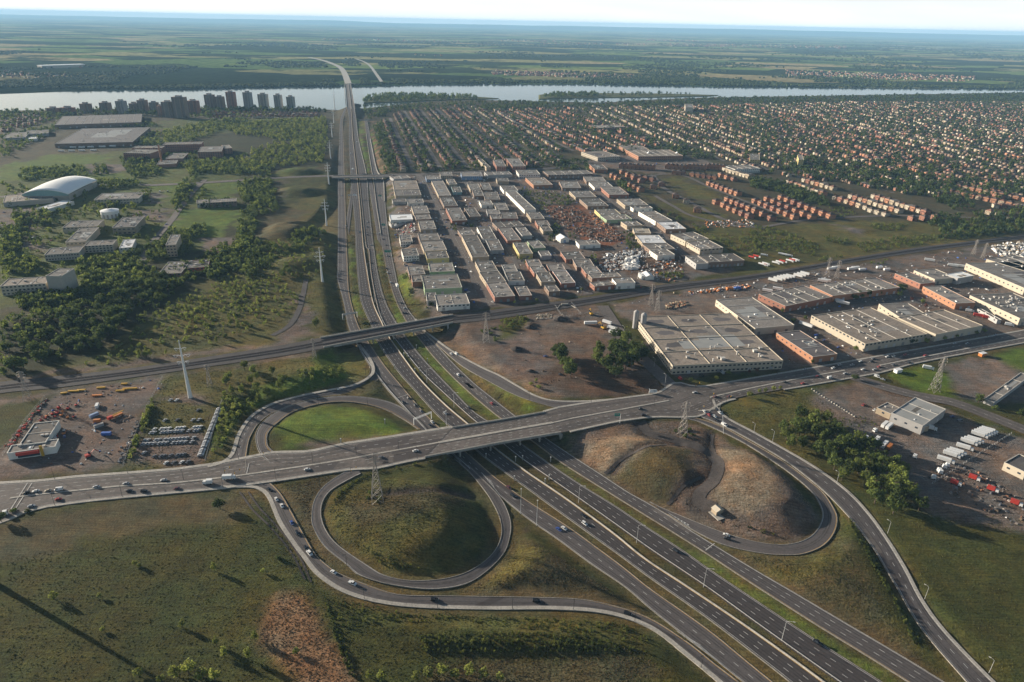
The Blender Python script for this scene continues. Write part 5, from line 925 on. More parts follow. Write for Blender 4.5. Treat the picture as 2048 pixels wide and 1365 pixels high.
row('between the collector road and wide street', [
    ('X', (1290, 455, 1555, 440, 1265, 370), 7, 'white', dict(win=4.5, doors=2)), ('X', (1205, 415, 1285, 405, 1195, 352), 6, 'grey'), ('X', (1185, 322, 1490, 302, 1160, 210), 8, 'green'), ('X', (1085, 262, 1165, 258, 1075, 210), 7, 'brick'), ('X', (1230, 182, 1430, 172, 1215, 110), 6, 'green'), ('X', (1060, 205, 1190, 200, 1040, 135), 6, 'brown'),
    ('U', (1205, 1302, 1385, 1292, 1185, 1243), 7, 'yellow'), ('U', (1180, 1238, 1368, 1232, 1150, 1160), 6, 'tan'), ('U', (1012, 1282, 1140, 1276, 992, 1222), 8, 'white', dict(win=3.5, floors=2, label='white two storey office block with windows beside the collector road')), ('U', (987, 1160, 1085, 1152, 975, 1106), 8, 'white', dict(win=3.5, floors=2, label='small white office block on the lawn beside the collector road')),
    ('U', (1145, 1152, 1312, 1143, 1128, 1096), 6, 'brown'), ('U', (1150, 1062, 1280, 1056, 1130, 992), 6, 'tan'), ('U', (905, 985, 1090, 978, 903, 940), 7, 'white', dict(roof='membrane', vents=0, seams=False, label='long hall with a bright white roof beside the collector road')), ('U', (912, 1022, 1030, 1012, 905, 996), 5, 'grey'),
    ('U', (1115, 980, 1240, 975, 1100, 942), 6, 'brown'), ('U', (1095, 932, 1225, 926, 1075, 870), 6, 'tan'), ('U', (1045, 845, 1178, 840, 1038, 812), 6, 'white'), ('U', (925, 836, 1035, 832, 915, 812), 5, 'grey'), ('U', (945, 786, 1158, 780, 928, 740), 6, 'tan'), ('U', (935, 736, 1140, 730, 920, 662), 6, 'tan', dict(roof='roof_b'))], 'the railway')
row('along the right side of the wide street', [
    ('X', (1760, 388, 1925, 376, 1692, 272), 7, 'brick'), ('X', (1690, 268, 1852, 258, 1632, 182), 7, 'tan'), ('X', (1640, 178, 1785, 170, 1598, 95), 7, 'tan'), ('U', (1575, 1288, 1710, 1276, 1488, 1112), 7, 'tan'), ('U', (1485, 1110, 1600, 1105, 1455, 1068), 6, 'brown'), ('U', (1410, 990, 1530, 980, 1358, 885), 7, 'brick'), ('U', (1345, 872, 1456, 866, 1308, 798), 6, 'brown'), ('U', (1300, 786, 1402, 783, 1240, 664), 6, 'tan')], 'the railway')
row('in the second row beyond wide street', [
    ('X', (1962, 378, 2062, 370, 1922, 302), 6, 'brick'), ('X', (1872, 256, 2002, 246, 1840, 182), 6, 'white'), ('X', (1840, 178, 1945, 170, 1815, 122), 6, 'grey'), ('U', (1725, 1232, 1832, 1226, 1685, 1146), 6, 'grey'), ('U', (1665, 1142, 1775, 1136, 1612, 1040), 6, 'white'), ('U', (1556, 957, 1642, 950, 1508, 885), 6, 'brown'), ('U', (1420, 757, 1490, 751, 1402, 710), 5, 'teal'), ('U', (1385, 692, 1450, 690, 1360, 650), 6, 'tan')], 'the railway')
row('in the third row beyond wide street', [
    ('U', (1960, 1262, 2062, 1242, 1908, 1170), 7, 'yellow'), ('V', (265, 1168, 357, 1160, 213, 1112), 6, 'green'), ('U', (1862, 1152, 1972, 1142, 1788, 1050), 6, 'brick'), ('U', (1985, 1112, 2062, 1106, 1930, 1045), 6, 'grey'), ('U', (1780, 1046, 2000, 1032, 1765, 1004), 6, 'brown'), ('U', (1735, 976, 1812, 970, 1720, 944), 6, 'brown'), ('U', (1820, 972, 1947, 962, 1806, 920), 6, 'brick'), ('U', (1700, 936, 1802, 930, 1690, 894), 6, 'grey'), ('U', (1775, 902, 1872, 896, 1750, 845), 6, 'tan'), ('U', (1650, 862, 1745, 856, 1630, 826), 6, 'white'), ('U', (1680, 817, 1802, 811, 1660, 755), 6, 'brown'), ('U', (1590, 787, 1666, 781, 1575, 740), 6, 'brown'), ('U', (1560, 737, 1646, 731, 1536, 686), 6, 'tan'), ('U', (1665, 737, 1736, 731, 1640, 680), 6, 'brown')], 'the railway')
row('in the fourth row beside the scrapyard street', [
    ('Y', (385, 407, 466, 392, 350, 360), 6, 'brown'), ('Y', (480, 342, 586, 327, 412, 246), 6, 'brick', dict(coping='membrane')), ('Y', (325, 332, 432, 322, 280, 256), 6, 'tan'), ('Y', (270, 262, 372, 252, 234, 210), 6, 'brick'), ('Y', (390, 242, 516, 236, 366, 195), 6, 'brick'), ('Y', (225, 207, 330, 197, 200, 155), 6, 'brick'), ('Y', (325, 127, 402, 119, 300, 88), 6, 'grey'),
    ('V', (340, 1032, 412, 1026, 305, 984), 6, 'tan'), ('V', (300, 992, 392, 982, 275, 950), 6, 'brick'), ('V', (245, 937, 346, 927, 208, 885), 7, 'tan'), ('V', (195, 866, 270, 850, 46, 722), 7, 'white', dict(label='very long white walled workshop beside the tree strip and scrapyard')), ('V', (30, 716, 142, 712, 0, 676), 7, 'white')], 'the railway')
row('right of the scrapyard street near the railway', [
    ('Y', (745, 367, 902, 352, 715, 335), 6, 'brick'), ('Y', (915, 342, 1067, 336, 875, 304), 8, 'white'), ('Y', (725, 302, 956, 287, 700, 268), 6, 'brown'), ('Y', (680, 267, 800, 256, 636, 212), 6, 'brick'), ('Y', (605, 212, 737, 197, 570, 150), 6, 'brown'), ('Y', (520, 152, 672, 146, 476, 94), 6, 'brick'), ('V', (625, 1142, 792, 1136, 613, 1108), 6, 'white')], 'the railway')
row('between the scrapyard and the open field', [
    ('V', (1640, 1278, 1925, 1262, 1575, 1222), 8, 'brown', dict(doors=9)), ('V', (1545, 1292, 1640, 1286, 1460, 1232), 8, 'grey'), ('V', (1240, 1227, 1377, 1217, 1180, 1184), 7, 'white'), ('V', (1180, 1182, 1377, 1172, 1138, 1135), 6, 'brown'), ('V', (1120, 1127, 1305, 1120, 1065, 1064), 6, 'tan', dict(roof='roof_white')), ('V', (1575, 1177, 1757, 1162, 1484, 1118), 8, 'cream', dict(win=6)), ('V', (1460, 1112, 1642, 1092, 1384, 1054), 8, 'cream'), ('V', (1060, 1047, 1182, 1037, 1045, 1008), 6, 'tan', dict(roof='w_cream')), ('V', (1305, 1018, 1462, 1012, 1235, 962), 7, 'brown', dict(roof='roof_white')), ('V', (1000, 992, 1122, 986, 970, 958), 7, 'tan'), ('V', (1225, 957, 1362, 952, 1090, 880), 7, 'white'), ('V', (840, 947, 1042, 937, 810, 908), 6, 'green'), ('V', (790, 907, 942, 892, 744, 862), 6, 'yellow'), ('V', (1050, 857, 1202, 852, 1030, 834), 6, 'white'), ('V', (985, 832, 1152, 817, 920, 780), 7, 'tan'), ('V', (690, 837, 847, 827, 625, 780), 6, 'brown'), ('V', (595, 767, 757, 761, 545, 718), 6, 'tan'), ('V', (860, 747, 1012, 742, 788, 685), 7, 'brick'), ('V', (745, 692, 892, 687, 700, 648), 6, 'white'), ('V', (680, 642, 827, 632, 655, 604), 6, 'brown'), ('V', (490, 692, 632, 682, 465, 643), 6, 'brown')], 'the railway')
row('along the cross street above the workshops', [
    ('U', (1200, 652, 1320, 646, 1190, 622), 6, 'blue', dict(win=4)), ('U', (1315, 622, 1412, 618, 1308, 590), 9, 'tan', dict(win=4, floors=2)), ('U', (1490, 627, 1657, 621, 1480, 592), 8, 'blue', dict(win=4)), ('U', (1700, 617, 1902, 611, 1690, 590), 7, 'grey'), ('U', (1780, 667, 1872, 661, 1770, 640), 7, 'tan'), ('V', (150, 587, 312, 581, 125, 553), 9, 'white', dict(win=5, floors=2)), ('V', (265, 672, 407, 661, 200, 613), 7, 'orange', dict(roof='roof_b')), ('V', (380, 592, 730, 582, 370, 560), 8, 'brown', dict(win=6)), ('V', (745, 547, 842, 541, 700, 505), 8, 'orange'), ('U', (1690, 552, 1722, 548, 1620, 485), 9, 'tan'), ('U', (930, 650, 1070, 640, 925, 625), 5, 'grey')], 'the motorway')
# apartment blocks and shops around
for reg, nums, h, wl_, lab in [('U', (1775, 545, 1850, 540, 1745, 490), 14, 'brick', 'red brick apartment block with lit side, left of a pair behind trees'), ('U', (1905, 545, 2010, 540, 1855, 480), 14, 'brick', 'red brick apartment block with lit side, right of a pair behind trees'), ('V', (770, 455, 965, 450, 640, 410), 9, 'cream', 'pale flat roofed supermarket with columns on a car park'), ('V', (1090, 445, 1440, 440, 1010, 395), 10, 'orange', 'long orange brick shopping centre with gabled entrances behind car park'), ('V', (1000, 400, 1180, 395, 925, 355), 8, 'orange', 'orange brick block with pale end wall left of shopping centre'), ('V', (770, 222, 985, 212, 770, 200), 9, 'brick', 'long brick school with a blue and white roof in the trees'), ('V', (1460, 60, 1520, 55, 1455, 30), 22, 'cream', 'lone pale apartment tower in dark trees near the river'),
                            ('D', (365, 445, 400, 440, 355, 412), 20, 'yellow', 'slim pale yellow apartment block among trees'), ('V', (1850, 548, 2048, 540, 1840, 515), 9, 'white', 'white factory hall beside the tan terraces'), ('D', (0, 445, 72, 435, 0, 402), 9, 'yellow', 'pale yellow hall lit by the low sun beside the park')]:
    building(reg, nums, h, wl_, 'roof_b' if wl_ in ('orange', 'cream') else 'roof_a', lab, 'building', win=5, floors=2 if h < 12 else 4, doors=0)
for x in (1165, 1390):
    (px, py), = pxs('V', (x, 452)); p = at(px, py); t = thing('gable_porch', f"white gabled entrance porch at the {'left' if x < 1200 else 'right'} end of the orange shopping centre", 'porch', p, 0); q = MB(); q.prism([(-6, 0), (6, 0), (6, 7), (0, 12), (-6, 7)], -3, 5); q.build('wall', 'w_white', t); q = MB(); q.prism([(-6.6, 6.9), (0, 12.5), (6.6, 6.9), (0, 13)], -3.4, 5.4); q.build('roof', 'roof_white', t)
# large factories right of the crossroads
def bays(t, W_, D_, h, nx_, ny_):
    s = MB()
    for i in range(1, nx_): s.box((W_ * i / nx_, D_ / 2, h - .45), (.6, D_ - 1.2, .55))
    for j in range(1, ny_): s.box((W_ / 2, D_ * j / ny_, h - .45), (W_ - 1.2, .6, .6))
    s.build('roof_seam', 'w_cream', t)
t, W_, D_, h = building('P', (1345.5, 731.5, 1556, 711.5, 1270.5, 634), 9.5, 'cream', 'roof_b', 'large tan roofed factory divided into bays at the crossroads', 'factory', 'factory', vents=0, win=4.2, floors=2, doors=0, seams=False, ret=True, coping='w_cream'); bays(t, W_, D_, h, 3, 4)
rf = [c for c in t.children if c.name.startswith('roof') and 'seam' not in c.name][0]
for i in range(18): o = obj('roof_vent', (VENT_ME, DUCT_ME)[i % 2], rf, loc=(W_ * BR.uniform(.05, .95), D_ * BR.uniform(.04, .30), h - .42)); s = BR.uniform(1, 2.2); o.scale = (s,) * 3
for i in range(10): o = obj('roof_vent', VENT_ME, rf, loc=(W_ * BR.uniform(.05, .95), D_ * BR.uniform(.3, .95), h - .42)); o.scale = (.8,) * 3
for k in range(9):                       # soot and water stains on the roof bays
    x, y = W_ * ((k % 3) + .5) / 3, D_ * (.38 + .25 * (k // 3)); n = 14; q = MB(); rr = [BR.uniform(.7, 1.1) for _ in range(n)]; q.add([(x + math.cos(6.283 * i / n) * W_ * .10 * rr[i], y + math.sin(6.283 * i / n) * D_ * .05 * rr[i], h - .415) for i in range(n)], [tuple(range(n))]); q.build('roof_stain', 'roof_dark', t)
for x in (.15, .42, .7, .9): obj('loading_door', DOOR_ME, t, loc=(W_ * x, 0, 0))
for i, (x, y, r) in enumerate(((-2, D_ * .93, 2.4), (4, D_ * .86, 2.6))):   # dark silos at its far left corner
    q = MB(); q.bar((x, y, 0), (x, y, 19), r * 1.2, r * 1.2, 12); q.bar((x, y, 19), (x, y, 21), r * 1.2, r * .3, 12); q.build('silo', 'w_grey', t)
FACT = [((1510.5, 657, 1575, 641, 1432, 600), 8, 'cream', 'roof_a', 'pale walled factory wing beside the tan roofed factory', dict(vents=8)), ((1571, 612.5, 1663, 594, 1524, 587), 8, 'brick', 'roof_a', 'low factory with a red brick front and white doors', dict(vents=16, doors=5)), ((1665, 592, 1800, 575, 1625, 570), 8, 'orange', 'roof_a', 'factory with an orange side wall and shaded leafy front', dict(vents=20)),
        ((1731, 688, 1855, 668, 1617, 632), 9, 'cream', 'roof_b', 'huge tan roofed factory with striped pale side wall', dict(vents=34, win=5, coping='w_cream')), ((1872, 669, 1966, 651, 1797, 635), 8.7, 'cream', 'roof_b', 'right wing of the huge tan roofed factory', dict(vents=5, coping='w_cream')), ((1800, 635, 1848, 626, 1758, 608), 8.4, 'cream', 'roof_a', 'rear wing of the huge tan roofed factory', dict(vents=4)),
        ((1626, 714, 1672, 706, 1553, 666), 7, 'orange', 'roof_dark', 'long dark roofed hall with a sunlit orange side wall', dict(vents=7, doors=2)), ((1841, 568, 1872, 565, 1790, 547), 7, 'brick', 'roof_a', 'long low brick hall with white band left of the far factories', dict(vents=5)), ((1870, 559, 1907, 553, 1828, 541), 7, 'cream', 'roof_a', 'low cream hall behind the white banded brick hall', dict(vents=4)), ((1912, 607, 1940, 600, 1846, 573), 8, 'orange', 'roof_a', 'long brick hall with a sunlit tan wall at the far right', dict(vents=6)),
        ((2040, 637, 2110, 622, 1940, 591), 9, 'cream', 'roof_a', 'very long factory full of small roof lights at the right edge', dict(vents=60)), ((2050, 577, 2140, 562, 1932, 527), 9, 'cream', 'roof_a', 'very long factory with a sunlit white wall at the right edge', dict(vents=9)), ((2052, 543, 2110, 533, 1990, 516), 9, 'cream', 'roof_a', 'cream factory farthest back at the right edge', dict(vents=5)), ((1916, 557, 1948, 551.5, 1904, 546.5), 8.5, 'grey', 'membrane', 'low hall with a bright white roof among the right factories', dict(vents=0)), ((1995, 640, 2022, 650, 1955, 618), 5, 'grey', 'roof_a', 'low grey shed with red and white trucks beside it', dict(vents=2))]
for nums, h, wl_, rf_, lab, kw in FACT: building('P', nums, h, wl_, rf_, lab, 'factory', 'factory', **kw)
building('O', (1358, 382, 1515, 268, 1210, 250), 8.5, 'grey', 'roof_pale', 'grey metal truck depot with a pale pitched roof', 'depot', vents=3, doors=2); building('O', (1138, 300, 1210, 262, 1035, 262), 5.5, 'tan', 'roof_a', 'low tan office joined to the truck depot', 'depot_office', vents=2, doors=0); building('O', (1345, 395, 1378, 368, 1272, 350), 5, 'tan', 'roof_pale', 'low lean-to extension in front of the truck depot', 'depot_annex', vents=0, doors=0)
building('O', (2060, 700, 2160, 640, 1925, 625), 7, 'cream', 'roof_dark', 'tan walled warehouse with white door at the right edge', 'warehouse', vents=2); building('O', (1845, 222, 2090, 40, 1785, 192), 4.5, 'grey', 'roof_a', 'long low grey ramp building behind the truck depot', 'ramp_building', vents=4, doors=0)
# machinery dealer on the left
building('M', (140, 1208, 330, 1192, 250, 1048), 6.5, 'white', 'roof_a', 'rear wing of the white machinery dealer with flat brown roof', 'dealer_building', vents=5, doors=2, coping='w_white')
t, W_, D_, h = building('M', (50, 1268, 402, 1218, 88, 1210), 6, 'white', 'roof_a', 'front wing of the machinery dealer with a red awning', 'dealer_building', vents=3, doors=0, ret=True, coping='w_white')
q = MB(); q.box((W_ * .42, -.9, 3.2), (W_ * .48, 1.8, 2.4)); q.build('awning', 'red_metal', t); q = MB(); q.box((W_ * .72, -1.4, 0), (1.8, .8, 9)); q.build('sign_pylon', 'yellow_metal', t)
q = MB(); q.box((W_ * .42, -.04, .4), (W_ * .46, .06, 2.6)); q.build('window', 'window', t)
# pump house in the right loop
p = at(1434, 1026); t = thing('pump_house', 'small tan pump house on a pale concrete pad inside the right loop', 'hut', p, .45); q = MB(); q.box((0, 0, 0), (6.2, 5, 3.2)); q.build('wall', 'w_tan', t); q = MB(); q.prism([(-3.5, 3.2), (3.5, 3.2), (0, 4.7)], -2.9, 2.9); q.build('roof', 'w_cream', t); q = MB(); q.box((-1, -2.55, 0), (1.4, .12, 2.2)); q.build('door', 'door', t); q = MB(); q.box((1, -2, -.4), (12, 10, .5)); q.build('pad', 'concrete', t); q = MB(); q.box((4.6, .5, .1), (1.8, 2.6, 2.0)); q.build('generator', 'w_white', t)
# kiosks
for px, py, c, lab in ((1795, 745, 'white_metal', 'small white cabin on the lawn by the gravel lot'), (1964, 712, 'orange_metal', 'small orange hut at the edge of the gravel lot')):
    p = at(px, py); t = thing('cabin', lab, 'cabin', p, .4); q = MB(); q.box((0, 0, 0), (7, 4, 3.2)); q.build('wall', c, t); q = MB(); q.box((0, 0, 3.2), (7.5, 4.5, .3)); q.build('roof', 'roof_white', t); q = MB(); q.box((-1.5, -2.04, 0), (1, .1, 2.1)); q.build('door', 'door', t)
# ------------------------------------------------------------------ campus on the left
def campus(nums, h, wl_, rf_, lab, **kw): return building('L', nums, h, wl_, rf_, lab, kw.pop('name', 'campus_building'), 'building', **kw)
CAMP = [((640, 682, 945, 672, 652, 640), 9, 'cream', 'roof_a', 'long cream two storey school block behind trees', dict(win=5, floors=2, doors=0)), ((765, 872, 925, 862, 838, 802), 11, 'tan', 'roof_dark', 'dark roofed main hall of the campus with roof panels', dict(win=6, floors=2, doors=0, vents=30)), ((425, 872, 662, 862, 432, 830), 9, 'cream', 'roof_a', 'low cream wing left of the dark roofed main hall', dict(win=5, doors=0)), ((445, 972, 592, 957, 545, 876), 10, 'cream', 'roof_a', 'sunlit pale campus wing running towards the glass hall', dict(win=5, floors=2, doors=0, vents=14)), ((302, 1058, 537, 1042, 378, 1010), 9, 'concrete', 'roof_a', 'campus hall with a tall glass front', dict(win=3.2, floors=2, doors=0)), ((572, 998, 767, 988, 592, 964), 10, 'cream', 'roof_a', 'three storey pale campus block beside the glass front hall', dict(win=4, floors=3, doors=0)), ((812, 1012, 902, 1002, 842, 955), 8, 'white', 'roof_white', 'white campus annex with a pale roof by the drive', dict(win=4, doors=0, vents=5)), ((1130, 992, 1197, 992, 1165, 922), 17, 'tan', 'roof_a', 'tall tan tower block beside the playing field', dict(win=4, floors=4, doors=0)),
        ((1080, 1188, 1228, 1192, 1150, 1106), 6, 'brick', 'roof_a', 'left wing of the red school beside the wood', dict(win=5, doors=0)), ((1245, 1152, 1422, 1132, 1262, 1100), 6, 'red', 'roof_a', 'right wing of the school with a bright red band', dict(win=5, doors=0)), ((0, 1272, 310, 1252, 0, 1226), 12, 'cream', 'roof_b', 'long cream hospital wing at the left edge', dict(win=4, floors=3, doors=0)), ((310, 1202, 412, 1207, 402, 1150), 22, 'concrete', 'roof_a', 'tall windowless pale concrete block at the end of the hospital wing', dict(win=0, doors=0, side_win=False)), ((1342, 707, 1422, 702, 1342, 684), 8, 'cream', 'roof_a', 'small cream pavilion left of the shaded villa', dict(win=4, doors=0)), ((1432, 702, 1612, 692, 1432, 680), 9, 'brown', 'roof_a', 'shaded long villa at the top of the playing field', dict(win=4, doors=0)),
        ((840, 362, 1022, 367, 872, 334), 15, 'brick', 'roof_a', 'left brick college block with pale blue shaded front', dict(win=5, floors=4, doors=0)), ((1110, 307, 1372, 302, 1112, 290), 17, 'brick', 'roof_a', 'rear brick college block with a sunlit corner', dict(win=5, floors=4, doors=0)), ((1350, 357, 1512, 352, 1372, 320), 14, 'brick', 'roof_a', 'right brick college block beside the wood', dict(win=5, floors=4, doors=0)), ((1532, 332, 1577, 322, 1512, 310), 13, 'brick', 'roof_a', 'small brick block at the right end of the college', dict(win=5, floors=3, doors=0)), ((1130, 402, 1252, 397, 1172, 364), 7, 'brown', 'roof_a', 'low brown block between the college wings', dict(doors=0)), ((1070, 442, 1202, 437, 1087, 415), 7, 'brick', 'roof_a', 'boiler house beside the tall brick chimney', dict(doors=0)), ((900, 330, 1105, 328, 905, 315), 15, 'brick', 'roof_a', 'stepped brick college block behind the left one', dict(win=5, floors=4, doors=0)),
        ((372, 300, 902, 288, 560, 196), 10, 'brown', 'roof_dark', 'vast dark roofed warehouse above the sports field', dict(vents=45, doors=12)), ((372, 172, 962, 152, 482, 110), 10, 'brown', 'roof_dark', 'huge grey warehouse just below the river towers', dict(vents=24, doors=10)), ((900, 215, 1000, 208, 900, 196), 8, 'white', 'roof_white', 'small white roofed annex right of the vast dark warehouse', dict(vents=0)), ((190, 267, 250, 263, 200, 254), 6, 'white', 'membrane', 'small white roofed shed in the trees left of the warehouse', dict(vents=0)), ((180, 235, 330, 228, 185, 210), 7, 'grey', 'roof_a', 'low grey hall left of the vast dark warehouse', dict(vents=5)), ((20, 262, 170, 258, 60, 225), 7, 'grey', 'roof_a', 'low grey hall at the left edge above the field', dict(vents=5)), ((20, 702, 362, 672, 60, 650), 8, 'concrete', 'roof_b', 'low concrete podium in front of the white stadium', dict(doors=0)), ((330, 745, 505, 692, 365, 705), 6, 'white', 'roof_white', 'low pale annex right of the stadium podium', dict(doors=0, vents=2))]
for nums, h, wl_, rf_, lab, kw in CAMP: campus(nums, h, wl_, rf_, lab, **kw)
# arena with a white vaulted roof
org, rz, W_, D_ = frame('L', (145, 642, 430, 657, 372, 545), 13)
t = thing('arena', 'sports arena with a great white curved roof', 'arena', org, rz); q = MB(); q.box((W_ / 2, D_ / 2, -.5), (W_ * .97, D_ * .97, 11)); q.build('wall', 'w_concrete', t)
n = 18; V = []; F = []
for j in range(13):
    for i in range(n + 1):
        x, y = i / n, j / 12; V.append((x * W_, y * D_, 10.5 + 2.5 * 1 + 11 * math.sin(math.pi * min(max(x, 0), 1)) ** .8 * (.72 + .28 * math.sin(math.pi * y)) - 2 * abs(y - .5)))
for j in range(12):
    for i in range(n): a = j * (n + 1) + i; F.append((a, a + 1, a + n + 2, a + n + 1))
me = mesh_np('roof', V, F, ['membrane'], smooth=True); ro = obj('roof', me, t); so = ro.modifiers.new('thickness', 'SOLIDIFY'); so.thickness = .8
q = MB(); V = [(i / n * W_, D_ * .012, z_) for i in range(n + 1) for z_ in (9, 13 + 11 * math.sin(math.pi * i / n) ** .8 * .72 - 1.9)]; q.add(V, [(2 * i, 2 * i + 2, 2 * i + 3, 2 * i + 1) for i in range(n)]); q.build('gable_glazing', 'w_teal', t)
# round white reservoir building with crane mast
(px, py), = pxs('L', (732, 812)); p = at(px, py); t = thing('round_hall', 'round white drum shaped hall with arched bays behind the campus', 'hall', p); q = MB(); q.bar((0, 11, 0), (0, 11, 11), 13.5, 13.5, 28); q.build('wall', 'white_metal', t); q = MB(); q.bar((0, 11, 11), (0, 11, 13.5), 14.0, 3, 28); q.build('roof', 'membrane', t)
q = MB()
for i in range(14): a = 6.283 * i / 14; q.box((13.5 * math.cos(a), 11 + 13.5 * math.sin(a), 0), (.6, 2.6, 6.5), a)
q.build('arch_bay', 'w_grey', t, 'stuff'); q = MB(); q.bar((-2, 11, 12), (-3, 11, 25), .7, .3, 6); q.build('spire', 'w_tan', t)
(px, py), = pxs('L', (1107, 442)); p = at(px, py); t = thing('chimney_stack', 'tall slim orange brick chimney among the college blocks', 'chimney', p); q = MB(); q.bar((0, 0, 0), (0, 0, 42), 2.2, 1.5, 10); q.build('shaft', 'w_orange', t); q = MB(); q.bar((0, 0, 42), (0, 0, 42.8), 1.7, 1.7, 10); q.build('rim', 'w_brown', t)
# ------------------------------------------------------------------ towers along the river: (centre, top, base, width) in the enlarged crop
TW = [(303, 635, 668, 62, 'brown'), (390, 632, 672, 75, 'brick'), (497, 610, 662, 55, 'brown'), (612, 603, 657, 55, 'brown'), (708, 593, 667, 50, 'grey'), (780, 607, 657, 45, 'brown'), (832, 588, 657, 48, 'brown'), (897, 602, 657, 42, 'brown'), (940, 622, 684, 34, 'orange'), (985, 598, 690, 66, 'brown'), (1055, 570, 692, 78, 'brown'), (1130, 592, 670, 62, 'brick'), (1227, 556, 642, 52, 'brown'), (1285, 568, 642, 45, 'brown'), (1352, 540, 634, 48, 'brick'), (1450, 542, 642, 44, 'grey'), (1538, 553, 632, 52, 'concrete'), (1625, 558, 630, 40, 'concrete'), (1698, 568, 630, 40, 'concrete')]
TL = ['low brown slab block at the left end of the river towers', 'low wide brick block second among the river towers', 'brown river tower third from the left, on the tree line', 'brown river tower fourth from the left', 'slim grey river tower above the big grey warehouse', 'short brown river tower behind the warehouse corner', 'brown river tower with roof box behind the warehouse', 'small brown river tower left of the sunlit one', 'narrow apartment block with a sunlit orange face', 'wide brown block left of the tallest clustered tower', 'massive stepped brown tower in the middle of the cluster', 'brick block right of the massive stepped tower', 'tall brown tower, first right of the gap', 'brown tower, second right of the gap', 'tallest brick tower standing before the river', 'slender grey tower with the sunlit left edge', 'pale concrete tower with white roof sign', 'pale concrete tower, second from the right end', 'pale concrete tower at the right end of the row']
for (cx_, ty, by, w_, wl_), lab in zip(TW, TL):
    px, pb, pt = cx_ / 2.926, by / 2.926, ty / 2.926; p = on_z(px, pb, 0); sc_ = float(np.linalg.norm(ray(px, pb))); dist = p[1] * FW[2] + (0 - CAM_H) * UP[2]
    W_ = w_ / 2.926 / F_PX * dist; hh = np.arange(8, 110, .5); h = min(hh, key=lambda q: abs(to_px((p[0], p[1], q))[1] - pt)); D_ = min(W_, 22)
    t = thing('apartment_tower', lab, 'tower block', p, -.12, 'tower blocks along the river'); q = MB(); q.box((0, D_ / 2, -1), (W_ * .94, D_, h + 1)); q.box((0, D_ / 2, -1), (W_ * .5, D_ + 3, h + .2)); q.build('wall', 'w_' + wl_, t)
    q = MB(); q.box((0, D_ / 2, h), (W_ * .42, D_ * .5, 5)); q.build('roof_box', 'w_grey', t)
    q = MB(); nf = int(h / 3.2)
    for f in range(nf):
        z_ = 1.5 + f * h / nf
        for k in (-.36, .36): q.box((W_ * k, -.1, z_), (W_ * .20, .3, 1.4))
        q.box((0, -1.6, z_), (W_ * .34, .3, 1.4)); q.box((-W_ * .47, D_ / 2, z_), (.3, D_ * .6, 1.4))
    q.build('window', 'window', t, 'stuff'); q = MB()
    for f in range(nf): q.box((0, -2.1, .9 + f * h / nf), (W_ * .46, 1.2, .5))
    q.build('balcony', 'w_concrete', t, 'stuff')

# ------------------------------------------------------------------ houses
def house_meshes(w_, d_, h, kind, wall, roof):
    q = MB(); q.box((0, 0, -.6), (w_, d_, h + .6)); 
    if kind == 'gable': q.add([(-w_ / 2, -d_ / 2, h), (w_ / 2, -d_ / 2, h), (0, -d_ / 2, h + w_ * .32), (-w_ / 2, d_ / 2, h), (w_ / 2, d_ / 2, h), (0, d_ / 2, h + w_ * .32)], [(0, 1, 2), (3, 5, 4)])
    q.box((w_ * .22, -d_ / 2 - .8, -.6), (w_ * .5, 1.6, h * .55 + .6)); wm = q.mesh('wall', ['w_' + wall]); r = MB(); e = .5
    if kind == 'gable': r.add([(-w_ / 2 - e, -d_ / 2 - e, h - .3), (0, -d_ / 2 - e, h + w_ * .34), (0, d_ / 2 + e, h + w_ * .34), (-w_ / 2 - e, d_ / 2 + e, h - .3), (w_ / 2 + e, -d_ / 2 - e, h - .3), (w_ / 2 + e, d_ / 2 + e, h - .3)], [(0, 1, 2, 3), (1, 4, 5, 2)])
    elif kind == 'hip': k = max(.3, (d_ - w_) / 2); r.add([(-w_ / 2 - e, -d_ / 2 - e, h - .1), (w_ / 2 + e, -d_ / 2 - e, h - .1), (w_ / 2 + e, d_ / 2 + e, h - .1), (-w_ / 2 - e, d_ / 2 + e, h - .1), (0, -k, h + w_ * .26), (0, k, h + w_ * .26)], [(0, 1, 4), (1, 2, 5, 4), (2, 3, 5), (3, 0, 4, 5), (3, 2, 1, 0)])
    else: r.box((0, 0, h), (w_ + .2, d_ + .2, .5))
    rm = r.mesh('roof', [roof]); n = MB()
    for z_ in ([1.0, 3.9] if h > 5 else [1.0]):
        for x in (-.3, .02, .3): n.box((w_ * x, -d_ / 2 - (.0 if z_ > h * .55 else .8), z_), (1.3, .12, 1.4))
        for y in (-.25, .25): n.box((-w_ / 2, d_ * y, z_), (.12, 1.3, 1.4))
    return wm, rm, n.mesh('window', ['window'])
M['roof_brown'] = mat('brown_shingle', (.11, .078, .066), .9, .2, .2, rnd=.3); M['roof_red'] = mat('red_shingle', (.20, .10, .07), .9, .2, .2, rnd=.25); M['roof_grey'] = mat('grey_shingle', (.13, .125, .122), .9, .2, .2, rnd=.3)
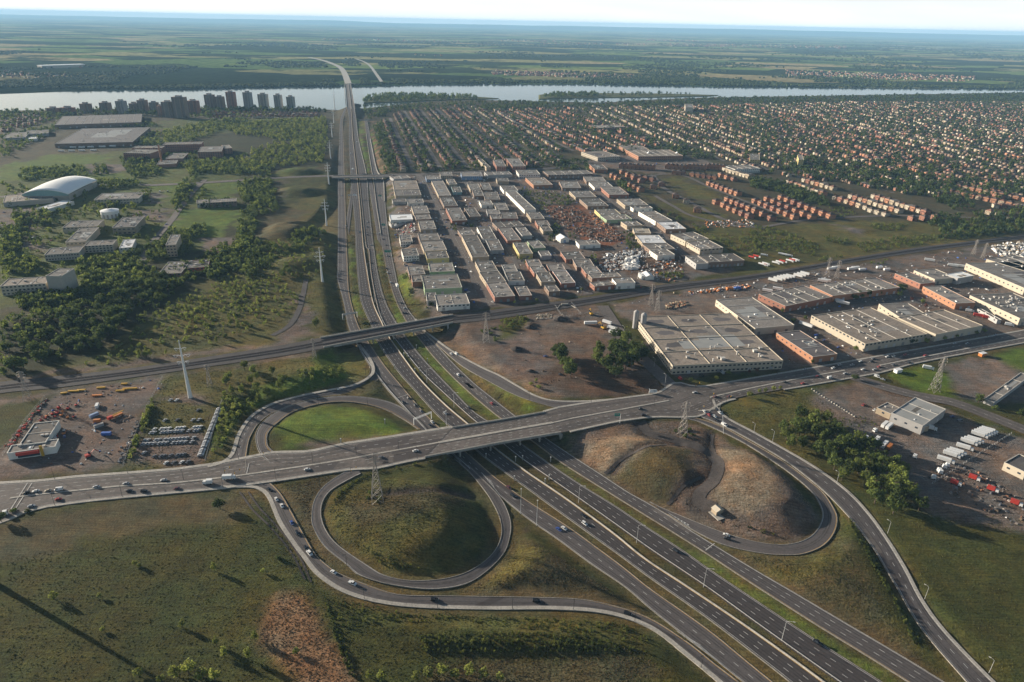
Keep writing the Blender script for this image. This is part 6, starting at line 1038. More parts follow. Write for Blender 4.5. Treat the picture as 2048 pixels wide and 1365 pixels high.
HS = dict(dark=house_meshes(10, 12, 6, 'hip', 'brown', 'roof_brown'), brick=house_meshes(10.5, 12, 7.5, 'hip', 'orange', 'roof_brown'), brick2=house_meshes(10.5, 12, 7.5, 'hip', 'brick', 'roof_brown'), white=house_meshes(9, 11, 6.5, 'gable', 'white', 'roof_grey'), white2=house_meshes(9.5, 11, 6.5, 'hip', 'cream', 'roof_brown'), tan=house_meshes(10, 11, 6.5, 'hip', 'tan', 'roof_red'), flat=house_meshes(10, 13, 7, 'flat', 'brick', 'roof_a'), flatw=house_meshes(10, 13, 7, 'flat', 'cream', 'roof_a'), terr=house_meshes(9, 14, 9, 'gable', 'orange', 'roof_brown'), duplex=house_meshes(11, 13, 8, 'flat', 'tan', 'roof_grey'))
HN = dict(dark='dark brown house', brick='orange brick house', brick2='dark brick house', white='white gabled house', white2='cream hipped house', tan='tan red-roofed house', flat='flat roofed brick house', flatw='flat roofed cream house', terr='tall gabled terrace house', duplex='tan flat roofed duplex')
HPROTO = {}
NH = [0]
def put_house(kind, p, rz, label, group, s=1.0, same=False):
    NH[0] += 1
    if kind not in HPROTO:
        t = thing('house', label, 'house', p, rz, group, same); 
        for nm, me in zip(('wall', 'roof', 'window'), HS[kind]): o = obj(nm, me, t, 'stuff' if nm == 'window' else None)
        HPROTO[kind] = t; t.scale = (s, s, s); return t
    return dup(HPROTO[kind], p, rz, label, group, s, same)
HOUSE_XY = []
def house_row(reg, pts, n, kinds, phrase, turn=0.0, s=1.0, jitter=.05):
    (x0, y0), (x1, y1) = pxs(reg, pts); a, b_ = on_z(x0, y0, 0), on_z(x1, y1, 0); d = b_ - a; rz = math.atan2(d[1], d[0]) + turn
    for i in range(n):
        f = i / max(n - 1, 1); p = a + d * f; p[2] = 0; k = kinds[(i * 7 + i // 3) % len(kinds)]; HOUSE_XY.append(p[:2])
        lab = f"{HN[k]} {phrase}, {ORD[i]} from far end" if n > 1 else f"{HN[k]} {phrase}"
        put_house(k, p, rz, lab, 'houses ' + phrase, s * (1 + BR.uniform(-jitter, jitter)))
B1, W1 = ['brick', 'brick', 'brick2', 'brick'], ['white2', 'brick2', 'tan', 'flatw', 'brick', 'duplex']
for a in [('V', (890, 610, 1105, 722), 7, B1, 'in the new row beside the factory hedge'), ('V', (965, 582, 1110, 650), 4, B1, 'in the short second new row'), ('V', (1050, 612, 1200, 640), 4, B1, 'behind the short second new row'), ('V', (1205, 700, 1205, 690), 1, ['brick'], 'standing alone on the left of the vacant field'), ('V', (1270, 680, 1270, 670), 1, ['brick2'], 'standing alone at the top of the vacant field'), ('V', (1380, 772, 1380, 765), 1, ['brick'], 'standing alone beside the vacant field road'), ('V', (1465, 812, 1465, 805), 1, ['white2'], 'standing alone with white front beside vacant field'), ('V', (1550, 885, 1550, 880), 1, ['brick'], 'standing alone at the lower end of vacant plots'),
          ('V', (950, 535, 1205, 550), 9, ['terr'], 'in the long dark terrace above new rows'), ('V', (1315, 540, 1450, 550), 5, ['terr'], 'in the first of three dark terraces'), ('V', (1480, 540, 1605, 548), 5, ['terr'], 'in the middle of three dark terraces'), ('V', (1640, 540, 1755, 548), 5, ['terr'], 'in the right of three dark terraces'), ('V', (1370, 585, 1440, 590), 3, B1, 'below the first dark terrace'), ('V', (1515, 600, 1690, 625), 5, B1, 'below the middle dark terrace'), ('V', (1650, 672, 1870, 752), 7, B1, 'in the straight row behind the vacant field'), ('V', (1740, 605, 1840, 638), 3, B1, 'below the tan terraces'), ('V', (1775, 560, 1960, 615), 8, ['flatw', 'duplex'], 'in the tan terraces'), ('V', (1700, 818, 1765, 842), 2, B1, 'at the lower corner, first pair'), ('V', (1795, 800, 2010, 890), 6, B1, 'in the lower middle row of new houses'), ('V', (1810, 868, 1960, 930), 4, B1, 'in the lowest row of new houses'),
          ('D', (40, 838, 160, 902), 3, B1, 'at the near end beside the field track'), ('D', (40, 770, 330, 890), 7, B1, 'in the second new row by the field track'), ('D', (130, 755, 460, 892), 7, B1, 'in the third new row by the field track'), ('D', (235, 745, 600, 885), 8, B1, 'in the outer new row beside the trees'), ('D', (1210, 902, 1385, 895), 3, ['brick2'], 'of the big shaded brick trio'), ('D', (905, 838, 1010, 868), 3, ['white2'], 'of the cream trio by the bare ground'), ('D', (290, 625, 545, 712), 9, W1, 'in the white row above the wood'), ('D', (410, 612, 620, 672), 7, W1, 'in the second white row above the wood'), ('D', (640, 745, 870, 818), 6, W1, 'in the white row below the wood edge'), ('D', (760, 735, 1110, 842), 10, W1, 'in the long white row'), ('D', (930, 735, 1310, 855), 11, W1, 'in the long rear white row'),
          ('D', (1500, 700, 1940, 790), 9, ['brick', 'tan'], 'in the sunlit orange row at right'), ('D', (1680, 655, 2060, 760), 9, ['brick', 'tan'], 'in the second sunlit orange row at right'), ('D', (1560, 660, 1990, 745), 9, ['brick', 'tan'], 'in the third sunlit orange row at right'), ('D', (1790, 855, 1940, 895), 3, ['tan', 'flatw'], 'beside the dark railway trees'), ('D', (1830, 805, 2050, 820), 5, W1, 'above the dark railway trees'), ('D', (680, 470, 960, 462), 6, ['flatw', 'brick'], 'in the sunlit apartment row'), ('D', (740, 445, 1150, 440), 7, ['flat', 'brick2'], 'behind the sunlit apartment row')]: house_row(*a)
# the older quarter between the motorway and the river: rows along the streets; the nearest as houses of their own, the rest as one mass
QN = ['', 'motorway quarter', 'terraced quarter', 'quarter behind the shopping centre', 'riverside quarter', 'quarter at the right edge', 'quarter below the river towers', 'left bank quarter', 'quarter above the white row']
def quarter(poly, axis_px, rowgap, gap, seed, kinds, skip=.30):
    r = np.random.default_rng(seed); P_ = np.array([on_z(x, y, 0)[:2] for x, y in poly]); (x0, y0), (x1, y1) = axis_px; d = (on_z(x1, y1, 0) - on_z(x0, y0, 0))[:2]; d /= np.linalg.norm(d); n_ = np.array([-d[1], d[0]]); o0 = P_.mean(0); q = (P_ - o0); A_, B2 = q @ d, q @ n_; out_ = []
    for k, v in enumerate(np.arange(B2.min(), B2.max(), rowgap)):
        for sd in (0, 1):
            vv = v + (rowgap * .30 if sd else -rowgap * .02); kk = kinds[r.integers(len(kinds))]; u = A_.min()
            while u < A_.max():
                g = gap * r.uniform(.85, 1.2); u += g
                if r.random() < skip: continue
                p = o0 + d * u + n_ * (vv + r.uniform(-1.5, 1.5)); out_.append((p[0], p[1], math.atan2(d[1], d[0]) + (0 if sd else math.pi), kk if r.random() < .7 else kinds[r.integers(len(kinds))], r.uniform(.68, .95), seed))
    SG.append((P_, o0, n_, B2.min(), rowgap)); q = MB()
    for v in np.arange(B2.min(), B2.max(), rowgap):
        us = np.arange(A_.min(), A_.max(), 14.0); c = o0 + d * us[:, None] + n_ * (v + .65 * rowgap); ins = poly_in(c[:, 0], c[:, 1], [tuple(p) for p in P_])
        for i in np.where(ins[:-1] & ins[1:])[0]: q.add([(*(c[i + k] + n_ * s * 5), .12) for k, s in ((0, -1), (1, -1), (1, 1), (0, 1))], [(0, 1, 2, 3)])
    q.build('residential_street', 'asphalt_old', kind='structure')
    a = np.array([(o_[0], o_[1]) for o_ in out_]); ins = poly_in(a[:, 0], a[:, 1], [tuple(p) for p in P_]); return [o_ for o_, i in zip(out_, ins) if i]
SG = []
AX1 = ((1000, 238), (1122, 299)); AX2 = ((1516, 235), (1679, 280))
QH = quarter([(795, 345), (760, 250), (800, 222), (930, 212), (1000, 225), (1125, 300), (1130, 330)], ((778, 245), (820, 345)), 62, 13, 1, ['dark', 'flat', 'white2', 'brick2', 'duplex', 'dark'])
QH += quarter([(960, 222), (1130, 215), (1330, 290), (1180, 312), (1130, 298)], AX1, 60, 11, 2, ['terr', 'flat', 'dark', 'flatw', 'brick2'])
QH += quarter([(1130, 215), (1400, 212), (1540, 240), (1600, 330), (1520, 345), (1440, 320), (1340, 292)], AX2, 58, 12, 3, ['brick2', 'dark', 'white2', 'duplex', 'dark', 'tan'])
QH += quarter([(1400, 212), (1700, 205), (2060, 205), (2060, 310), (1720, 300), (1560, 300), (1540, 240)], AX2, 62, 13, 4, ['white2', 'dark', 'flat', 'brick2', 'duplex', 'dark', 'brick2'])
QH += quarter([(1560, 300), (1720, 300), (2060, 310), (2060, 375), (1900, 360), (1760, 345), (1680, 340), (1600, 330)], AX2, 60, 13, 5, ['brick', 'dark', 'white2', 'brick2', 'dark'])
QH += quarter([(1560, 352), (1640, 338), (1760, 347), (1900, 362), (2060, 378), (2060, 400), (1900, 396), (1800, 390), (1700, 368)], AX2, 58, 13, 8, ['flat', 'dark', 'white2', 'brick2', 'dark'])
QH += quarter([(430, 222), (640, 226), (640, 236), (420, 238)], ((440, 230), (640, 230)), 55, 14, 6, ['brick2', 'tan', 'flat'])
QH += quarter([(0, 232), (90, 228), (100, 240), (20, 265), (0, 270)], ((0, 240), (90, 235)), 55, 14, 7, ['brick2', 'flat', 'duplex'])
ex = np.array(HOUSE_XY)
QH = [h_ for h_ in QH if np.min(np.hypot(ex[:, 0] - h_[0], ex[:, 1] - h_[1])) > 14]
QH.sort(key=lambda h_: h_[1]); left = max(0, 296 - NH[0])
for h_ in QH[:left]: put_house(h_[3], (h_[0], h_[1], 0), h_[2], HN[h_[3]] + ' in the ' + QN[h_[5]], 'houses in the ' + QN[h_[5]], h_[4])
acc = {}
for h_ in QH[left:]: acc.setdefault(h_[3], []).append(h_)
def merged(name, parts, kind='stuff'):
    """one mesh from many placed copies: parts = [(mesh, [(x, y, z, rz, s)])]"""
    Vs, Fs, Ms, mats_, base = [], [], [], [], 0
    if not parts: return None
    for me, pl in parts:
        v = np.empty(len(me.vertices) * 3, np.float32); me.vertices.foreach_get('co', v); v = v.reshape(-1, 3); me.calc_loop_triangles(); f = np.empty(len(me.loop_triangles) * 3, np.int32); me.loop_triangles.foreach_get('vertices', f); f = f.reshape(-1, 3)
        mi = np.empty(len(f), np.int32); me.loop_triangles.foreach_get('material_index', mi); mp_ = []
        for m_ in me.materials:
            if m_ not in mats_: mats_.append(m_)
            mp_.append(mats_.index(m_))
        mi = np.array(mp_)[mi]; A_ = np.array(pl, float); c, s = np.cos(A_[:, 3]), np.sin(A_[:, 3]); sc_ = A_[:, 4]; sz = A_[:, 5] if A_.shape[1] > 5 else sc_
        X = (v[None, :, 0] * c[:, None] - v[None, :, 1] * s[:, None]) * sc_[:, None] + A_[:, 0, None]; Y_ = (v[None, :, 0] * s[:, None] + v[None, :, 1] * c[:, None]) * sc_[:, None] + A_[:, 1, None]; Z_ = v[None, :, 2] * sz[:, None] + A_[:, 2, None]
        Vs.append(np.stack([X, Y_, Z_], -1).reshape(-1, 3)); Fs.append((f[None] + base + np.arange(len(A_))[:, None, None] * len(v)).reshape(-1, 3)); Ms.append(np.tile(mi, len(A_))); base += len(A_) * len(v)
    return obj(name, mesh_np(name, np.concatenate(Vs), np.concatenate(Fs), mats_, np.concatenate(Ms)), kind=kind)
o = merged('far_houses', [(HS[k][j], [(h_[0], h_[1], 0, h_[2], h_[4]) for h_ in v]) for k, v in acc.items() for j in (0, 1)])
# villages beyond the river
vr = np.random.default_rng(9); VH = []
for x0, y0, x1, y1, n in ((985, 141, 1270, 160, 330), (1570, 140, 1950, 166, 420), (80, 130, 165, 137, 12), (830, 108, 890, 114, 10), (1080, 86, 1300, 92, 60), (1330, 88, 1700, 98, 200), (0, 140, 170, 168, 60), (640, 78, 760, 82, 40), (780, 80, 920, 86, 60), (1000, 80, 1140, 86, 60), (1290, 80, 1400, 84, 60)):
    for _ in range(n): f = vr.random(); p = on_z(x0 + (x1 - x0) * f, y0 + (y1 - y0) * (.5 * f + .5 * vr.random()), 0); VH.append((p[0], p[1], 0, vr.uniform(0, 3), vr.uniform(.7, 1.1) * max(1, p[1] / 7000)))
merged('far_village', [(HS[k][j], VH[i::4]) for i, k in enumerate(('brick2', 'tan', 'white2', 'flat')) for j in (0, 1)])
a, b_ = on_z(80, 137, 0), on_z(166, 134, 0); d = b_ - a
t = thing('distant_depot', 'very long low hall glowing orange white in the sun beyond the river', 'hall', (a + b_) / 2, math.atan2(d[1], d[0])); q = MB(); q.box((0, 0, 0), (float(np.linalg.norm(d)), 60, 14)); q.build('wall', 'w_cream', t); q = MB(); q.box((0, 0, 14), (float(np.linalg.norm(d)) + 2, 62, 2)); q.build('roof', 'membrane', t)
print('buildings', NH[0], len(QH), len(bpy.data.objects), round(time.time() - T0, 1))
# ------------------------------------------------------------------ vehicles
def car_meshes(kind, paint):
    """body, glass, roof, wheel; nose towards +X"""
    b_ = MB(); g_ = MB(); r_ = MB()
    if kind == 'pickup': Ln, W_, hb, cab = 5.4, 1.95, 1.05, (-.55, 1.15, .95)
    elif kind == 'van': Ln, W_, hb, cab = 5.4, 2.0, 1.15, (-2.6, 1.6, 1.15)
    elif kind == 'suv': Ln, W_, hb, cab = 4.6, 1.85, .95, (-2.15, .75, .75)
    else: Ln, W_, hb, cab = 4.5, 1.78, .82, (-1.55, .75, .58)
    x0, x1 = -Ln / 2, Ln / 2
    prof = [(x0, .35), (x0 + .08, hb * .95), (cab[0], hb), (cab[1] + .35, hb), (x1 - .35, hb * .86), (x1, hb * .55), (x1, .3)]
    n = len(prof)
    for ys, s in ((W_ / 2, 1),):
        V = [(x, -W_ / 2, z) for x, z in prof] + [(x, W_ / 2, z) for x, z in prof]; b_.add(V, [(i, i + n, (i + 1) % n + n, (i + 1) % n) for i in range(n)] + [tuple(range(n)), tuple(range(n, 2 * n))[::-1]])
    if kind == 'pickup': b_.box((x0 + 1.05, -W_ / 2 + .06, hb), (2.0, .1, .35)); b_.box((x0 + 1.05, W_ / 2 - .06, hb), (2.0, .1, .35))
    c0, c1, ch = cab; i_ = .16; a = .55 if kind in ('car', 'suv') else .35; rr = .45 if kind == 'car' else .12
    V = [(c0, -W_ / 2 + .08, hb), (c1 + .35, -W_ / 2 + .08, hb), (c1 + .35, W_ / 2 - .08, hb), (c0, W_ / 2 - .08, hb), (c0 + rr, -W_ / 2 + i_ + .08, hb + ch), (c1 - a + .35, -W_ / 2 + i_ + .08, hb + ch), (c1 - a + .35, W_ / 2 - i_ - .08, hb + ch), (c0 + rr, W_ / 2 - i_ - .08, hb + ch)]
    g_.add(V, [(0, 1, 5, 4), (1, 2, 6, 5), (2, 3, 7, 6), (3, 0, 4, 7)]); r_.box(((c0 + rr + c1 - a + .35) / 2, 0, hb + ch - .02), (c1 - a + .35 - c0 - rr + .06, W_ - 2 * i_ - .1, .07))
    if kind == 'van': b_.box((-1.2, 0, hb - .05), (2.7, W_ - .06, ch + .02))
    w_ = MB(); w_.bar((0, -.11, 0), (0, .11, 0), .33, .33, 10)
    l_ = MB(); l_.box((x1 - .06, 0, hb * .62), (.1, W_ * .86, .14))
    return b_.mesh('body', ['car_' + paint]), g_.mesh('windows', ['window']), r_.mesh('roof', ['car_' + paint]), w_.mesh('wheel', ['tyre']), l_.mesh('light_bar', ['lamp_glass']), (Ln, W_)
CP = {}
CARS = [0]
def car(kind, paint, p, rz, label, group, parts=True, same=False):
    CARS[0] += 1; key = (kind, paint, parts)
    if key not in CP:
        bm_, gm, rm, wm, lm, (Ln, W_) = car_meshes(kind, paint); t = thing('car' if kind != 'pickup' else 'pickup_truck', label, {'car': 'car', 'suv': 'car', 'van': 'van', 'pickup': 'pickup truck'}[kind], p, rz, group, same)
        if kind == 'van': t.name = 'van'
        obj('body', bm_, t); obj('windows', gm, t); obj('roof', rm, t)
        if parts:
            for sx in (-.31, .30):
                for sy in (-1, 1): obj('wheel', wm, t, loc=(Ln * sx, sy * (W_ / 2 - .08), .33))
            obj('light_bar', lm, t)
        CP[key] = t; return t
    return dup(CP[key], p, rz, label, group, None, same)
def near_road(p, keys=None):
    best = (1e9, 0, None)
    for k, (Lr, Rr, dz, _) in ROADS.items():
        if keys and k not in keys: continue
        Cn = (Lr + Rr) / 2; d = np.hypot(Cn[:, 0] - p[0], Cn[:, 1] - p[1]) - np.linalg.norm((Rr - Lr)[:, :2], axis=1) / 2; j = int(np.argmin(d))
        if d[j] < best[0]: a, b_ = Cn[max(j - 1, 0)], Cn[min(j + 1, len(Cn) - 1)]; best = (d[j], math.atan2(b_[1] - a[1], b_[0] - a[0]), (k, Cn[j, 2] + dz))
    return best
PLACE = dict(W='on the boulevard left of the bridge', F='on the boulevard right of the crossroads', A='on the left collector road', Bm='on the left motorway', Cm='on the right motorway', Dm='on the right collector road', P='on the upper ramp', PQ='on the upper loop', LQ='on the lower loop', R='on the lower curving ramp', E='on the ramp below the dirt lot', S='on the right loop', T='on the right outer ramp', S1='on the wide workshop street')
FLIP = {'A': 0, 'Bm': 0, 'Cm': math.pi, 'Dm': math.pi, 'R': 0, 'P': 0, 'E': math.pi, 'T': 0, 'S': math.pi}
def cars_on(reg, seq, keys=None):
    for x, y, kind, paint in seq:
        (px, py), = pxs(reg, (x, y)); p = on_z(px, py, 0)
        for _ in range(4): d, rz, (k, zz) = near_road(p, keys); p = on_z(px, py, zz)
        if k in ('W', 'F'):
            Lr, Rr, dz, _ = ROADS[k]; Cn = (Lr + Rr) / 2; j = int(np.argmin(np.hypot(*(Cn[:, :2] - p[:2]).T))); side_ = np.linalg.norm(p[:2] - Lr[j, :2]) < np.linalg.norm(p[:2] - Rr[j, :2]); rz += math.pi if side_ else 0
        else: rz += FLIP.get(k, 0)
        nm = dict(car='car', suv='sport utility car', van='van', pickup='pickup truck')[kind]; p[2] = zz + .01
        car(kind, paint, p, rz, f"{paint} {nm} {PLACE.get(k, 'on the street')}", 'vehicles on the roads')
cars_on('N', [(180, 502, 'suv', 'black'), (245, 490, 'car', 'white'), (328, 487, 'car', 'beige'), (402, 480, 'van', 'white'), (215, 592, 'car', 'silver'), (402, 546, 'car', 'red'), (657, 460, 'car', 'silver'), (860, 438, 'car', 'silver'), (1117, 415, 'car', 'silver'), (885, 488, 'car', 'black'), (985, 491, 'suv', 'black'), (1210, 472, 'car', 'maroon')], ('W',))
cars_on('N', [(1837, 477, 'car', 'black'), (1887, 545, 'car', 'white'), (1925, 590, 'car', 'white'), (1992, 707, 'car', 'blue'), (2030, 778, 'suv', 'black')], ('R',))
cars_on('Q', [(722, 1218, 'car', 'black'), (748, 1256, 'pickup', 'white')], ('R',)); cars_on('Q', [(732, 683, 'car', 'white'), (1237, 601, 'car', 'grey'), (1472, 556, 'car', 'white')], ('W',)); cars_on('Q', [(955, 134, 'car', 'white')], ('P',))
cars_on('Q', [(1425, 196, 'car', 'black'), (1387, 224, 'car', 'black'), (1470, 246, 'suv', 'black'), (1510, 286, 'car', 'grey'), (1585, 359, 'car', 'white'), (1570, 382, 'car', 'black')], ('A',)); cars_on('Q', [(1672, 298, 'car', 'silver')], ('Bm',)); cars_on('Q', [(1837, 262, 'car', 'black')], ('Cm',)); cars_on('Q', [(1762, 36, 'car', 'white'), (1991, 232, 'car', 'red')], ('Dm',))
cars_on('X', [(1442, 856, 'van', 'white'), (1403, 854, 'car', 'white'), (1200, 749, 'car', 'black')], ('E',)); cars_on('X', [(1460, 1024, 'car', 'white'), (1030, 521, 'car', 'black'), (1008, 519, 'car', 'black'), (1018, 481, 'car', 'silver'), (995, 438, 'car', 'black'), (906, 271, 'car', 'white'), (880, 190, 'car', 'white'), (870, 155, 'car', 'black'), (885, 53, 'car', 'black')], ('Dm',)); cars_on('X', [(745, 109, 'car', 'black')], ('Cm',))
cars_on('U', [(745, 1192, 'car', 'silver'), (715, 1002, 'car', 'white'), (715, 1042, 'car', 'black'), (715, 1106, 'car', 'grey'), (630, 347, 'van', 'white')], ('Cm',)); cars_on('U', [(650, 1086, 'car', 'black'), (580, 442, 'van', 'white')], ('Bm',)); cars_on('U', [(540, 1036, 'car', 'white'), (505, 787, 'car', 'silver')], ('A',)); cars_on('U', [(870, 1191, 'car', 'black'), (840, 1142, 'car', 'grey'), (845, 1051, 'car', 'white'), (815, 1096, 'car', 'silver')], ('Dm',))
cars_on('S', [(265, 806, 'car', 'maroon'), (292, 862, 'suv', 'black'), (605, 1092, 'car', 'blue'), (642, 1085, 'car', 'white')], ('A',)); cars_on('S', [(772, 998, 'car', 'black'), (782, 1053, 'suv', 'white')], ('Bm',)); cars_on('S', [(1402, 1237, 'suv', 'black')], ('Cm',)); cars_on('S', [(1750, 1130, 'car', 'white'), (1756, 1156, 'suv', 'black')], ('S',))
cars_on('S', [(1165, 269, 'car', 'black'), (1186, 313, 'suv', 'black'), (1535, 157, 'car', 'silver'), (1675, 186, 'car', 'maroon'), (1770, 184, 'car', 'maroon')], ('F',)); cars_on('S', [(1600, 287, 'car', 'white'), (1627, 296, 'car', 'black'), (1632, 312, 'car', 'red'), (1668, 320, 'car', 'white'), (1672, 342, 'car', 'black'), (1685, 277, 'suv', 'black'), (1706, 297, 'car', 'white'), (1735, 380, 'van', 'white')], ('T',))
cars_on('B', [(197, 427, 'car', 'white'), (307, 492, 'pickup', 'white'), (787, 587, 'suv', 'black'), (1382, 592, 'suv', 'black'), (1917, 668, 'suv', 'black')], ('R',)); cars_on('C', [(917, 787, 'pickup', 'black')], ('Cm',))
cars_on('Z', [(670, 1013, 'car', 'silver'), (622, 1036, 'car', 'white'), (762, 1013, 'car', 'silver'), (826, 986, 'car', 'white'), (712, 1076, 'car', 'silver'), (596, 1110, 'van', 'white'), (502, 1098, 'car', 'red'), (965, 1026, 'car', 'red'), (930, 1047, 'car', 'silver'), (1072, 1011, 'car', 'grey'), (1190, 996, 'car', 'black'), (1025, 951, 'car', 'white'), (1072, 947, 'car', 'white'), (920, 966, 'car', 'grey'), (906, 986, 'car', 'black'), (1160, 937, 'car', 'red'), (1310, 942, 'car', 'red'), (845, 1046, 'car', 'white'), (262, 1141, 'car', 'black'), (396, 1150, 'car', 'red'), (1530, 852, 'car', 'silver'), (1832, 790, 'car', 'silver'), (410, 1045, 'car', 'silver'), (1622, 853, 'car', 'silver')], ('F',)); cars_on('Z', [(948, 1101, 'van', 'white'), (992, 1121, 'car', 'silver')], ('S6',))
# the lot of silver cars
def lot(reg, y, xs, paint, label, rz, kinds=('car',), dy=0.0):
    for i, x in enumerate(xs):
        (px, py), = pxs(reg, (x, y + dy * i / max(len(xs) - 1, 1))); pc = paint[(i * 5 + int(y)) % len(paint)]
        o = ordn(i)
        car(kinds[i % len(kinds)], pc, at(px, py, .02), rz + BR.uniform(-.06, .06), f"{pc} car, {o} from left in the {label}", 'cars parked in the fenced lot', parts=False)
SV = ['silver', 'white', 'silver', 'silver', 'grey']; r0 = 1.25
lot('M', 1096, [1132, 1181, 1208, 1239, 1296, 1321, 1344, 1421, 1444, 1467], SV, 'first full row of the lot, rear file', r0, dy=-18); lot('M', 1122, [1106, 1131, 1186, 1210, 1236, 1257, 1289, 1309, 1334, 1384, 1428, 1453], SV, 'first full row of the lot, front file', r0, dy=-20)
lot('M', 1177, [1061, 1086, 1141, 1166, 1211, 1241, 1264, 1291, 1313, 1341, 1367, 1416], SV, 'second full row of the lot, rear file', r0, dy=-18); lot('M', 1205, [1046, 1073, 1099, 1129, 1166, 1194, 1219, 1269, 1301, 1326, 1356, 1406], SV, 'second full row of the lot, front file', r0, dy=-18)
lot('M', 1268, [1056], ['silver'], 'gap beside the thin row of the lot', r0); lot('M', 1294, [1131, 1181, 1204, 1251, 1299, 1323, 1346], SV, 'thin row of the fenced lot', r0, dy=-14); lot('M', 1342, [1216, 1272, 1331, 1376], ['white', 'grey'], 'row behind the hedge by the boulevard', r0, dy=-8); lot('M', 882, [1247, 1294], ['silver', 'white'], 'pair near the white power pole', r0); lot('M', 956, [1451], ['grey'], 'grass below the white power pole', r0); lot('M', 1030, [1208, 1298, 1413, 1458], ['silver', 'silver', 'silver', 'grey'], 'loose row below the power pole', r0, dy=-4)
for i in range(30):
    f = i / 29; (px, py), = pxs('M', (1602 - 138 * f, 948 + 345 * f)); pc = ['white', 'silver', 'silver', 'white', 'grey'][i % 5]
    car('car', pc, at(px, py, .02), .22 + BR.uniform(-.05, .05), f"{pc} car in the slanting file by the lot fence, {ORD[i] if i < 20 else ('twenty-' + ORD[i - 20])} from its top", 'cars parked in the slanting file', parts=False)
# parked cars between the workshops and on other lots
PK = []
def park_line(reg, pts, n, phrase, turn=math.pi / 2, kinds=('car', 'car', 'van'), z=None, colours=('white', 'silver', 'black', 'grey', 'red', 'blue', 'white')):
    (x0, y0), (x1, y1) = pxs(reg, pts); a, b_ = at(x0, y0), at(x1, y1); d = b_ - a; rz = math.atan2(d[1], d[0]) + turn
    for i in range(n):
        f = (i + BR.uniform(-.2, .2)) / max(n - 1, 1); p = a + d * f; p[2] = max(float(hgt(p[0], p[1])), 0) + .04; c = colours[BR.integers(len(colours))]
        k = kinds[BR.integers(len(kinds))]; car(k, c, p, rz + BR.uniform(-.1, .1), f"{c} {'van' if k == 'van' else 'car'} parked {phrase}", 'cars parked ' + phrase, parts=False)
for a in [('U', (1180, 690, 1290, 1000), 3, 'left of the wide workshop street'), ('U', (1240, 1010, 1420, 1310), 3, 'left of the wide street near the railway'), ('U', (1225, 700, 1360, 1000), 4, 'right of the wide workshop street'), ('U', (1380, 1000, 1560, 1300), 3, 'right of the wide street by the tan hall'), ('U', (1440, 1010, 1600, 1030), 2, 'in the yard between brick workshops'), ('U', (1480, 790, 1560, 880), 2, 'in the second workshop yard'), ('U', (940, 1010, 1090, 1060), 2, 'in front of the white roofed hall'), ('U', (960, 1070, 1100, 1085), 2, 'in the red and white yard'), ('U', (1560, 800, 1660, 930), 2, 'on the second street'), ('X', (1740, 430, 1790, 410), 2, 'by the brick workshop corner'), ('X', (1530, 340, 1545, 350), 2, 'beside the white windowed workshop'), ('Y', (1110, 375, 1200, 380), 2, 'beside the railway scrapyard'), ('Y', (880, 385, 910, 390), 2, 'by the white hall near the railway'), ('V', (700, 470, 1040, 500), 6, 'on the supermarket car park'), ('V', (1080, 480, 1400, 490), 6, 'before the orange shopping centre'), ('V', (1050, 505, 1500, 510), 6, 'in the second shopping centre row'),
          ('Y', (1440, 1095, 1760, 1050), 3, 'under the factory front windows'), ('Z', (480, 790, 660, 880), 3, 'between the two factories'), ('O', (945, 240, 1030, 280), 2, 'beside the tan depot office'), ('O', (1555, 320, 1600, 350), 2, 'behind the grey truck depot'), ('L', (1080, 930, 1130, 860), 2, 'along the campus drive'), ('L', (1160, 630, 1080, 632), 2, 'on the school car park'), ('L', (910, 790, 1090, 800), 3, 'on the campus forecourt'), ('L', (240, 950, 340, 960), 2, 'by the round campus garden'), ('L', (20, 770, 190, 775), 3, 'below the stadium podium'), ('M', (410, 1165, 470, 1150), 2, 'beside the machinery dealer'), ('Y', (375, 940, 470, 1055), 2, 'under the trees of the dirt lot'), ('D', (20, 470, 260, 440), 3, 'beside the shaded apartment road'), ('V', (1230, 660, 1320, 740), 2, 'on the new housing road'), ('Z', (1580, 560, 1700, 600), 2, 'by the right brick hall')]: park_line(*a)
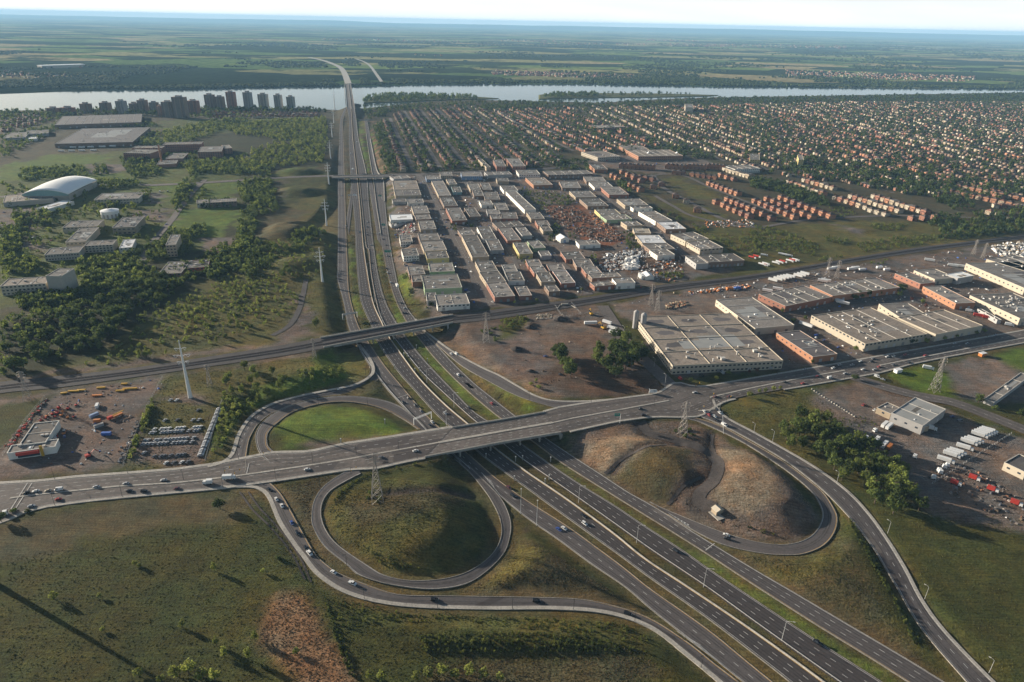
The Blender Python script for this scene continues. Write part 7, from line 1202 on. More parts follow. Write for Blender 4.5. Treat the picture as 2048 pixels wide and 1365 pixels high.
# lorries, trailers, tankers
def truck_proto(kind, boxc='white_metal', cabc='white_metal', Ln=12.0):
    t = thing({'trailer': 'semi_trailer', 'truck': 'box_truck', 'tractor': 'truck_tractor', 'tanker': 'tank_truck'}[kind], 'x', {'trailer': 'trailer', 'truck': 'truck', 'tractor': 'truck', 'tanker': 'tank truck'}[kind]); wm = CP_W
    if kind == 'trailer':
        q = MB(); q.box((0, 0, 1.1), (Ln, 2.6, 2.8)); q.build('box', boxc, t); q = MB(); q.box((0, 0, .8), (Ln * .96, 1.0, .3)); q.box((Ln * .3, -.8, 0), (.2, .2, .9)); q.box((Ln * .3, .8, 0), (.2, .2, .9)); q.build('chassis', 'black_metal', t); ax = (-.4, -.3)
    elif kind in ('truck', 'tanker'):
        q = MB()
        if kind == 'truck': q.box((-1.2, 0, 1.0), (Ln - 2.6, 2.5, 2.7)); q.build('box', boxc, t)
        else: q.bar((-Ln / 2, 0, 2.1), (Ln / 2 - 2.6, 0, 2.1), 1.2, 1.2, 12); q.build('tank', boxc, t)
        q = MB(); q.box((Ln / 2 - 1.1, 0, .6), (2.2, 2.3, 2.2), top=(.8, .95)); q.build('cab', cabc, t); q = MB(); q.box((Ln / 2 - .12, 0, 1.7), (.2, 2.0, .8)); q.build('windscreen', 'window', t); q = MB(); q.box((-.2, 0, .7), (Ln * .95, 1.0, .3)); q.build('chassis', 'black_metal', t); ax = (-.32, .36)
    else:
        q = MB(); q.box((1.0, 0, .6), (3.2, 2.4, 2.7), top=(.75, .9)); q.build('cab', cabc, t); q = MB(); q.box((2.35, 0, 1.8), (.3, 2.0, .9)); q.build('windscreen', 'window', t); q = MB(); q.box((-1.4, 0, .7), (3.4, 1.0, .35)); q.build('chassis', 'black_metal', t); ax = (-.3, .28); Ln = 6.2
    for sx in ax:
        for sy in (-1, 1): o = obj('wheel', wm, t, loc=(Ln * sx, sy * 1.05, .5)); o.scale = (1.5, 2, 1.5)
    return t
q = MB(); q.bar((0, -.11, 0), (0, .11, 0), .33, .33, 10); CP_W = q.mesh('wheel', ['tyre'])
TP = {}
def trucks(kind, reg, places, rz, phrase, boxc='white_metal', cabc='white_metal', Ln=12.0, colour='white', group=None):
    """places: single things named by their order along the line"""
    for i, xy in enumerate(places):
        (px, py), = pxs(reg, xy); p = at(px, py, .05); p[2] = max(p[2], .05); nm = {'trailer': 'trailer', 'truck': 'truck', 'tractor': 'truck tractor', 'tanker': 'tank trailer'}[kind]
        lab = f"{colour} {nm} {phrase}" + (f", {ORD[i]} from the left" if len(places) > 1 else ''); key = (kind, boxc, cabc, Ln)
        if key not in TP: TP[key] = truck_proto(kind, boxc, cabc, Ln); t = TP[key]; t.location = p; t.rotation_euler = (0, 0, rz); t['label'] = lab; t['group'] = group or 'lorries and trailers'
        else: dup(TP[key], p, rz, lab, group or 'lorries and trailers')
ra = -.62
trucks('truck', 'O', [(1740, 455), (1757, 447), (1775, 440), (1792, 433), (1808, 426)], ra, 'in the far parked file of the truck depot'); trucks('truck', 'O', [(1640, 540), (1668, 505), (1690, 497), (1712, 490)], ra, 'in the middle parked file of the truck depot'); trucks('truck', 'O', [(1510, 627), (1550, 590), (1570, 580), (1592, 572)], ra, 'in the near parked file of the truck depot'); trucks('tractor', 'O', [(1418, 742), (1456, 695), (1465, 708), (1492, 670), (1512, 660)], ra + .2, 'at the lower end of the depot files'); trucks('tractor', 'O', [(1290, 598)], -.7, 'standing alone in the depot yard')
trucks('truck', 'O', [(1095, 385), (1125, 398)], .75, 'by the tree belt at the depot gate'); trucks('tractor', 'O', [(1033, 422)], 3.6, 'by the tree belt at the depot gate'); trucks('trailer', 'O', [(930, 490), (955, 492), (1035, 497), (1090, 528)], .8, 'in front of the tree belt', Ln=10.0); trucks('trailer', 'O', [(1125, 542)], .8, 'last in front of the tree belt', boxc='orange_metal', colour='brownish', Ln=7.0); trucks('truck', 'O', [(1415, 410)], -.55, 'beside the grey truck depot', Ln=8.0)
trucks('truck', 'O', [(1578, 785), (1705, 750), (1830, 828), (1992, 922)], -.7, 'among the dark plots at right', boxc='red_metal', cabc='white_metal', Ln=7.5, colour='red')
trucks('trailer', 'Z', [(170, 385), (208, 377), (233, 370), (256, 366), (278, 362), (300, 358)], -.75, 'in the left file beside the railway'); trucks('trailer', 'Z', [(358, 352), (382, 346), (408, 337)], -.75, 'in the middle file beside the railway'); trucks('trailer', 'Z', [(605, 300), (640, 292), (755, 302), (785, 295)], .3, 'by the lattice tower pair'); trucks('trailer', 'Z', [(540, 393), (565, 390), (128, 465), (205, 452)], -.5, 'behind the low factory'); trucks('trailer', 'Z', [(965, 292), (1020, 308), (835, 308)], .2, 'on the weedy lot by the far brick halls', Ln=9.0); trucks('trailer', 'Z', [(1340, 235), (1515, 275), (1562, 280)], -.5, 'on grass below the dark railway line', Ln=13.0)
trucks('trailer', 'Z', [(650, 538), (690, 556)], -.62, 'docked at the red brick fronted factory', Ln=15.0); trucks('trailer', 'Z', [(415, 722)], -.85, 'docked between the two big factories', Ln=15.0); trucks('truck', 'Z', [(1330, 1043)], -.45, 'on the gravel lot by the lawn', Ln=10.0); trucks('trailer', 'Z', [(1700, 650), (1770, 665)], -.5, 'beside the low grey shed', boxc='red_metal', colour='red', Ln=9.0); trucks('truck', 'Z', [(1640, 615), (1935, 720)], -.5, 'near the low grey shed at right', Ln=9.0)
trucks('tanker', 'D', [(90, 1238), (118, 1234), (192, 1228), (220, 1222), (296, 1212), (340, 1204)], -.75, 'in the tank park above the railway', boxc='white_metal', Ln=11.0); trucks('tanker', 'D', [(105, 1241), (247, 1217), (320, 1207), (50, 1178), (16, 1186)], -.75, 'in the tank park above the railway', boxc='red_metal', colour='red', Ln=11.0); trucks('tanker', 'D', [(105, 1168), (235, 1160), (265, 1166), (290, 1172)], -.4, 'at the back of the tank park', Ln=10.0)
trucks('trailer', 'Y', [(712, 668)], .12, 'lying across the dirt lot', Ln=14.0); trucks('trailer', 'Y', [(842, 662), (880, 708), (892, 745)], -.7, 'in the short file by the dirt lot trees', Ln=11.0); trucks('trailer', 'Y', [(555, 366)], .1, 'beside the white edged brick workshop', Ln=13.0); trucks('trailer', 'V', [(680, 1168)], .1, 'at the scrapyard shed', Ln=10.0); trucks('trailer', 'L', [(500, 330), (560, 330), (620, 328), (700, 325), (770, 322)], .05, 'before the vast dark warehouse', Ln=14.0); trucks('trailer', 'L', [(420, 355), (490, 354), (560, 352), (640, 350)], .05, 'in the front line of the vast warehouse', Ln=14.0)
trucks('truck', 'N', [(1565, 408)], 0.14, 'with a silver box on the boulevard by the ramp', Ln=9.0, colour='white'); trucks('truck', 'N', [(1420, 440)], 3.28, 'short one on the boulevard by the ramp', Ln=6.5); trucks('truck', 'X', [(962, 345)], 1.9, 'tall one on the right collector above the railway', Ln=10.0); trucks('truck', 'U', [(598, 598)], 1.57, 'far one crossing under the street bridge', Ln=10.0); trucks('tractor', 'P', [(8, 1032)], .5, 'at the extreme left on the boulevard edge')
# ------------------------------------------------------------------ machines, beams, scrap
def machine(reg, xy, label, rz=.4, colour='yellow_metal', s=1.0, name='excavator'):
    (px, py), = pxs(reg, xy); t = thing(name, label, 'machine', at(px, py), rz); t.scale = (s,) * 3
    for y in (-1.1, 1.1): q = MB(); q.box((0, y, 0), (4, .7, .9), top=(.9, 1)); q.build('track', 'black_metal', t)
    q = MB(); q.box((-.4, 0, .9), (3.2, 2.6, 1.3)); q.build('body', colour, t); q = MB(); q.box((.7, .7, 2.2), (1.4, 1.2, 1.3), top=(.8, .8)); q.build('cab', 'window', t)
    q = MB(); q.bar((1, -.3, 1.8), (4, -.3, 4.6), .28, .24); q.bar((4, -.3, 4.6), (6.4, -.3, 2.2), .24, .18); q.build('boom', colour, t); q = MB(); q.box((6.5, -.3, 1.2), (1.0, 1.2, 1.0), top=(.5, 1)); q.build('bucket', 'black_metal', t)
machine('Y', (718, 590), 'yellow excavator on the dirt lot near the railway culvert', 1.8, s=1.25); machine('Y', (810, 700), 'yellow excavator between the white trailers on the dirt lot', 2.2, s=1.35); machine('M', (650, 1295), 'red digger beside the boulevard in the machinery yard', .7, 'red_metal', 1.1); machine('V', (1325, 1300), 'orange crane machine beside the scrap by the railway', .5, 'orange_metal', 1.1)
MAC = [(300, 1030), (345, 1000), (385, 985), (420, 978), (455, 965), (500, 945), (540, 1005), (495, 1010), (330, 1015), (400, 1005), (450, 995), (560, 920), (430, 940), (470, 1130), (420, 1150)]
for i, xy in enumerate(MAC): machine('M', xy, f"{('red', 'orange', 'red')[i % 3]} machine parked behind the dealer building, {ORD[i]} of the ranks", BR.uniform(0, 3), ('red_metal', 'orange_metal', 'red_metal')[i % 3], BR.uniform(.5, .8), 'farm_machine')
t = thing('crane_truck', 'red cabbed crane truck with a long orange boom in the machinery yard', 'crane', at(*pxs('M', (835, 1010))[0]), 1.0); q = MB(); q.box((-3, 0, .6), (4, 2.6, 2.4)); q.build('cab', 'red_metal', t); q = MB(); q.box((2.5, 0, .7), (9, 2.4, 1.1)); q.build('chassis', 'orange_metal', t); q = MB(); q.bar((-1, 0, 2.6), (8.5, 0, 3.2), .5, .4); q.build('boom', 'yellow_metal', t)
for x in (-3.5, 1, 4, 6):
    for y in (-1.1, 1.1): o = obj('wheel', CP_W, t, loc=(x, y, .5)); o.scale = (1.5, 2, 1.5)
for i, (xy, Ln, c, lab, rz) in enumerate([((540, 818), 9, 'yellow_metal', 'yellow steel beam bundle at the yard edge, left', .12), ((595, 811), 7, 'yellow_metal', 'yellow steel beam bundle at the yard edge, beside the left', .12), ((740, 793), 7, 'yellow_metal', 'yellow steel bundle in the middle of the yard edge', .15), ((910, 765), 5, 'yellow_metal', 'short yellow bundle at the right of the yard edge', .15), ((880, 815), 7, 'yellow_metal', 'yellow beam left of the longest yellow beam', .14), ((950, 800), 12, 'yellow_metal', 'longest yellow beam stack in the machinery yard', .14), ((468, 832), 5, 'yellow_metal', 'small yellow bundle at the left of the yard', .3), ((710, 850), 8, 'orange_metal', 'dull orange beam lying in the yard centre', .12), ((690, 998), 7, 'w_blue', 'blue grey container standing in the machinery yard', 1.0), ((712, 930), 6, 'white_metal', 'white long box leaning behind the blue grey container', 1.9), ((725, 1075), 7, 'w_grey', 'grey tarp covered pallet below the blue container', .8), ((712, 1040), 5, 'orange_metal', 'orange frame between container and tarp', .2), ((780, 1135), 7, 'blue_metal', 'blue container among the machinery yard rubbish', .1)]):
    (px, py), = pxs('M', xy); t = thing('beam_bundle' if Ln != 7 or c not in ('w_blue', 'blue_metal', 'w_grey') else 'container', lab, 'container' if 'container' in lab else 'pallet' if 'pallet' in lab else 'steel bundle', at(px, py), rz); q = MB(); hh = 2.4 if 'contain' in lab else 1.1; q.box((0, 0, .15), (Ln, 2.3 if hh > 2 else 1.7, hh)); q.build('load', c, t); q = MB(); q.box((-Ln * .3, 0, 0), (.3, 2.2, .16)); q.box((Ln * .3, 0, 0), (.3, 2.2, .16)); q.build('skid', 'bark', t)
for xy, c, lab in (((1805, 390), 'orange_metal', 'orange shipping container by the factory rail yard'), ((1870, 388), 'blue_metal', 'blue shipping container by the factory rail yard'), ((1395, 1048), 'blue_metal', 'bright blue tarpaulin tent at the factory corner'), ((1555, 1010), 'blue_metal', 'blue loading canopy on the factory front'), ((1710, 1020), 'white_metal', 'white covered trailer box under the factory front')):
    (px, py), = pxs('Y', xy); t = thing('container', lab, 'container', at(px, py), .3 if px > 1440 else .1); q = MB(); q.box((0, 0, .1), (9, 4, 2.8), top=(.9, .8)); q.build('box', c, t); q = MB(); q.box((0, 0, 2.9), (7.5, 2.8, .12)); q.build('lid', c, t)
(px, py), = pxs('V', (490, 1112)); t = thing('shed', 'white gabled shed in the middle of the scrapyard', 'shed', at(px, py), .35); q = MB(); q.prism([(-7, 0), (7, 0), (7, 5.5), (0, 8.5), (-7, 5.5)], -9, 9); q.build('wall', 'w_white', t); q = MB(); q.prism([(-7.4, 5.4), (0, 8.7), (7.4, 5.4), (0, 9.1)], -9.4, 9.4); q.build('roof', 'roof_white', t); q = MB(); q.box((0, -9.05, 0), (4, .15, 4.2)); q.build('door', 'w_blue', t)
def heap(name, label, reg, poly, n, m_, s0, s1, seed, cat_stuff=True):
    """loose scrap nobody could count, one object"""
    r = np.random.default_rng(seed); P_ = pxs(reg, poly); W_ = [on_z(x, y, 0)[:2] for x, y in P_]; a = np.array(W_); q = MB(); k = 0
    while k < n:
        x, y = r.uniform(a[:, 0].min(), a[:, 0].max()), r.uniform(a[:, 1].min(), a[:, 1].max())
        if not poly_in(np.array([x]), np.array([y]), W_)[0]: continue
        s = r.uniform(s0, s1); q.box((x, y, float(hgt(x, y)) - .2), (s * r.uniform(.6, 2), s * r.uniform(.5, 1.2), s * r.uniform(.4, .9)), r.uniform(0, 3), mi=int(r.integers(len(m_))), top=(r.uniform(.3, 1), r.uniform(.3, 1))); k += 1
    q.build(name, m_, kind='stuff')
heap('scrap_heap', '', 'V', [330, 860, 560, 830, 760, 960, 960, 1090, 860, 1130, 600, 1060, 420, 940], 620, ['rust', 'scrap', 'bark', 'scrap', 'rust', 'soil'], 1.0, 3.4, 1); heap('scrap_heap', '', 'V', [700, 880, 830, 960, 970, 1090, 900, 1120, 760, 980], 260, ['rust', 'rust', 'orange_metal', 'scrap'], 1.5, 3.8, 2)
heap('white_bag_heap', '', 'Y', [780, 190, 960, 160, 980, 240, 800, 260], 130, ['bags', 'bags', 'scrap', 'rust'], 1.2, 2.8, 3); heap('white_bag_heap', '', 'Y', [975, 150, 1080, 130, 1090, 240, 980, 240], 120, ['bags'], 2.5, 5, 4); heap('scrap_heap', '', 'Y', [1080, 200, 1420, 150, 1440, 250, 1390, 330, 1100, 310], 320, ['scrap', 'bags', 'rust', 'scrap', 'orange_metal', 'car_silver', 'scrap'], 1.0, 2.8, 5); heap('scrap_heap', '', 'Y', [800, 120, 1150, 60, 1180, 140, 820, 200], 260, ['scrap', 'bags', 'car_grey', 'scrap', 'car_white'], 1.4, 3.2, 6); heap('pallet_heap', '', 'Y', [1300, 510, 1470, 480, 1480, 520, 1310, 550], 140, ['w_tan', 'w_orange', 'w_tan'], 1.2, 2.6, 7); heap('scrap_heap', '', 'Y', [1480, 410, 1960, 350, 1970, 380, 1500, 430], 150, ['scrap', 'bags', 'orange_metal'], 1, 2.6, 8)
heap('rubbish', '', 'M', [1000, 1030, 1030, 1040, 900, 1330, 860, 1340, 940, 1180], 150, ['scrap', 'bark', 'car_grey'], .8, 2.2, 9); heap('rubbish', '', 'M', [330, 870, 350, 880, 60, 1240, 20, 1230], 130, ['bark', 'red_metal', 'scrap'], .8, 2, 10); heap('rubble', '', 'Y', [280, 590, 400, 580, 410, 620, 290, 630], 90, ['w_tan', 'concrete'], .8, 1.8, 11); heap('rubbish', '', 'O', [1430, 740, 1680, 660, 2048, 900, 2048, 1080, 1850, 1000, 1560, 860], 130, ['scrap', 'bark', 'soil', 'scrap', 'rust', 'car_grey'], .8, 2.2, 12); heap('scrap_heap', '', 'V', [1600, 960, 1980, 940, 2000, 1000, 1620, 1010], 110, ['orange_metal', 'scrap', 'bags'], 1.2, 3, 13); heap('rubbish', '', 'D', [1800, 1090, 2048, 1060, 2048, 1180, 1850, 1170], 160, ['bags', 'w_tan', 'bags'], 1.6, 4, 14); heap('rubbish', '', 'U', [930, 1030, 1110, 1000, 1110, 1090, 960, 1090], 90, ['red_metal', 'scrap', 'white_metal'], .8, 2.2, 15)
CL = ['scrap', 'car_white', 'w_tan', 'bark', 'car_grey', 'rust', 'w_grey', 'blue_metal', 'car_silver']
heap('yard_clutter', '', 'P', [775, 355, 1180, 345, 1290, 430, 1400, 520, 1330, 560, 880, 626, 860, 605, 815, 550, 790, 490], 1500, CL, .7, 2.4, 21); heap('yard_clutter', '', 'P', [1215, 615, 1350, 585, 1690, 535, 2048, 480, 2048, 600, 1700, 715, 1570, 735, 1560, 690, 1400, 590], 700, CL, .7, 2.2, 22); heap('yard_clutter', '', 'P', [30, 850, 120, 785, 330, 755, 290, 830, 240, 930, 120, 930, 40, 930], 160, CL, .5, 1.6, 23); heap('yard_clutter', '', 'P', [895, 660, 1180, 612, 1300, 760, 1100, 790, 1000, 725], 120, ['soil', 'scrap', 'bark', 'w_tan'], .5, 1.4, 24)
for x, y, w_, lab in ((1120, 637, 8, 'black soil heap beside the railway culvert'), (1060, 655, 7, 'dark soil heap in the middle of the dirt lot'), (1033, 697, 6, 'cone of black soil on the left of the dirt lot'), (1061, 742, 4, 'small black soil heap near the ramp')):
    p = at(x, y); q = MB(); n = 14; V = [(0, 0, w_ * .42)]
    for k, (r_, z_) in enumerate(((.35, .3), (.75, .12), (1.1, -.08))): V += [(w_ * r_ * math.cos(6.283 * i / n) * BR.uniform(.85, 1.15), w_ * .7 * r_ * math.sin(6.283 * i / n) * BR.uniform(.85, 1.15), w_ * z_) for i in range(n)]
    F = [(0, 1 + i, 1 + (i + 1) % n) for i in range(n)] + [(1 + k * n + i, 1 + (k + 1) * n + i, 1 + (k + 1) * n + (i + 1) % n, 1 + k * n + (i + 1) % n) for k in range(2) for i in range(n)]; q.add(V, F); o = q.build('soil_heap', 'soil'); o.location = p; tag(o, lab, 'heap')
# silver tanks
(px, py), = pxs('Y', (1160, 300)); t = thing('tank_group', 'small white storage tank hall beside the scrapyard railway fence', 'hall', at(px, py), .15); q = MB(); q.prism([(-6, 0), (6, 0), (6, 4), (0, 6.5), (-6, 4)], -8, 8); q.build('wall', 'w_white', t); q = MB(); q.prism([(-6.4, 3.9), (0, 6.7), (6.4, 3.9), (0, 7.0)], -8.4, 8.4); q.build('roof', 'roof_white', t)
for y in (-5, 0, 5): q = MB(); q.bar((-9, y, 0), (-9, y, 5.5), 2, 2, 12); q.build('tank', 'white_metal', t)
# concrete culvert head in the dirt lot
p = at(1130, 612); t = thing('culvert_head', 'concrete culvert portal under the railway at the dirt lot', 'culvert', p, .15); q = MB(); q.box((0, 2, -2), (8, 1.5, 4)); q.build('headwall', 'concrete', t)
for s in (-1, 1): q = MB(); q.box((s * 8, -3, -2), (.5, 12, 3), s * .5); q.build('wing_wall', 'concrete', t)
# fences
def fence(reg, pts, label, h=2.2, step=4.0, m_='galv'):
    P_ = np.array([at(*q) for q in pxs(reg, pts)]); n = max(2, int(length(P_) / step)); P_ = resample(P_, n, False); P_[:, 2] = [float(hgt(x, y)) for x, y in P_[:, :2]]; t = thing('fence', label, 'fence', P_[0]); o0 = np.array(t.location)
    q = MB()
    for a, b_ in zip(P_[:-1] - o0, P_[1:] - o0):
        for z_ in (h, h * .55, .15): q.bar(a + [0, 0, z_], b_ + [0, 0, z_], .04)
    q.build('wire', m_, t, 'stuff'); q = MB()
    for a in P_ - o0: q.box((a[0], a[1], a[2] - .3), (.12, .12, h + .3))
    q.build('post', m_, t, 'stuff')
fence('M', [1190, 715, 1060, 960, 900, 1364], 'wire fence between the machinery yard and the car lot'); fence('M', [1640, 830, 1500, 1330], 'wire fence right of the slanting car file'); fence('M', [330, 860, 180, 1040, 20, 1290], 'wire fence left of the machinery dealer'); fence('O', [890, 500, 1050, 400], 'fence at the depot gate by the trees'); fence('O', [1420, 780, 1960, 440], 'fence behind the parked depot trucks'); fence('Y', [430, 520, 500, 610, 640, 590, 560, 500], 'fence round the culvert pit by the railway')
# boulders along the meadow edge
for i in range(18):
    f = i / 17; (px, py), = pxs('O', (600 + 290 * f, 135 + 185 * f)); q = MB(); q.box((0, 0, -.2), (1.6, 1.2, 1.1), BR.uniform(0, 3), top=(.6, .7)); o = q.build('boulder', 'concrete'); o.location = at(px, py); tag(o, f"pale block in the line beside the gravel strip, {ORD[i]} from the boulevard", 'block', 'pale blocks lining the gravel strip')
print('vehicles', CARS[0], len(bpy.data.objects), round(time.time() - T0, 1))
# ------------------------------------------------------------------ trees
TR = np.random.default_rng(77)
def crown_mesh(name, mats_, rx, rz, zc, n, leaf, seed, lobes=6, low=0.0):
    """leaf sprays scattered over the lobes of an uneven crown"""
    r = np.random.default_rng(seed); L_ = [(0, 0, zc, rx * .72, rz * .8)]
    for i in range(lobes): a = 6.283 * i / lobes + r.uniform(-.4, .4); k = rx * r.uniform(.40, .62); L_.append((k * math.cos(a), k * math.sin(a), zc + rz * r.uniform(-.45, .5), rx * r.uniform(.34, .56), rz * r.uniform(.32, .56)))
    V = np.empty((n * 4, 3)); Fm = []
    for i in range(n):
        l = L_[r.integers(len(L_))]; d = r.normal(size=3); d /= np.linalg.norm(d); q = r.uniform(.55, 1.08); c = np.array([l[0] + d[0] * l[3] * q, l[1] + d[1] * l[3] * q, l[2] + d[2] * l[4] * q])
        nn = d + r.normal(size=3) * .55 + [0, 0, .25]; nn /= np.linalg.norm(nn); u = np.cross(nn, r.normal(size=3)); u /= np.linalg.norm(u); v = np.cross(nn, u); s = leaf * r.uniform(.6, 1.35)
        V[4 * i] = c - u * s; V[4 * i + 1] = c - v * s * .7 - nn * s * .25; V[4 * i + 2] = c + u * s * .9; V[4 * i + 3] = c + v * s * .75 - nn * s * .2; Fm.append(int(r.random() < .28) if len(mats_) > 1 else 0)
    return mesh_np('crown', V, np.arange(n * 4).reshape(n, 4), mats_, Fm)
def trunk_mesh(h, r_, rx):
    q = MB(); q.bar((0, 0, -.5), (0, 0, h * .55), r_, r_ * .6, 7); q.bar((0, 0, h * .55), (rx * .1, 0, h * .85), r_ * .6, r_ * .25, 6)
    for i in range(5): a = i * 1.3 + .4; z_ = h * (.35 + .09 * i); q.bar((0, 0, z_), (rx * .55 * math.cos(a), rx * .55 * math.sin(a), z_ + h * .22), r_ * .4, r_ * .12, 5)
    return q.mesh('trunk', ['bark'])
KINDS = dict(broad=('broad dark green tree', 'tree', ['leaf_dark', 'leaf_mid'], 5.2, 4.6, 7.0, 620, .62, 11), mid=('rounded mid green tree', 'tree', ['leaf_mid', 'leaf_dark'], 4.4, 4.4, 6.4, 520, .58, 10), light=('light green feathery tree', 'tree', ['leaf_light', 'leaf_mid'], 3.6, 4.8, 6.2, 480, .52, 10.5), pop=('slim upright yellow green poplar', 'tree', ['leaf_yellow', 'leaf_light'], 2.5, 5.0, 5.4, 340, .50, 10.2), bush=('low round bush', 'bush', ['leaf_mid', 'leaf_dark'], 2.4, 1.7, 1.5, 200, .42, 3), young=('small bright young tree', 'tree', ['leaf_yellow', 'leaf_light'], 2.6, 2.6, 3.4, 220, .45, 5.8), red=('small dark red tree', 'tree', ['leaf_red'], 2.0, 2.3, 3.4, 180, .4, 5.5))
TPROT = {}
for k, (nm, cat, ms, rx, rz_, zc, n, leaf, h) in KINDS.items():
    TPROT[k] = [(crown_mesh('crown', ms, rx, rz_, zc, n, leaf, 100 + s + len(k) * 7, 5 + s, 0), trunk_mesh(h, .12 + rx * .045, rx)) for s in range(3)]
NT = [0]; TPO = {}
def tree(kind, p, label, group, s=1.0, same=False, sz=None):
    NT[0] += 1; v = int(TR.integers(3)); key = (kind, v); rz = TR.uniform(0, 6.28); sc_ = (s, s, s * (sz or TR.uniform(.85, 1.15)))
    if key not in TPO:
        t = thing('bush' if kind == 'bush' else ('poplar_tree' if kind == 'pop' else 'tree'), label, KINDS[kind][1], p, rz, group, same); cm, tm = TPROT[kind][v]; obj('crown', cm, t); obj('trunk', tm, t); t.scale = sc_; TPO[key] = t; return t
    return dup(TPO[key], p, rz, label, group, sc_, same)
def grove(reg, poly, n, kinds, phrase, s0, s1, mind=5.0, seed=1, same=False):
    r = np.random.default_rng(seed); W_ = [at(x, y)[:2] for x, y in pxs(reg, poly)]; a = np.array(W_); got = []; tries = 0
    while len(got) < n and tries < n * 60:
        tries += 1; x, y = r.uniform(a[:, 0].min(), a[:, 0].max()), r.uniform(a[:, 1].min(), a[:, 1].max())
        if not poly_in(np.array([x]), np.array([y]), W_)[0] or any((x - g[0]) ** 2 + (y - g[1]) ** 2 < mind * mind for g in got): continue
        got.append((x, y))
    for x, y in got:
        k = kinds[r.integers(len(kinds))]; tree(k, (x, y, float(hgt(x, y)) - .1), f"{KINDS[k][0]} {phrase}", f"trees {phrase}", r.uniform(s0, s1), same)
def single(reg, lst, group):
    for x, y, k, s, lab in lst: (px, py), = pxs(reg, (x, y)); tree(k, at(px, py, -.1), lab, group, s)
grove('O', [330, 470, 470, 330, 620, 330, 760, 420, 1000, 520, 1210, 660, 1340, 880, 1330, 960, 1220, 1010, 1020, 930, 850, 830, 680, 620, 520, 560, 380, 520], 54, ['mid', 'light', 'light', 'mid'], 'in the belt before the truck depot', 1.1, 1.65, 6.0, 1)
grove('Y', [850, 800, 960, 770, 1040, 870, 1150, 890, 1160, 960, 1040, 1010, 900, 1100, 780, 1030, 740, 950, 850, 900], 22, ['mid', 'light', 'broad'], 'in the round clump on the dirt lot', 1.25, 1.75, 4.6, 2); grove('Y', [400, 880, 500, 850, 520, 960, 600, 1060, 610, 1120, 530, 1120, 480, 1000, 420, 930], 9, ['broad', 'mid'], 'in the narrow clump on the dirt lot', 1.1, 1.5, 4.5, 3)
grove('P', [440, 750, 480, 735, 560, 740, 572, 790, 520, 808, 460, 800], 16, ['light', 'pop', 'light'], 'in the clump above the upper ramp', .85, 1.15, 4.0, 4)
grove('P', [10, 700, 60, 690, 130, 650, 200, 605, 260, 575, 330, 550, 330, 590, 260, 640, 220, 690, 130, 715, 60, 740, 0, 755], 56, ['broad', 'broad', 'mid'], 'in the wood left of the railway', .95, 1.5, 6.5, 5)
single('P', [(633, 655, 'light', 1.15, 'single round green tree beside the cutting left of the motorway'), (440, 1018, 'broad', .85, 'dark lone tree under the boulevard beside the dirt verge'), (428, 1142, 'pop', .75, 'small round tree with a long shadow in the dark field'), (365, 1255, 'pop', .72, 'slim yellow poplar standing alone in the mown field'), (433, 1292, 'pop', .75, 'slim poplar left of a pair in the mown field'), (449, 1313, 'pop', .72, 'slim poplar right of a pair in the mown field'), (510, 1282, 'pop', .8, 'slim poplar beside the straw strip, upper one'), (497, 1318, 'pop', .8, 'slim poplar beside the straw strip, lower one'), (592, 1308, 'light', .55, 'leafy small tree on the straw strip'), (556, 1118, 'bush', .9, 'dark bush beside the lower ramp kerb'), (526, 1146, 'young', .6, 'bright small shrub beside the field track'), (270, 1130, 'young', .65, 'left small shrub of the field pair'), (279, 1135, 'young', .6, 'right small shrub of the field pair'), (200, 1195, 'young', .6, 'tiny shrub in the dark mown field'), (110, 1200, 'young', 1.0, 'shrub close to the long pole shadow'), (206, 1262, 'young', .55, 'bright tuft on the pole shadow'), (28, 1024, 'bush', 1.0, 'dark bush at the left boulevard corner'), (56, 1024, 'bush', .9, 'dark bush beside the silver car at left'), (3, 1045, 'broad', .7, 'dark tree cut by the left picture edge')], 'lone trees in the fields')
single('P', [(x, y, 'young', s, f"bright bush on the lower edge of the field, {w_}") for x, y, s, w_ in ((278, 1352, 1.1, 'far left'), (322, 1362, .9, 'beside the far left one'), (352, 1352, 1.3, 'left of the big group'), (378, 1348, 1.5, 'in the big group'), (405, 1356, 1.4, 'in the middle of the big group'), (430, 1362, 1.3, 'right in the big group'), (740, 1356, 1.0, 'below the berm left'), (764, 1362, 1.0, 'below the berm beside the left'), (832, 1360, .9, 'below the berm middle left'), (858, 1352, 1.2, 'below the berm at its tallest'), (884, 1350, 1.3, 'below the berm right of the tallest'), (910, 1356, 1.1, 'below the berm right'), (940, 1350, 1.2, 'below the berm farther right'), (968, 1356, 1.1, 'below the berm near the post'), (1000, 1358, .9, 'below the berm right end'))], 'bushes along the lower edge')
single('O', [(175, 190, 'young', 1.25, 'round young tree at the corner of the meadow verge'), (240, 160, 'young', .8, 'young tree on the verge, second from the corner'), (283, 155, 'young', .85, 'young tree on the verge, third from the corner'), (338, 145, 'young', .85, 'young tree on the verge, fourth from the corner'), (382, 135, 'young', .75, 'young tree on the verge, last before the sign'), (890, 70, 'broad', .75, 'dark conical tree at the corner of the side street'), (1735, 225, 'mid', .9, 'round tree beside the long ramp building'), (1850, 270, 'bush', 1.2, 'bush below the long ramp building'), (2020, 330, 'broad', .8, 'dark tree at the right end of the side street'), (1450, 140, 'light', .9, 'thin tree at the foot of the lattice tower on the lawn')], 'trees along the boulevard')
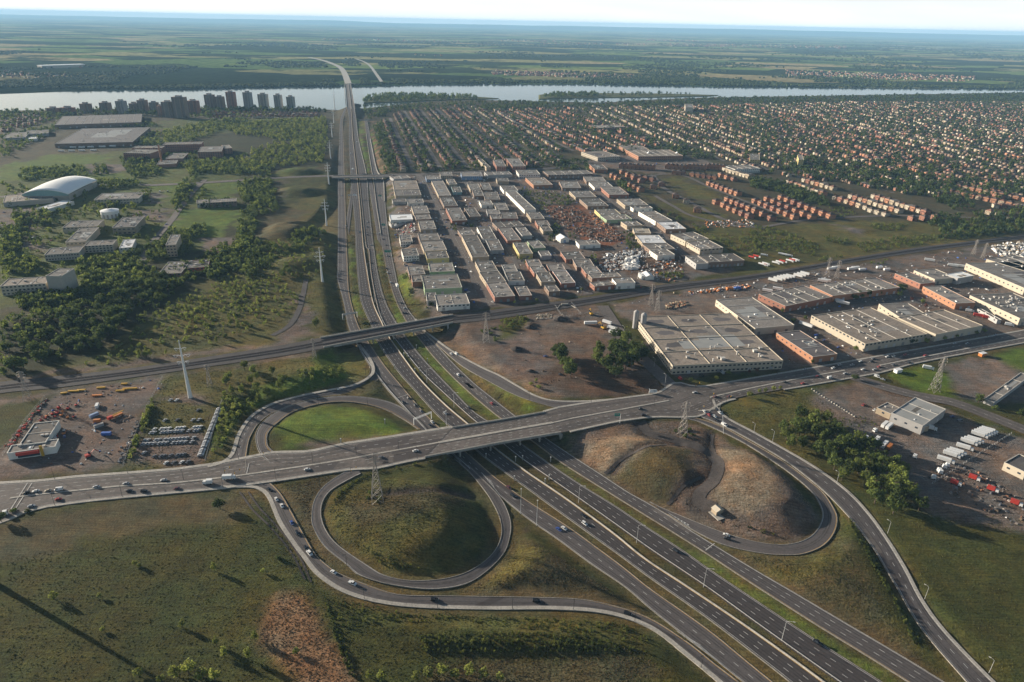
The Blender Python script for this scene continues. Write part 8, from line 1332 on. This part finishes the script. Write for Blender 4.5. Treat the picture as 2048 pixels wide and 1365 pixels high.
single('Y', [(1500, 1130, 'mid', .55, 'dark small tree before the factory front, first from the corner'), (1700, 1105, 'young', .9, 'pale small tree before the factory front, second'), (1795, 1065, 'young', 1.0, 'pale small tree before the factory front, third'), (1905, 1075, 'mid', .5, 'green small tree before the factory front, fourth'), (1960, 1060, 'red', .9, 'dark red tree before the factory front, first'), (2020, 1050, 'red', .9, 'dark red tree before the factory front, second'), (1085, 775, 'bush', .9, 'bush at the foot of the factory side wall'), (245, 1150, 'young', .9, 'shrub above the ramp on the dirt lot, left'), (305, 1175, 'young', .9, 'shrub above the ramp on the dirt lot, right'), (285, 1120, 'young', .7, 'shrub above the ramp on the dirt lot, upper'), (115, 505, 'young', .9, 'small tree at the railway edge, left'), (290, 490, 'young', .9, 'small tree at the railway edge, right'), (645, 400, 'young', .9, 'small tree at the end of the workshop street')], 'trees around the factory')
single('Z', [(50, 1065, 'red', .9, 'dark red tree at the factory corner'), (155, 1040, 'mid', .5, 'small tree at the right factory corner'), (210, 1030, 'young', .8, 'pale small tree at the right factory corner'), (465, 1000, 'light', .5, 'light tree below the orange walled hall'), (790, 905, 'light', .8, 'light tree at the boulevard corner of the huge factory'), (1200, 855, 'broad', .6, 'dark tree against the huge factory front'), (1230, 845, 'mid', .6, 'green tree against the huge factory front'), (1315, 850, 'young', 1.1, 'bright small tree against the huge factory front'), (1450, 825, 'young', 1.0, 'bright small tree before the right factory wing, first'), (1540, 805, 'young', 1.0, 'bright small tree before the right factory wing, second'), (1690, 780, 'young', 1.0, 'bright small tree before the right factory wing, third'), (1745, 770, 'young', 1.1, 'bright small tree before the right factory wing, fourth'), (1115, 510, 'mid', .85, 'round tree between the big factories'), (410, 680, 'mid', .6, 'tree at the corner of the huge factory'), (320, 700, 'broad', .6, 'dark tree by the white factory wing'), (240, 625, 'mid', .6, 'tree at the red brick factory corner'), (1205, 535, 'red', 1.1, 'red orange tree beside the huge factory'), (1310, 590, 'red', 1.2, 'red orange tree behind the right factory wing'), (1285, 555, 'light', .8, 'light tree between the red ones'), (1555, 580, 'young', 1.0, 'yellowish tree by the right brick hall')], 'trees around the factories')
grove('Z', [740, 510, 900, 480, 1100, 440, 1190, 420, 1180, 460, 900, 510, 760, 530], 14, ['broad', 'mid'], 'before the orange side walled factory', .6, .85, 5, 6)
single('N', [(1530, 560, 'broad', .1, 'low sprig beside the lone dark tree')], 'lone trees in the fields')
grove('M', [1840, 700, 1870, 960, 1590, 1060, 1640, 960], 7, ['bush', 'bush', 'young'], 'along the hedge right of the car lot', .8, 1.3, 3, 7)
single('M', [(1020, 560, 'pop', .9, 'pale poplar left of a clump beside the railway'), (1070, 565, 'light', .95, 'pale round poplar clump beside the railway, middle'), (1100, 560, 'pop', .8, 'pale poplar right in the clump beside the railway'), (1215, 545, 'pop', .5, 'little poplar right of the poplar clump'), (735, 510, 'light', .9, 'pale tree in front of the dark wooded belt'), (1250, 270, 'pop', .55, 'slim poplar at the top of the scrub'), (1070, 270, 'pop', .8, 'slim poplar at the wood edge, left'), (1135, 285, 'pop', .8, 'slim poplar at the wood edge, right'), (1005, 370, 'pop', .6, 'yellow poplar below the wood edge'), (1690, 330, 'light', .75, 'pale tree left in the scrub clump'), (1745, 370, 'pop', 1.15, 'tall pale poplar in the scrub clump'), (1800, 340, 'light', .7, 'pale tree right in the scrub clump'), (1650, 430, 'light', .7, 'pale tree below the scrub clump'), (1585, 460, 'pop', .7, 'pale poplar lower left of the scrub clump')], 'trees in the scrub by the railway')
grove('X', [0, 170, 110, 160, 130, 230, 40, 240, 0, 260], 6, ['mid', 'light'], 'at the foot of the earth hill', .8, 1.1, 4, 8)
grove('X', [1600, 650, 1760, 640, 1780, 760, 1650, 740], 9, ['bush', 'bush'], 'round the lattice tower by the railway bridge', .7, 1.2, 3, 9)
grove('S', [1380, 410, 1520, 410, 1540, 460, 1400, 470], 7, ['bush'], 'round the lattice tower inside the right loop', .6, .9, 2.5, 10); grove('Q', [1140, 840, 1260, 840, 1270, 900, 1150, 910], 6, ['bush'], 'round the lattice tower inside the lower loop', .5, .7, 2.2, 11)
print('trees', NT[0])
# ------------------------------------------------------------------ masses of trees nobody could count
def blob(seed, n_sub=1, rough=.28):
    bm = bmesh.new(); bmesh.ops.create_icosphere(bm, subdivisions=n_sub, radius=1); r = np.random.default_rng(seed)
    for v in bm.verts: k = 1 + r.uniform(-rough, rough); v.co = v.co * k
    for v in bm.verts: v.co.z = v.co.z * .95 + .85
    me = bpy.data.meshes.new('clump'); bm.to_mesh(me); bm.free(); return me
def spray(seed, n, leafm, big=1.0):
    r = np.random.default_rng(seed); V = []; F = []
    L_ = [(0, 0, 1.0, .75)] + [(r.uniform(-.55, .55), r.uniform(-.55, .55), 1 + r.uniform(-.4, .5), r.uniform(.35, .55)) for _ in range(5)]
    for i in range(n):
        l = L_[r.integers(len(L_))]; d = r.normal(size=3); d /= np.linalg.norm(d); c = np.array([l[0], l[1], l[2]]) + d * l[3] * r.uniform(.7, 1.1); nn = d + r.normal(size=3) * .5; nn /= np.linalg.norm(nn); u = np.cross(nn, r.normal(size=3)); u /= np.linalg.norm(u); v = np.cross(nn, u); s = r.uniform(.16, .34) * big; b_ = len(V)
        V += [c - u * s, c - v * s * .8, c + u * s, c + v * s * .8]; F.append((b_, b_ + 1, b_ + 2, b_ + 3))
    return mesh_np('clump', np.array(V), np.array(F), [leafm])
SPF = {k: [spray(s + 50, 20, k, big=1.6) for s in range(3)] for k in ('leaf_dark', 'leaf_mid')}
SPR = {k: [spray(s + 10 * i, 46, k) for s in range(3)] for i, k in enumerate(('leaf_dark', 'leaf_mid', 'leaf_light', 'leaf_yellow'))}
def poly_pts(reg, poly, n, seed, clr=5, ground=True):
    r = np.random.default_rng(seed); W_ = [on_z(x, y, 0)[:2] for x, y in pxs(reg, poly)]; a = np.array(W_); P_ = np.empty((0, 2))
    while len(P_) < n:
        q = np.stack([r.uniform(a[:, 0].min(), a[:, 0].max(), n * 3), r.uniform(a[:, 1].min(), a[:, 1].max(), n * 3)], 1); P_ = np.concatenate([P_, q[poly_in(q[:, 0], q[:, 1], W_)]])
    P_ = P_[:n]
    if ground: i = np.clip(np.searchsorted(XS, P_[:, 0]) - 1, 0, len(XS) - 2); j = np.clip(np.searchsorted(YS, P_[:, 1]) - 1, 0, len(YS) - 2); keep = EDGE[j, i] > clr; P_ = P_[keep]; z_ = hgt(P_[:, 0], P_[:, 1])
    else: z_ = np.zeros(len(P_))
    return np.column_stack([P_, z_])
def woods(name, areas, mats_, s0, s1, seed, zs=1.25, clr=5, S_=None):
    """areas: (region, polygon, count)"""
    pts = np.concatenate([poly_pts(a[0], a[1], a[2], seed + 13 * i, clr) for i, a in enumerate(areas)]); r = np.random.default_rng(seed); parts = []
    for P_, o0, n_, b0, gp_ in (SG if S_ else ()): pts = pts[~(poly_in(pts[:, 0], pts[:, 1], [tuple(p) for p in P_]) & (np.abs((((pts[:, :2] - o0) @ n_ - b0) % gp_) - .65 * gp_) < 8.5))]
    lab = r.integers(0, len(mats_) * 3, len(pts))
    for i, m_ in enumerate(mats_):
        for v in range(3):
            q = pts[lab == i * 3 + v]
            if len(q): s = r.uniform(s0, s1, len(q)); parts.append(((S_ or SPR)[m_][v], np.column_stack([q[:, 0], q[:, 1], q[:, 2] - s * .25, r.uniform(0, 6.28, len(q)), s, s * r.uniform(.9, 1.4, len(q)) * zs / 1.25])))
    return merged(name, parts)
woods('wooded_belt', [('P', [0, 640, 130, 600, 250, 545, 330, 555, 250, 640, 200, 690, 100, 725, 0, 755], 300), ('P', [250, 560, 400, 520, 440, 490, 480, 500, 430, 530, 350, 590, 280, 620], 230), ('P', [470, 500, 480, 430, 520, 400, 545, 380, 560, 420, 510, 440, 500, 480, 560, 490, 620, 455, 650, 450, 655, 465, 600, 500, 540, 530, 500, 560, 470, 545], 520), ('P', [480, 400, 495, 360, 540, 350, 555, 385, 520, 410], 200)], ['leaf_mid', 'leaf_light', 'leaf_mid', 'leaf_dark'], 2.2, 4.6, 1)
woods('riverside_wood', [('P', [440, 250, 560, 240, 655, 236, 652, 325, 560, 335, 490, 350, 455, 345, 380, 350, 360, 330, 470, 320, 560, 280, 470, 270], 1500), ('P', [330, 262, 440, 240, 500, 238, 440, 262, 400, 280, 330, 300], 420), ('P', [260, 275, 330, 262, 340, 285, 290, 292], 90)], ['leaf_mid', 'leaf_light', 'leaf_yellow'], 3.0, 5.6, 2)
woods('campus_trees', [('L', [130, 480, 560, 450, 600, 520, 420, 530, 140, 560], 192), ('L', [640, 450, 720, 450, 740, 510, 650, 520], 41), ('L', [0, 560, 600, 690, 1100, 700, 1150, 900, 1000, 1200, 0, 1250], 260), ('L', [830, 450, 1100, 440, 1110, 520, 900, 530], 144), ('L', [600, 560, 720, 550, 960, 560, 960, 600, 620, 620, 560, 700], 144), ('L', [1240, 560, 1340, 535, 1200, 730, 1160, 720], 112), ('L', [640, 700, 830, 690, 830, 740, 660, 745], 48), ('L', [940, 640, 1030, 620, 1020, 680, 950, 690], 28), ('L', [100, 790, 340, 770, 350, 860, 110, 880], 80), ('L', [0, 890, 160, 880, 150, 1000, 100, 1060, 0, 1080], 112), ('L', [0, 1080, 280, 1100, 210, 1200, 0, 1180], 112), ('L', [560, 1110, 720, 1080, 900, 1050, 1000, 1150, 1070, 1160, 1080, 1260, 800, 1320, 560, 1280, 520, 1180], 272), ('L', [1000, 1010, 1130, 950, 1140, 1080, 1010, 1110], 80), ('L', [1200, 940, 1300, 920, 1310, 1050, 1230, 1080], 70), ('L', [1310, 870, 1400, 850, 1410, 930, 1330, 940], 35), ('L', [1140, 890, 1320, 900, 1310, 930, 1150, 930], 38), ('L', [1350, 690, 1600, 690, 1590, 740, 1360, 740], 64), ('L', [1620, 560, 1840, 520, 1850, 700, 1700, 760, 1640, 660], 208), ('L', [0, 250, 400, 170, 420, 190, 160, 330, 0, 420], 192), ('L', [560, 200, 960, 150, 1110, 180, 1000, 190, 700, 180], 80), ('L', [1240, 430, 1480, 410, 1860, 430, 1840, 510, 1300, 510], 352), ('L', [860, 290, 1010, 270, 1100, 300, 1100, 320, 900, 320], 70), ('L', [820, 400, 1080, 420, 1060, 440, 830, 430], 64), ('L', [1130, 370, 1360, 360, 1350, 400, 1250, 420, 1150, 400], 38), ('L', [600, 90, 1500, 60, 1900, 60, 1900, 120, 1300, 130, 1000, 110], 384), ('L', [0, 90, 560, 90, 480, 110, 300, 170, 0, 220], 256), ('P', [370, 360, 400, 350, 380, 400, 355, 430, 345, 425], 64), ('L', [1300, 720, 1420, 640, 1400, 600, 1330, 700], 19), ('L', [1600, 940, 1720, 820, 1760, 860, 1700, 1020, 1590, 1010], 112), ('L', [1540, 1040, 1680, 1010, 1640, 1140, 1440, 1230, 1400, 1180], 176), ('M', [120, 130, 480, 90, 700, 60, 720, 110, 480, 190, 300, 200, 150, 210], 192)], ['leaf_light', 'leaf_mid', 'leaf_dark'], 2.6, 5.0, 3)
woods('town_trees', [('P', [760, 245, 1000, 225, 1130, 300, 1130, 340, 790, 345], 1300), ('P', [745, 250, 762, 250, 795, 345, 770, 345], 110), ('P', [960, 215, 1330, 212, 1540, 240, 1600, 335, 1440, 320, 1150, 305], 3000), ('P', [1400, 212, 2060, 205, 2060, 380, 1700, 345, 1560, 320], 7000), ('V', [0, 230, 110, 220, 230, 330, 200, 350, 0, 320], 110), ('V', [440, 200, 640, 170, 900, 250, 880, 350, 760, 340, 680, 250, 480, 230], 170), ('D', [0, 590, 250, 630, 520, 730, 620, 810, 540, 810, 300, 740, 200, 690, 0, 660], 190), ('P', [1560, 352, 1640, 338, 1760, 347, 1900, 362, 2060, 378, 2060, 400, 1900, 396, 1800, 390, 1700, 368], 900), ('D', [250, 430, 380, 440, 560, 480, 640, 520, 440, 560, 200, 520, 140, 560], 170), ('P', [1850, 440, 2060, 420, 2060, 465, 1880, 480], 150), ('D', [1080, 590, 1500, 620, 1700, 830, 1480, 820, 1300, 700], 130), ('D', [680, 480, 1300, 470, 1500, 600, 900, 570], 190), ('V', [340, 490, 700, 490, 700, 560, 360, 550], 60), ('V', [890, 640, 960, 650, 1040, 740, 1000, 730], 20)], ['leaf_dark', 'leaf_dark', 'leaf_mid'], 3.4, 6.2, 4, S_=SPF)
woods('riverside_trees', [('P', [722, 222, 800, 212, 960, 204, 1080, 206, 1200, 208, 1320, 203, 1420, 198, 1560, 196, 1800, 192, 2050, 188, 2050, 206, 1700, 207, 1400, 214, 1130, 216, 960, 226, 800, 226, 740, 240], 2600), ('P', [0, 224, 160, 221, 400, 218, 640, 219, 655, 226, 430, 226, 160, 234, 0, 240], 460)], ['leaf_dark', 'leaf_dark', 'leaf_mid'], 3.8, 7.0, 5, S_=SPF)
woods('workshop_trees', [('V', [150, 690, 230, 720, 500, 730, 560, 790, 620, 810, 560, 830, 330, 850, 280, 820, 190, 770], 150), ('V', [400, 980, 480, 1000, 460, 1070, 400, 1100], 26), ('V', [310, 820, 350, 820, 350, 880, 310, 880], 6), ('V', [350, 1060, 420, 1060, 420, 1120, 350, 1120], 9), ('V', [540, 1060, 590, 1060, 590, 1100, 540, 1100], 5), ('U', [1390, 1030, 1450, 1030, 1450, 1090, 1390, 1090], 8), ('U', [1500, 1000, 1590, 1020, 1590, 1060, 1520, 1050], 9), ('Y', [120, 20, 240, 160, 220, 210, 130, 150], 14), ('Y', [700, 130, 760, 130, 760, 190, 700, 190], 8), ('Y', [980, 20, 1080, 20, 1110, 80, 1020, 100], 22), ('X', [1000, 180, 1050, 180, 1060, 240, 1000, 230], 7), ('X', [1050, 300, 1090, 300, 1090, 350, 1050, 350], 5), ('X', [1180, 400, 1220, 400, 1220, 470, 1180, 470], 4), ('X', [1220, 450, 1260, 450, 1260, 500, 1220, 500], 4), ('V', [1300, 880, 1430, 910, 1420, 960, 1330, 950], 20), ('V', [1190, 860, 1290, 860, 1290, 890, 1200, 890], 8), ('V', [970, 1040, 1090, 1060, 1080, 1180, 1000, 1130], 34), ('U', [880, 580, 960, 340, 850, 330, 830, 420], 40)], ['leaf_mid', 'leaf_light', 'leaf_dark'], 1.6, 2.8, 6)
woods('field_shrubs', [('D', [0, 940, 150, 950, 330, 1010, 520, 1090, 480, 1170, 330, 1160, 0, 1110], 420), ('D', [780, 1080, 1000, 1040, 1300, 1010, 1620, 1000, 2048, 960, 2048, 1000, 1600, 1040, 1200, 1100, 850, 1150], 420), ('D', [880, 930, 1200, 930, 1100, 980, 920, 970], 90), ('D', [1500, 890, 1900, 880, 2048, 930, 1800, 960], 160), ('D', [540, 1010, 800, 1060, 700, 1090, 560, 1070], 50), ('D', [480, 1180, 700, 1170, 700, 1190, 480, 1210], 40), ('Z', [870, 220, 1040, 210, 1020, 260, 900, 260], 26), ('Y', [1180, 270, 1440, 260, 1460, 330, 1400, 330], 50), ('V', [1640, 1070, 2048, 1040, 2048, 1210, 1900, 1220, 1760, 1140], 130), ('V', [1500, 980, 1620, 1010, 1640, 1060, 1560, 1050], 34), ('D', [580, 810, 700, 790, 800, 850, 700, 880, 620, 880], 80), ('Y', [0, 640, 180, 590, 240, 640, 100, 700, 0, 760], 60)], ['leaf_mid', 'leaf_light', 'leaf_yellow'], 1.0, 2.4, 7)
woods('scrub', [('P', [280, 620, 480, 545, 560, 560, 600, 600, 560, 640, 430, 690, 330, 690, 260, 730, 150, 740, 240, 690], 560), ('P', [430, 560, 640, 480, 660, 490, 640, 560, 560, 560], 160), ('P', [570, 760, 680, 715, 720, 740, 640, 765], 60), ('P', [440, 800, 540, 790, 470, 840, 445, 900, 430, 880], 80), ('M', [1640, 830, 1840, 960, 1600, 1060, 1590, 1300, 1540, 1330, 1600, 1050], 60), ('M', [1110, 880, 1000, 1160, 920, 1340, 950, 1340, 1060, 1100, 1140, 930], 90), ('P', [330, 620, 480, 560, 540, 600, 430, 660], 200)], ['leaf_mid', 'leaf_yellow', 'leaf_light'], .7, 2.5, 8)
woods('verge_weeds', [('B', [150, 560, 560, 620, 1100, 650, 1900, 690, 2048, 790, 2048, 850, 1700, 800, 900, 690, 500, 720, 250, 760], 500), ('B', [680, 800, 1300, 780, 1700, 800, 2048, 900, 1700, 900, 1300, 900, 720, 900], 700), ('B', [140, 560, 260, 860, 330, 1040, 300, 1060, 200, 800], 160), ('Q', [840, 960, 1050, 740, 1640, 600, 1760, 610, 1230, 690, 1050, 780, 900, 920], 240), ('B', [250, 250, 800, 420, 1000, 380, 1150, 200, 1160, 280, 1000, 420, 700, 440, 450, 400], 260), ('S', [920, 700, 1000, 740, 1340, 920, 1250, 880, 960, 760], 120), ('S', [1700, 1000, 2048, 1080, 2100, 1100, 1800, 1080], 90), ('O', [850, 1000, 900, 1040, 1100, 1364, 1060, 1364, 900, 1160], 200), ('C', [1150, 200, 1500, 800, 1440, 760, 1200, 330], 200), ('O', [200, 420, 350, 500, 640, 640, 900, 860, 940, 960, 800, 830, 600, 660, 300, 520], 160), ('O', [600, 330, 1000, 320, 1040, 380, 800, 420], 80)], ['leaf_mid', 'leaf_dark', 'leaf_yellow'], .3, .95, 9, clr=2.5)
woods('median_weeds', [('S', [240, 560, 380, 640, 1000, 1080, 1260, 1280, 1240, 1300, 960, 1100, 330, 650], 420), ('C', [0, 265, 300, 480, 800, 850, 1000, 990, 980, 1000, 700, 800, 290, 500], 420)], ['leaf_yellow', 'leaf_mid', 'leaf_dark'], .25, .7, 10, clr=.1)
# tufts of dry and green grass over the open ground: catch the low sun
tf = MB(); rr = np.random.default_rng(4)
for i in range(6): a = rr.uniform(0, 6.28); c, s = math.cos(a), math.sin(a); x, y = rr.uniform(-.8, .8, 2); h_ = rr.uniform(.5, 1.0); tf.add([(x - .45 * c, y - .45 * s, 0), (x + .45 * c, y + .45 * s, 0), (x + .1, y, h_)], [(0, 1, 2)])
def grass(name, areas, m_, s0, s1, seed):
    me = tf.mesh('tuft', [m_]); pts = np.concatenate([poly_pts(a[0], a[1], a[2], seed + i, 2) for i, a in enumerate(areas)]); r = np.random.default_rng(seed); s = r.uniform(s0, s1, len(pts))
    return merged(name, [(me, np.column_stack([pts, r.uniform(0, 6.28, len(pts)), s, s * r.uniform(.6, 1.3, len(pts))]))])
grass('field_grass', [('P', [-40, 1130, 300, 1060, 560, 1040, 660, 1170, 720, 1400, -80, 1420], 4500), ('P', [660, 1170, 760, 1215, 1200, 1232, 1420, 1400, 730, 1400], 3500), ('P', [1760, 1010, 2100, 1040, 2100, 1420, 1990, 1390, 1840, 1150], 3000), ('P', [1400, 1085, 1640, 1120, 1690, 1060, 1740, 1100, 1800, 1250, 1930, 1390, 1880, 1380, 1600, 1200], 6000), ('P', [640, 1000, 780, 960, 950, 985, 985, 1050, 940, 1130, 800, 1150, 680, 1080], 5000), ('P', [1460, 830, 1620, 780, 1720, 870, 1640, 930, 1560, 890], 3000), ('P', [330, 755, 600, 715, 720, 700, 720, 760, 540, 790, 440, 850, 430, 930, 260, 945], 5000), ('P', [270, 640, 560, 530, 650, 480, 668, 560, 680, 650, 560, 670, 260, 735], 7000)], 'weeds', .22, .5, 21)
grass('dry_grass', [('P', [560, 1190, 615, 1185, 660, 1260, 715, 1380, 620, 1400, 520, 1270], 2200), ('P', [1140, 875, 1180, 850, 1330, 840, 1420, 860, 1540, 930, 1640, 1030, 1600, 1085, 1450, 1050, 1280, 980, 1160, 920], 7000), ('P', [925, 1180, 1010, 1110, 1040, 1060, 1290, 1210, 1090, 1190], 3500), ('P', [540, 975, 700, 945, 650, 985, 640, 1050, 700, 1130, 640, 1100, 580, 1010], 1800), ('P', [690, 1010, 930, 985, 930, 1020, 720, 1060], 900), ('P', [860, 1300, 1250, 1290, 1330, 1340, 1200, 1400, 850, 1360], 2500)], 'straw', .2, .45, 31)
# far woods beyond the river: clumps thinning with distance
fr = np.random.default_rng(15); NFAR = 24000
px = fr.uniform(-60, 2110, NFAR * 2); py = np.where(fr.random(NFAR * 2) < .25, fr.uniform(158, 178, NFAR * 2), 84 + 95 * fr.random(NFAR * 2) ** 1.4)
P_ = np.array([on_z(x, y, 0) for x, y in zip(px, py)]); fy_ = np.interp(P_[:, 0], np.sort(FS[:, 0]), FS[np.argsort(FS[:, 0]), 1]); dens = fbm(P_[:, 0], P_[:, 1], 41, 700); shore = P_[:, 1] - fy_
FR = np.array([on_z(x, y, 0)[:2] for x, y in ((697, 169), (694, 160), (688, 145), (680, 135), (665, 128), (645, 121), (618, 115), (764, 165), (752, 148), (740, 132), (728, 124))]); FR = np.concatenate([resample(np.column_stack([FR[:7], np.zeros(7)]), 80)[:, :2], resample(np.column_stack([FR[7:], np.zeros(4)]), 60)[:, :2]])
clear_ = np.min(np.hypot(P_[:, 0, None] - FR[:, 0], P_[:, 1, None] - FR[:, 1]), 1) > 65
keep = clear_ & (shore > 6) & ((shore < 160) | (dens > .60)); Q_ = P_[keep]; sh_ = shore[keep]
s = fr.uniform(5, 9, len(Q_)) * np.clip(Q_[:, 1] / 4200, 1, 3.2); BL = [blob(i) for i in range(3)]
for b_, m_ in zip(BL, ('leaf_dark', 'leaf_dark', 'leaf_mid')): b_.materials.append(M[m_])
Q_[:, 2] = -.5; sz = fr.uniform(4.5, 7.5, len(Q_)); merged('far_woods', [(BL[k], np.column_stack([Q_[k::3], fr.uniform(0, 6.28, len(Q_[k::3])), s[k::3], sz[k::3]])) for k in range(3)])
# trees on the island and the spit
def river_trees(name, pts, n, seed):
    W_ = [on_z(x, y, 0)[:2] for x, y in pts]; r = np.random.default_rng(seed); a = np.array(W_); P2 = []
    while len(P2) < n:
        x, y = r.uniform(a[:, 0].min(), a[:, 0].max()), r.uniform(a[:, 1].min(), a[:, 1].max())
        if poly_in(np.array([x]), np.array([y]), W_)[0]: P2.append((x, y, 0))
    s = r.uniform(5, 9, n); return merged(name, [(SPR[('leaf_dark', 'leaf_mid')[k % 2]][k % 3], np.column_stack([np.array(P2)[k::3], r.uniform(0, 6, len(s[k::3])), s[k::3], s[k::3] * 1.2])) for k in range(3)])
river_trees('spit_trees', [(727, 206), (860, 202), (960, 199), (940, 194), (860, 190.5), (760, 191.5), (732, 196)], 260, 3); river_trees('island_trees', [(1080, 198), (1200, 193.5), (1190, 188.5), (1100, 189)], 120, 4); river_trees('island_trees', [(1200, 193), (1400, 191), (1330, 188.5), (1200, 188)], 34, 5)
print('green', len(bpy.data.objects), round(time.time() - T0, 1))
# ------------------------------------------------------------------ labels: what still shares one is told apart by its place
groups = {}
for o, same in THINGS:
    if not same: groups.setdefault(o['label'], []).append(o)
bpy.context.view_layer.update()
for lab, os_ in groups.items():
    if len(os_) < 2: continue
    os_.sort(key=lambda o: to_px(o.location)[0]); k = len(os_); words = ['left', 'right'] if k == 2 else (['left', 'middle', 'right'] if k == 3 else None)
    for i, o in enumerate(os_):
        o['label'] = f"{lab}, the {words[i]} one" if words else f"{lab}, {ordn(i)} from the left"
for o in list(sc.objects):
    if o.parent is not None and 'category' in o.keys(): del o['category']
print('done', len(bpy.data.objects), sum(len(m_.polygons) for m_ in bpy.data.meshes), round(time.time() - T0, 1))

if False: print(sorted([(sum(len(p.vertices) - 2 for p in m_.polygons), m_.name) for m_ in bpy.data.meshes])[-25:])

if False: print([o['label'] for o, _ in THINGS if len(o['label'].split()) > 16])
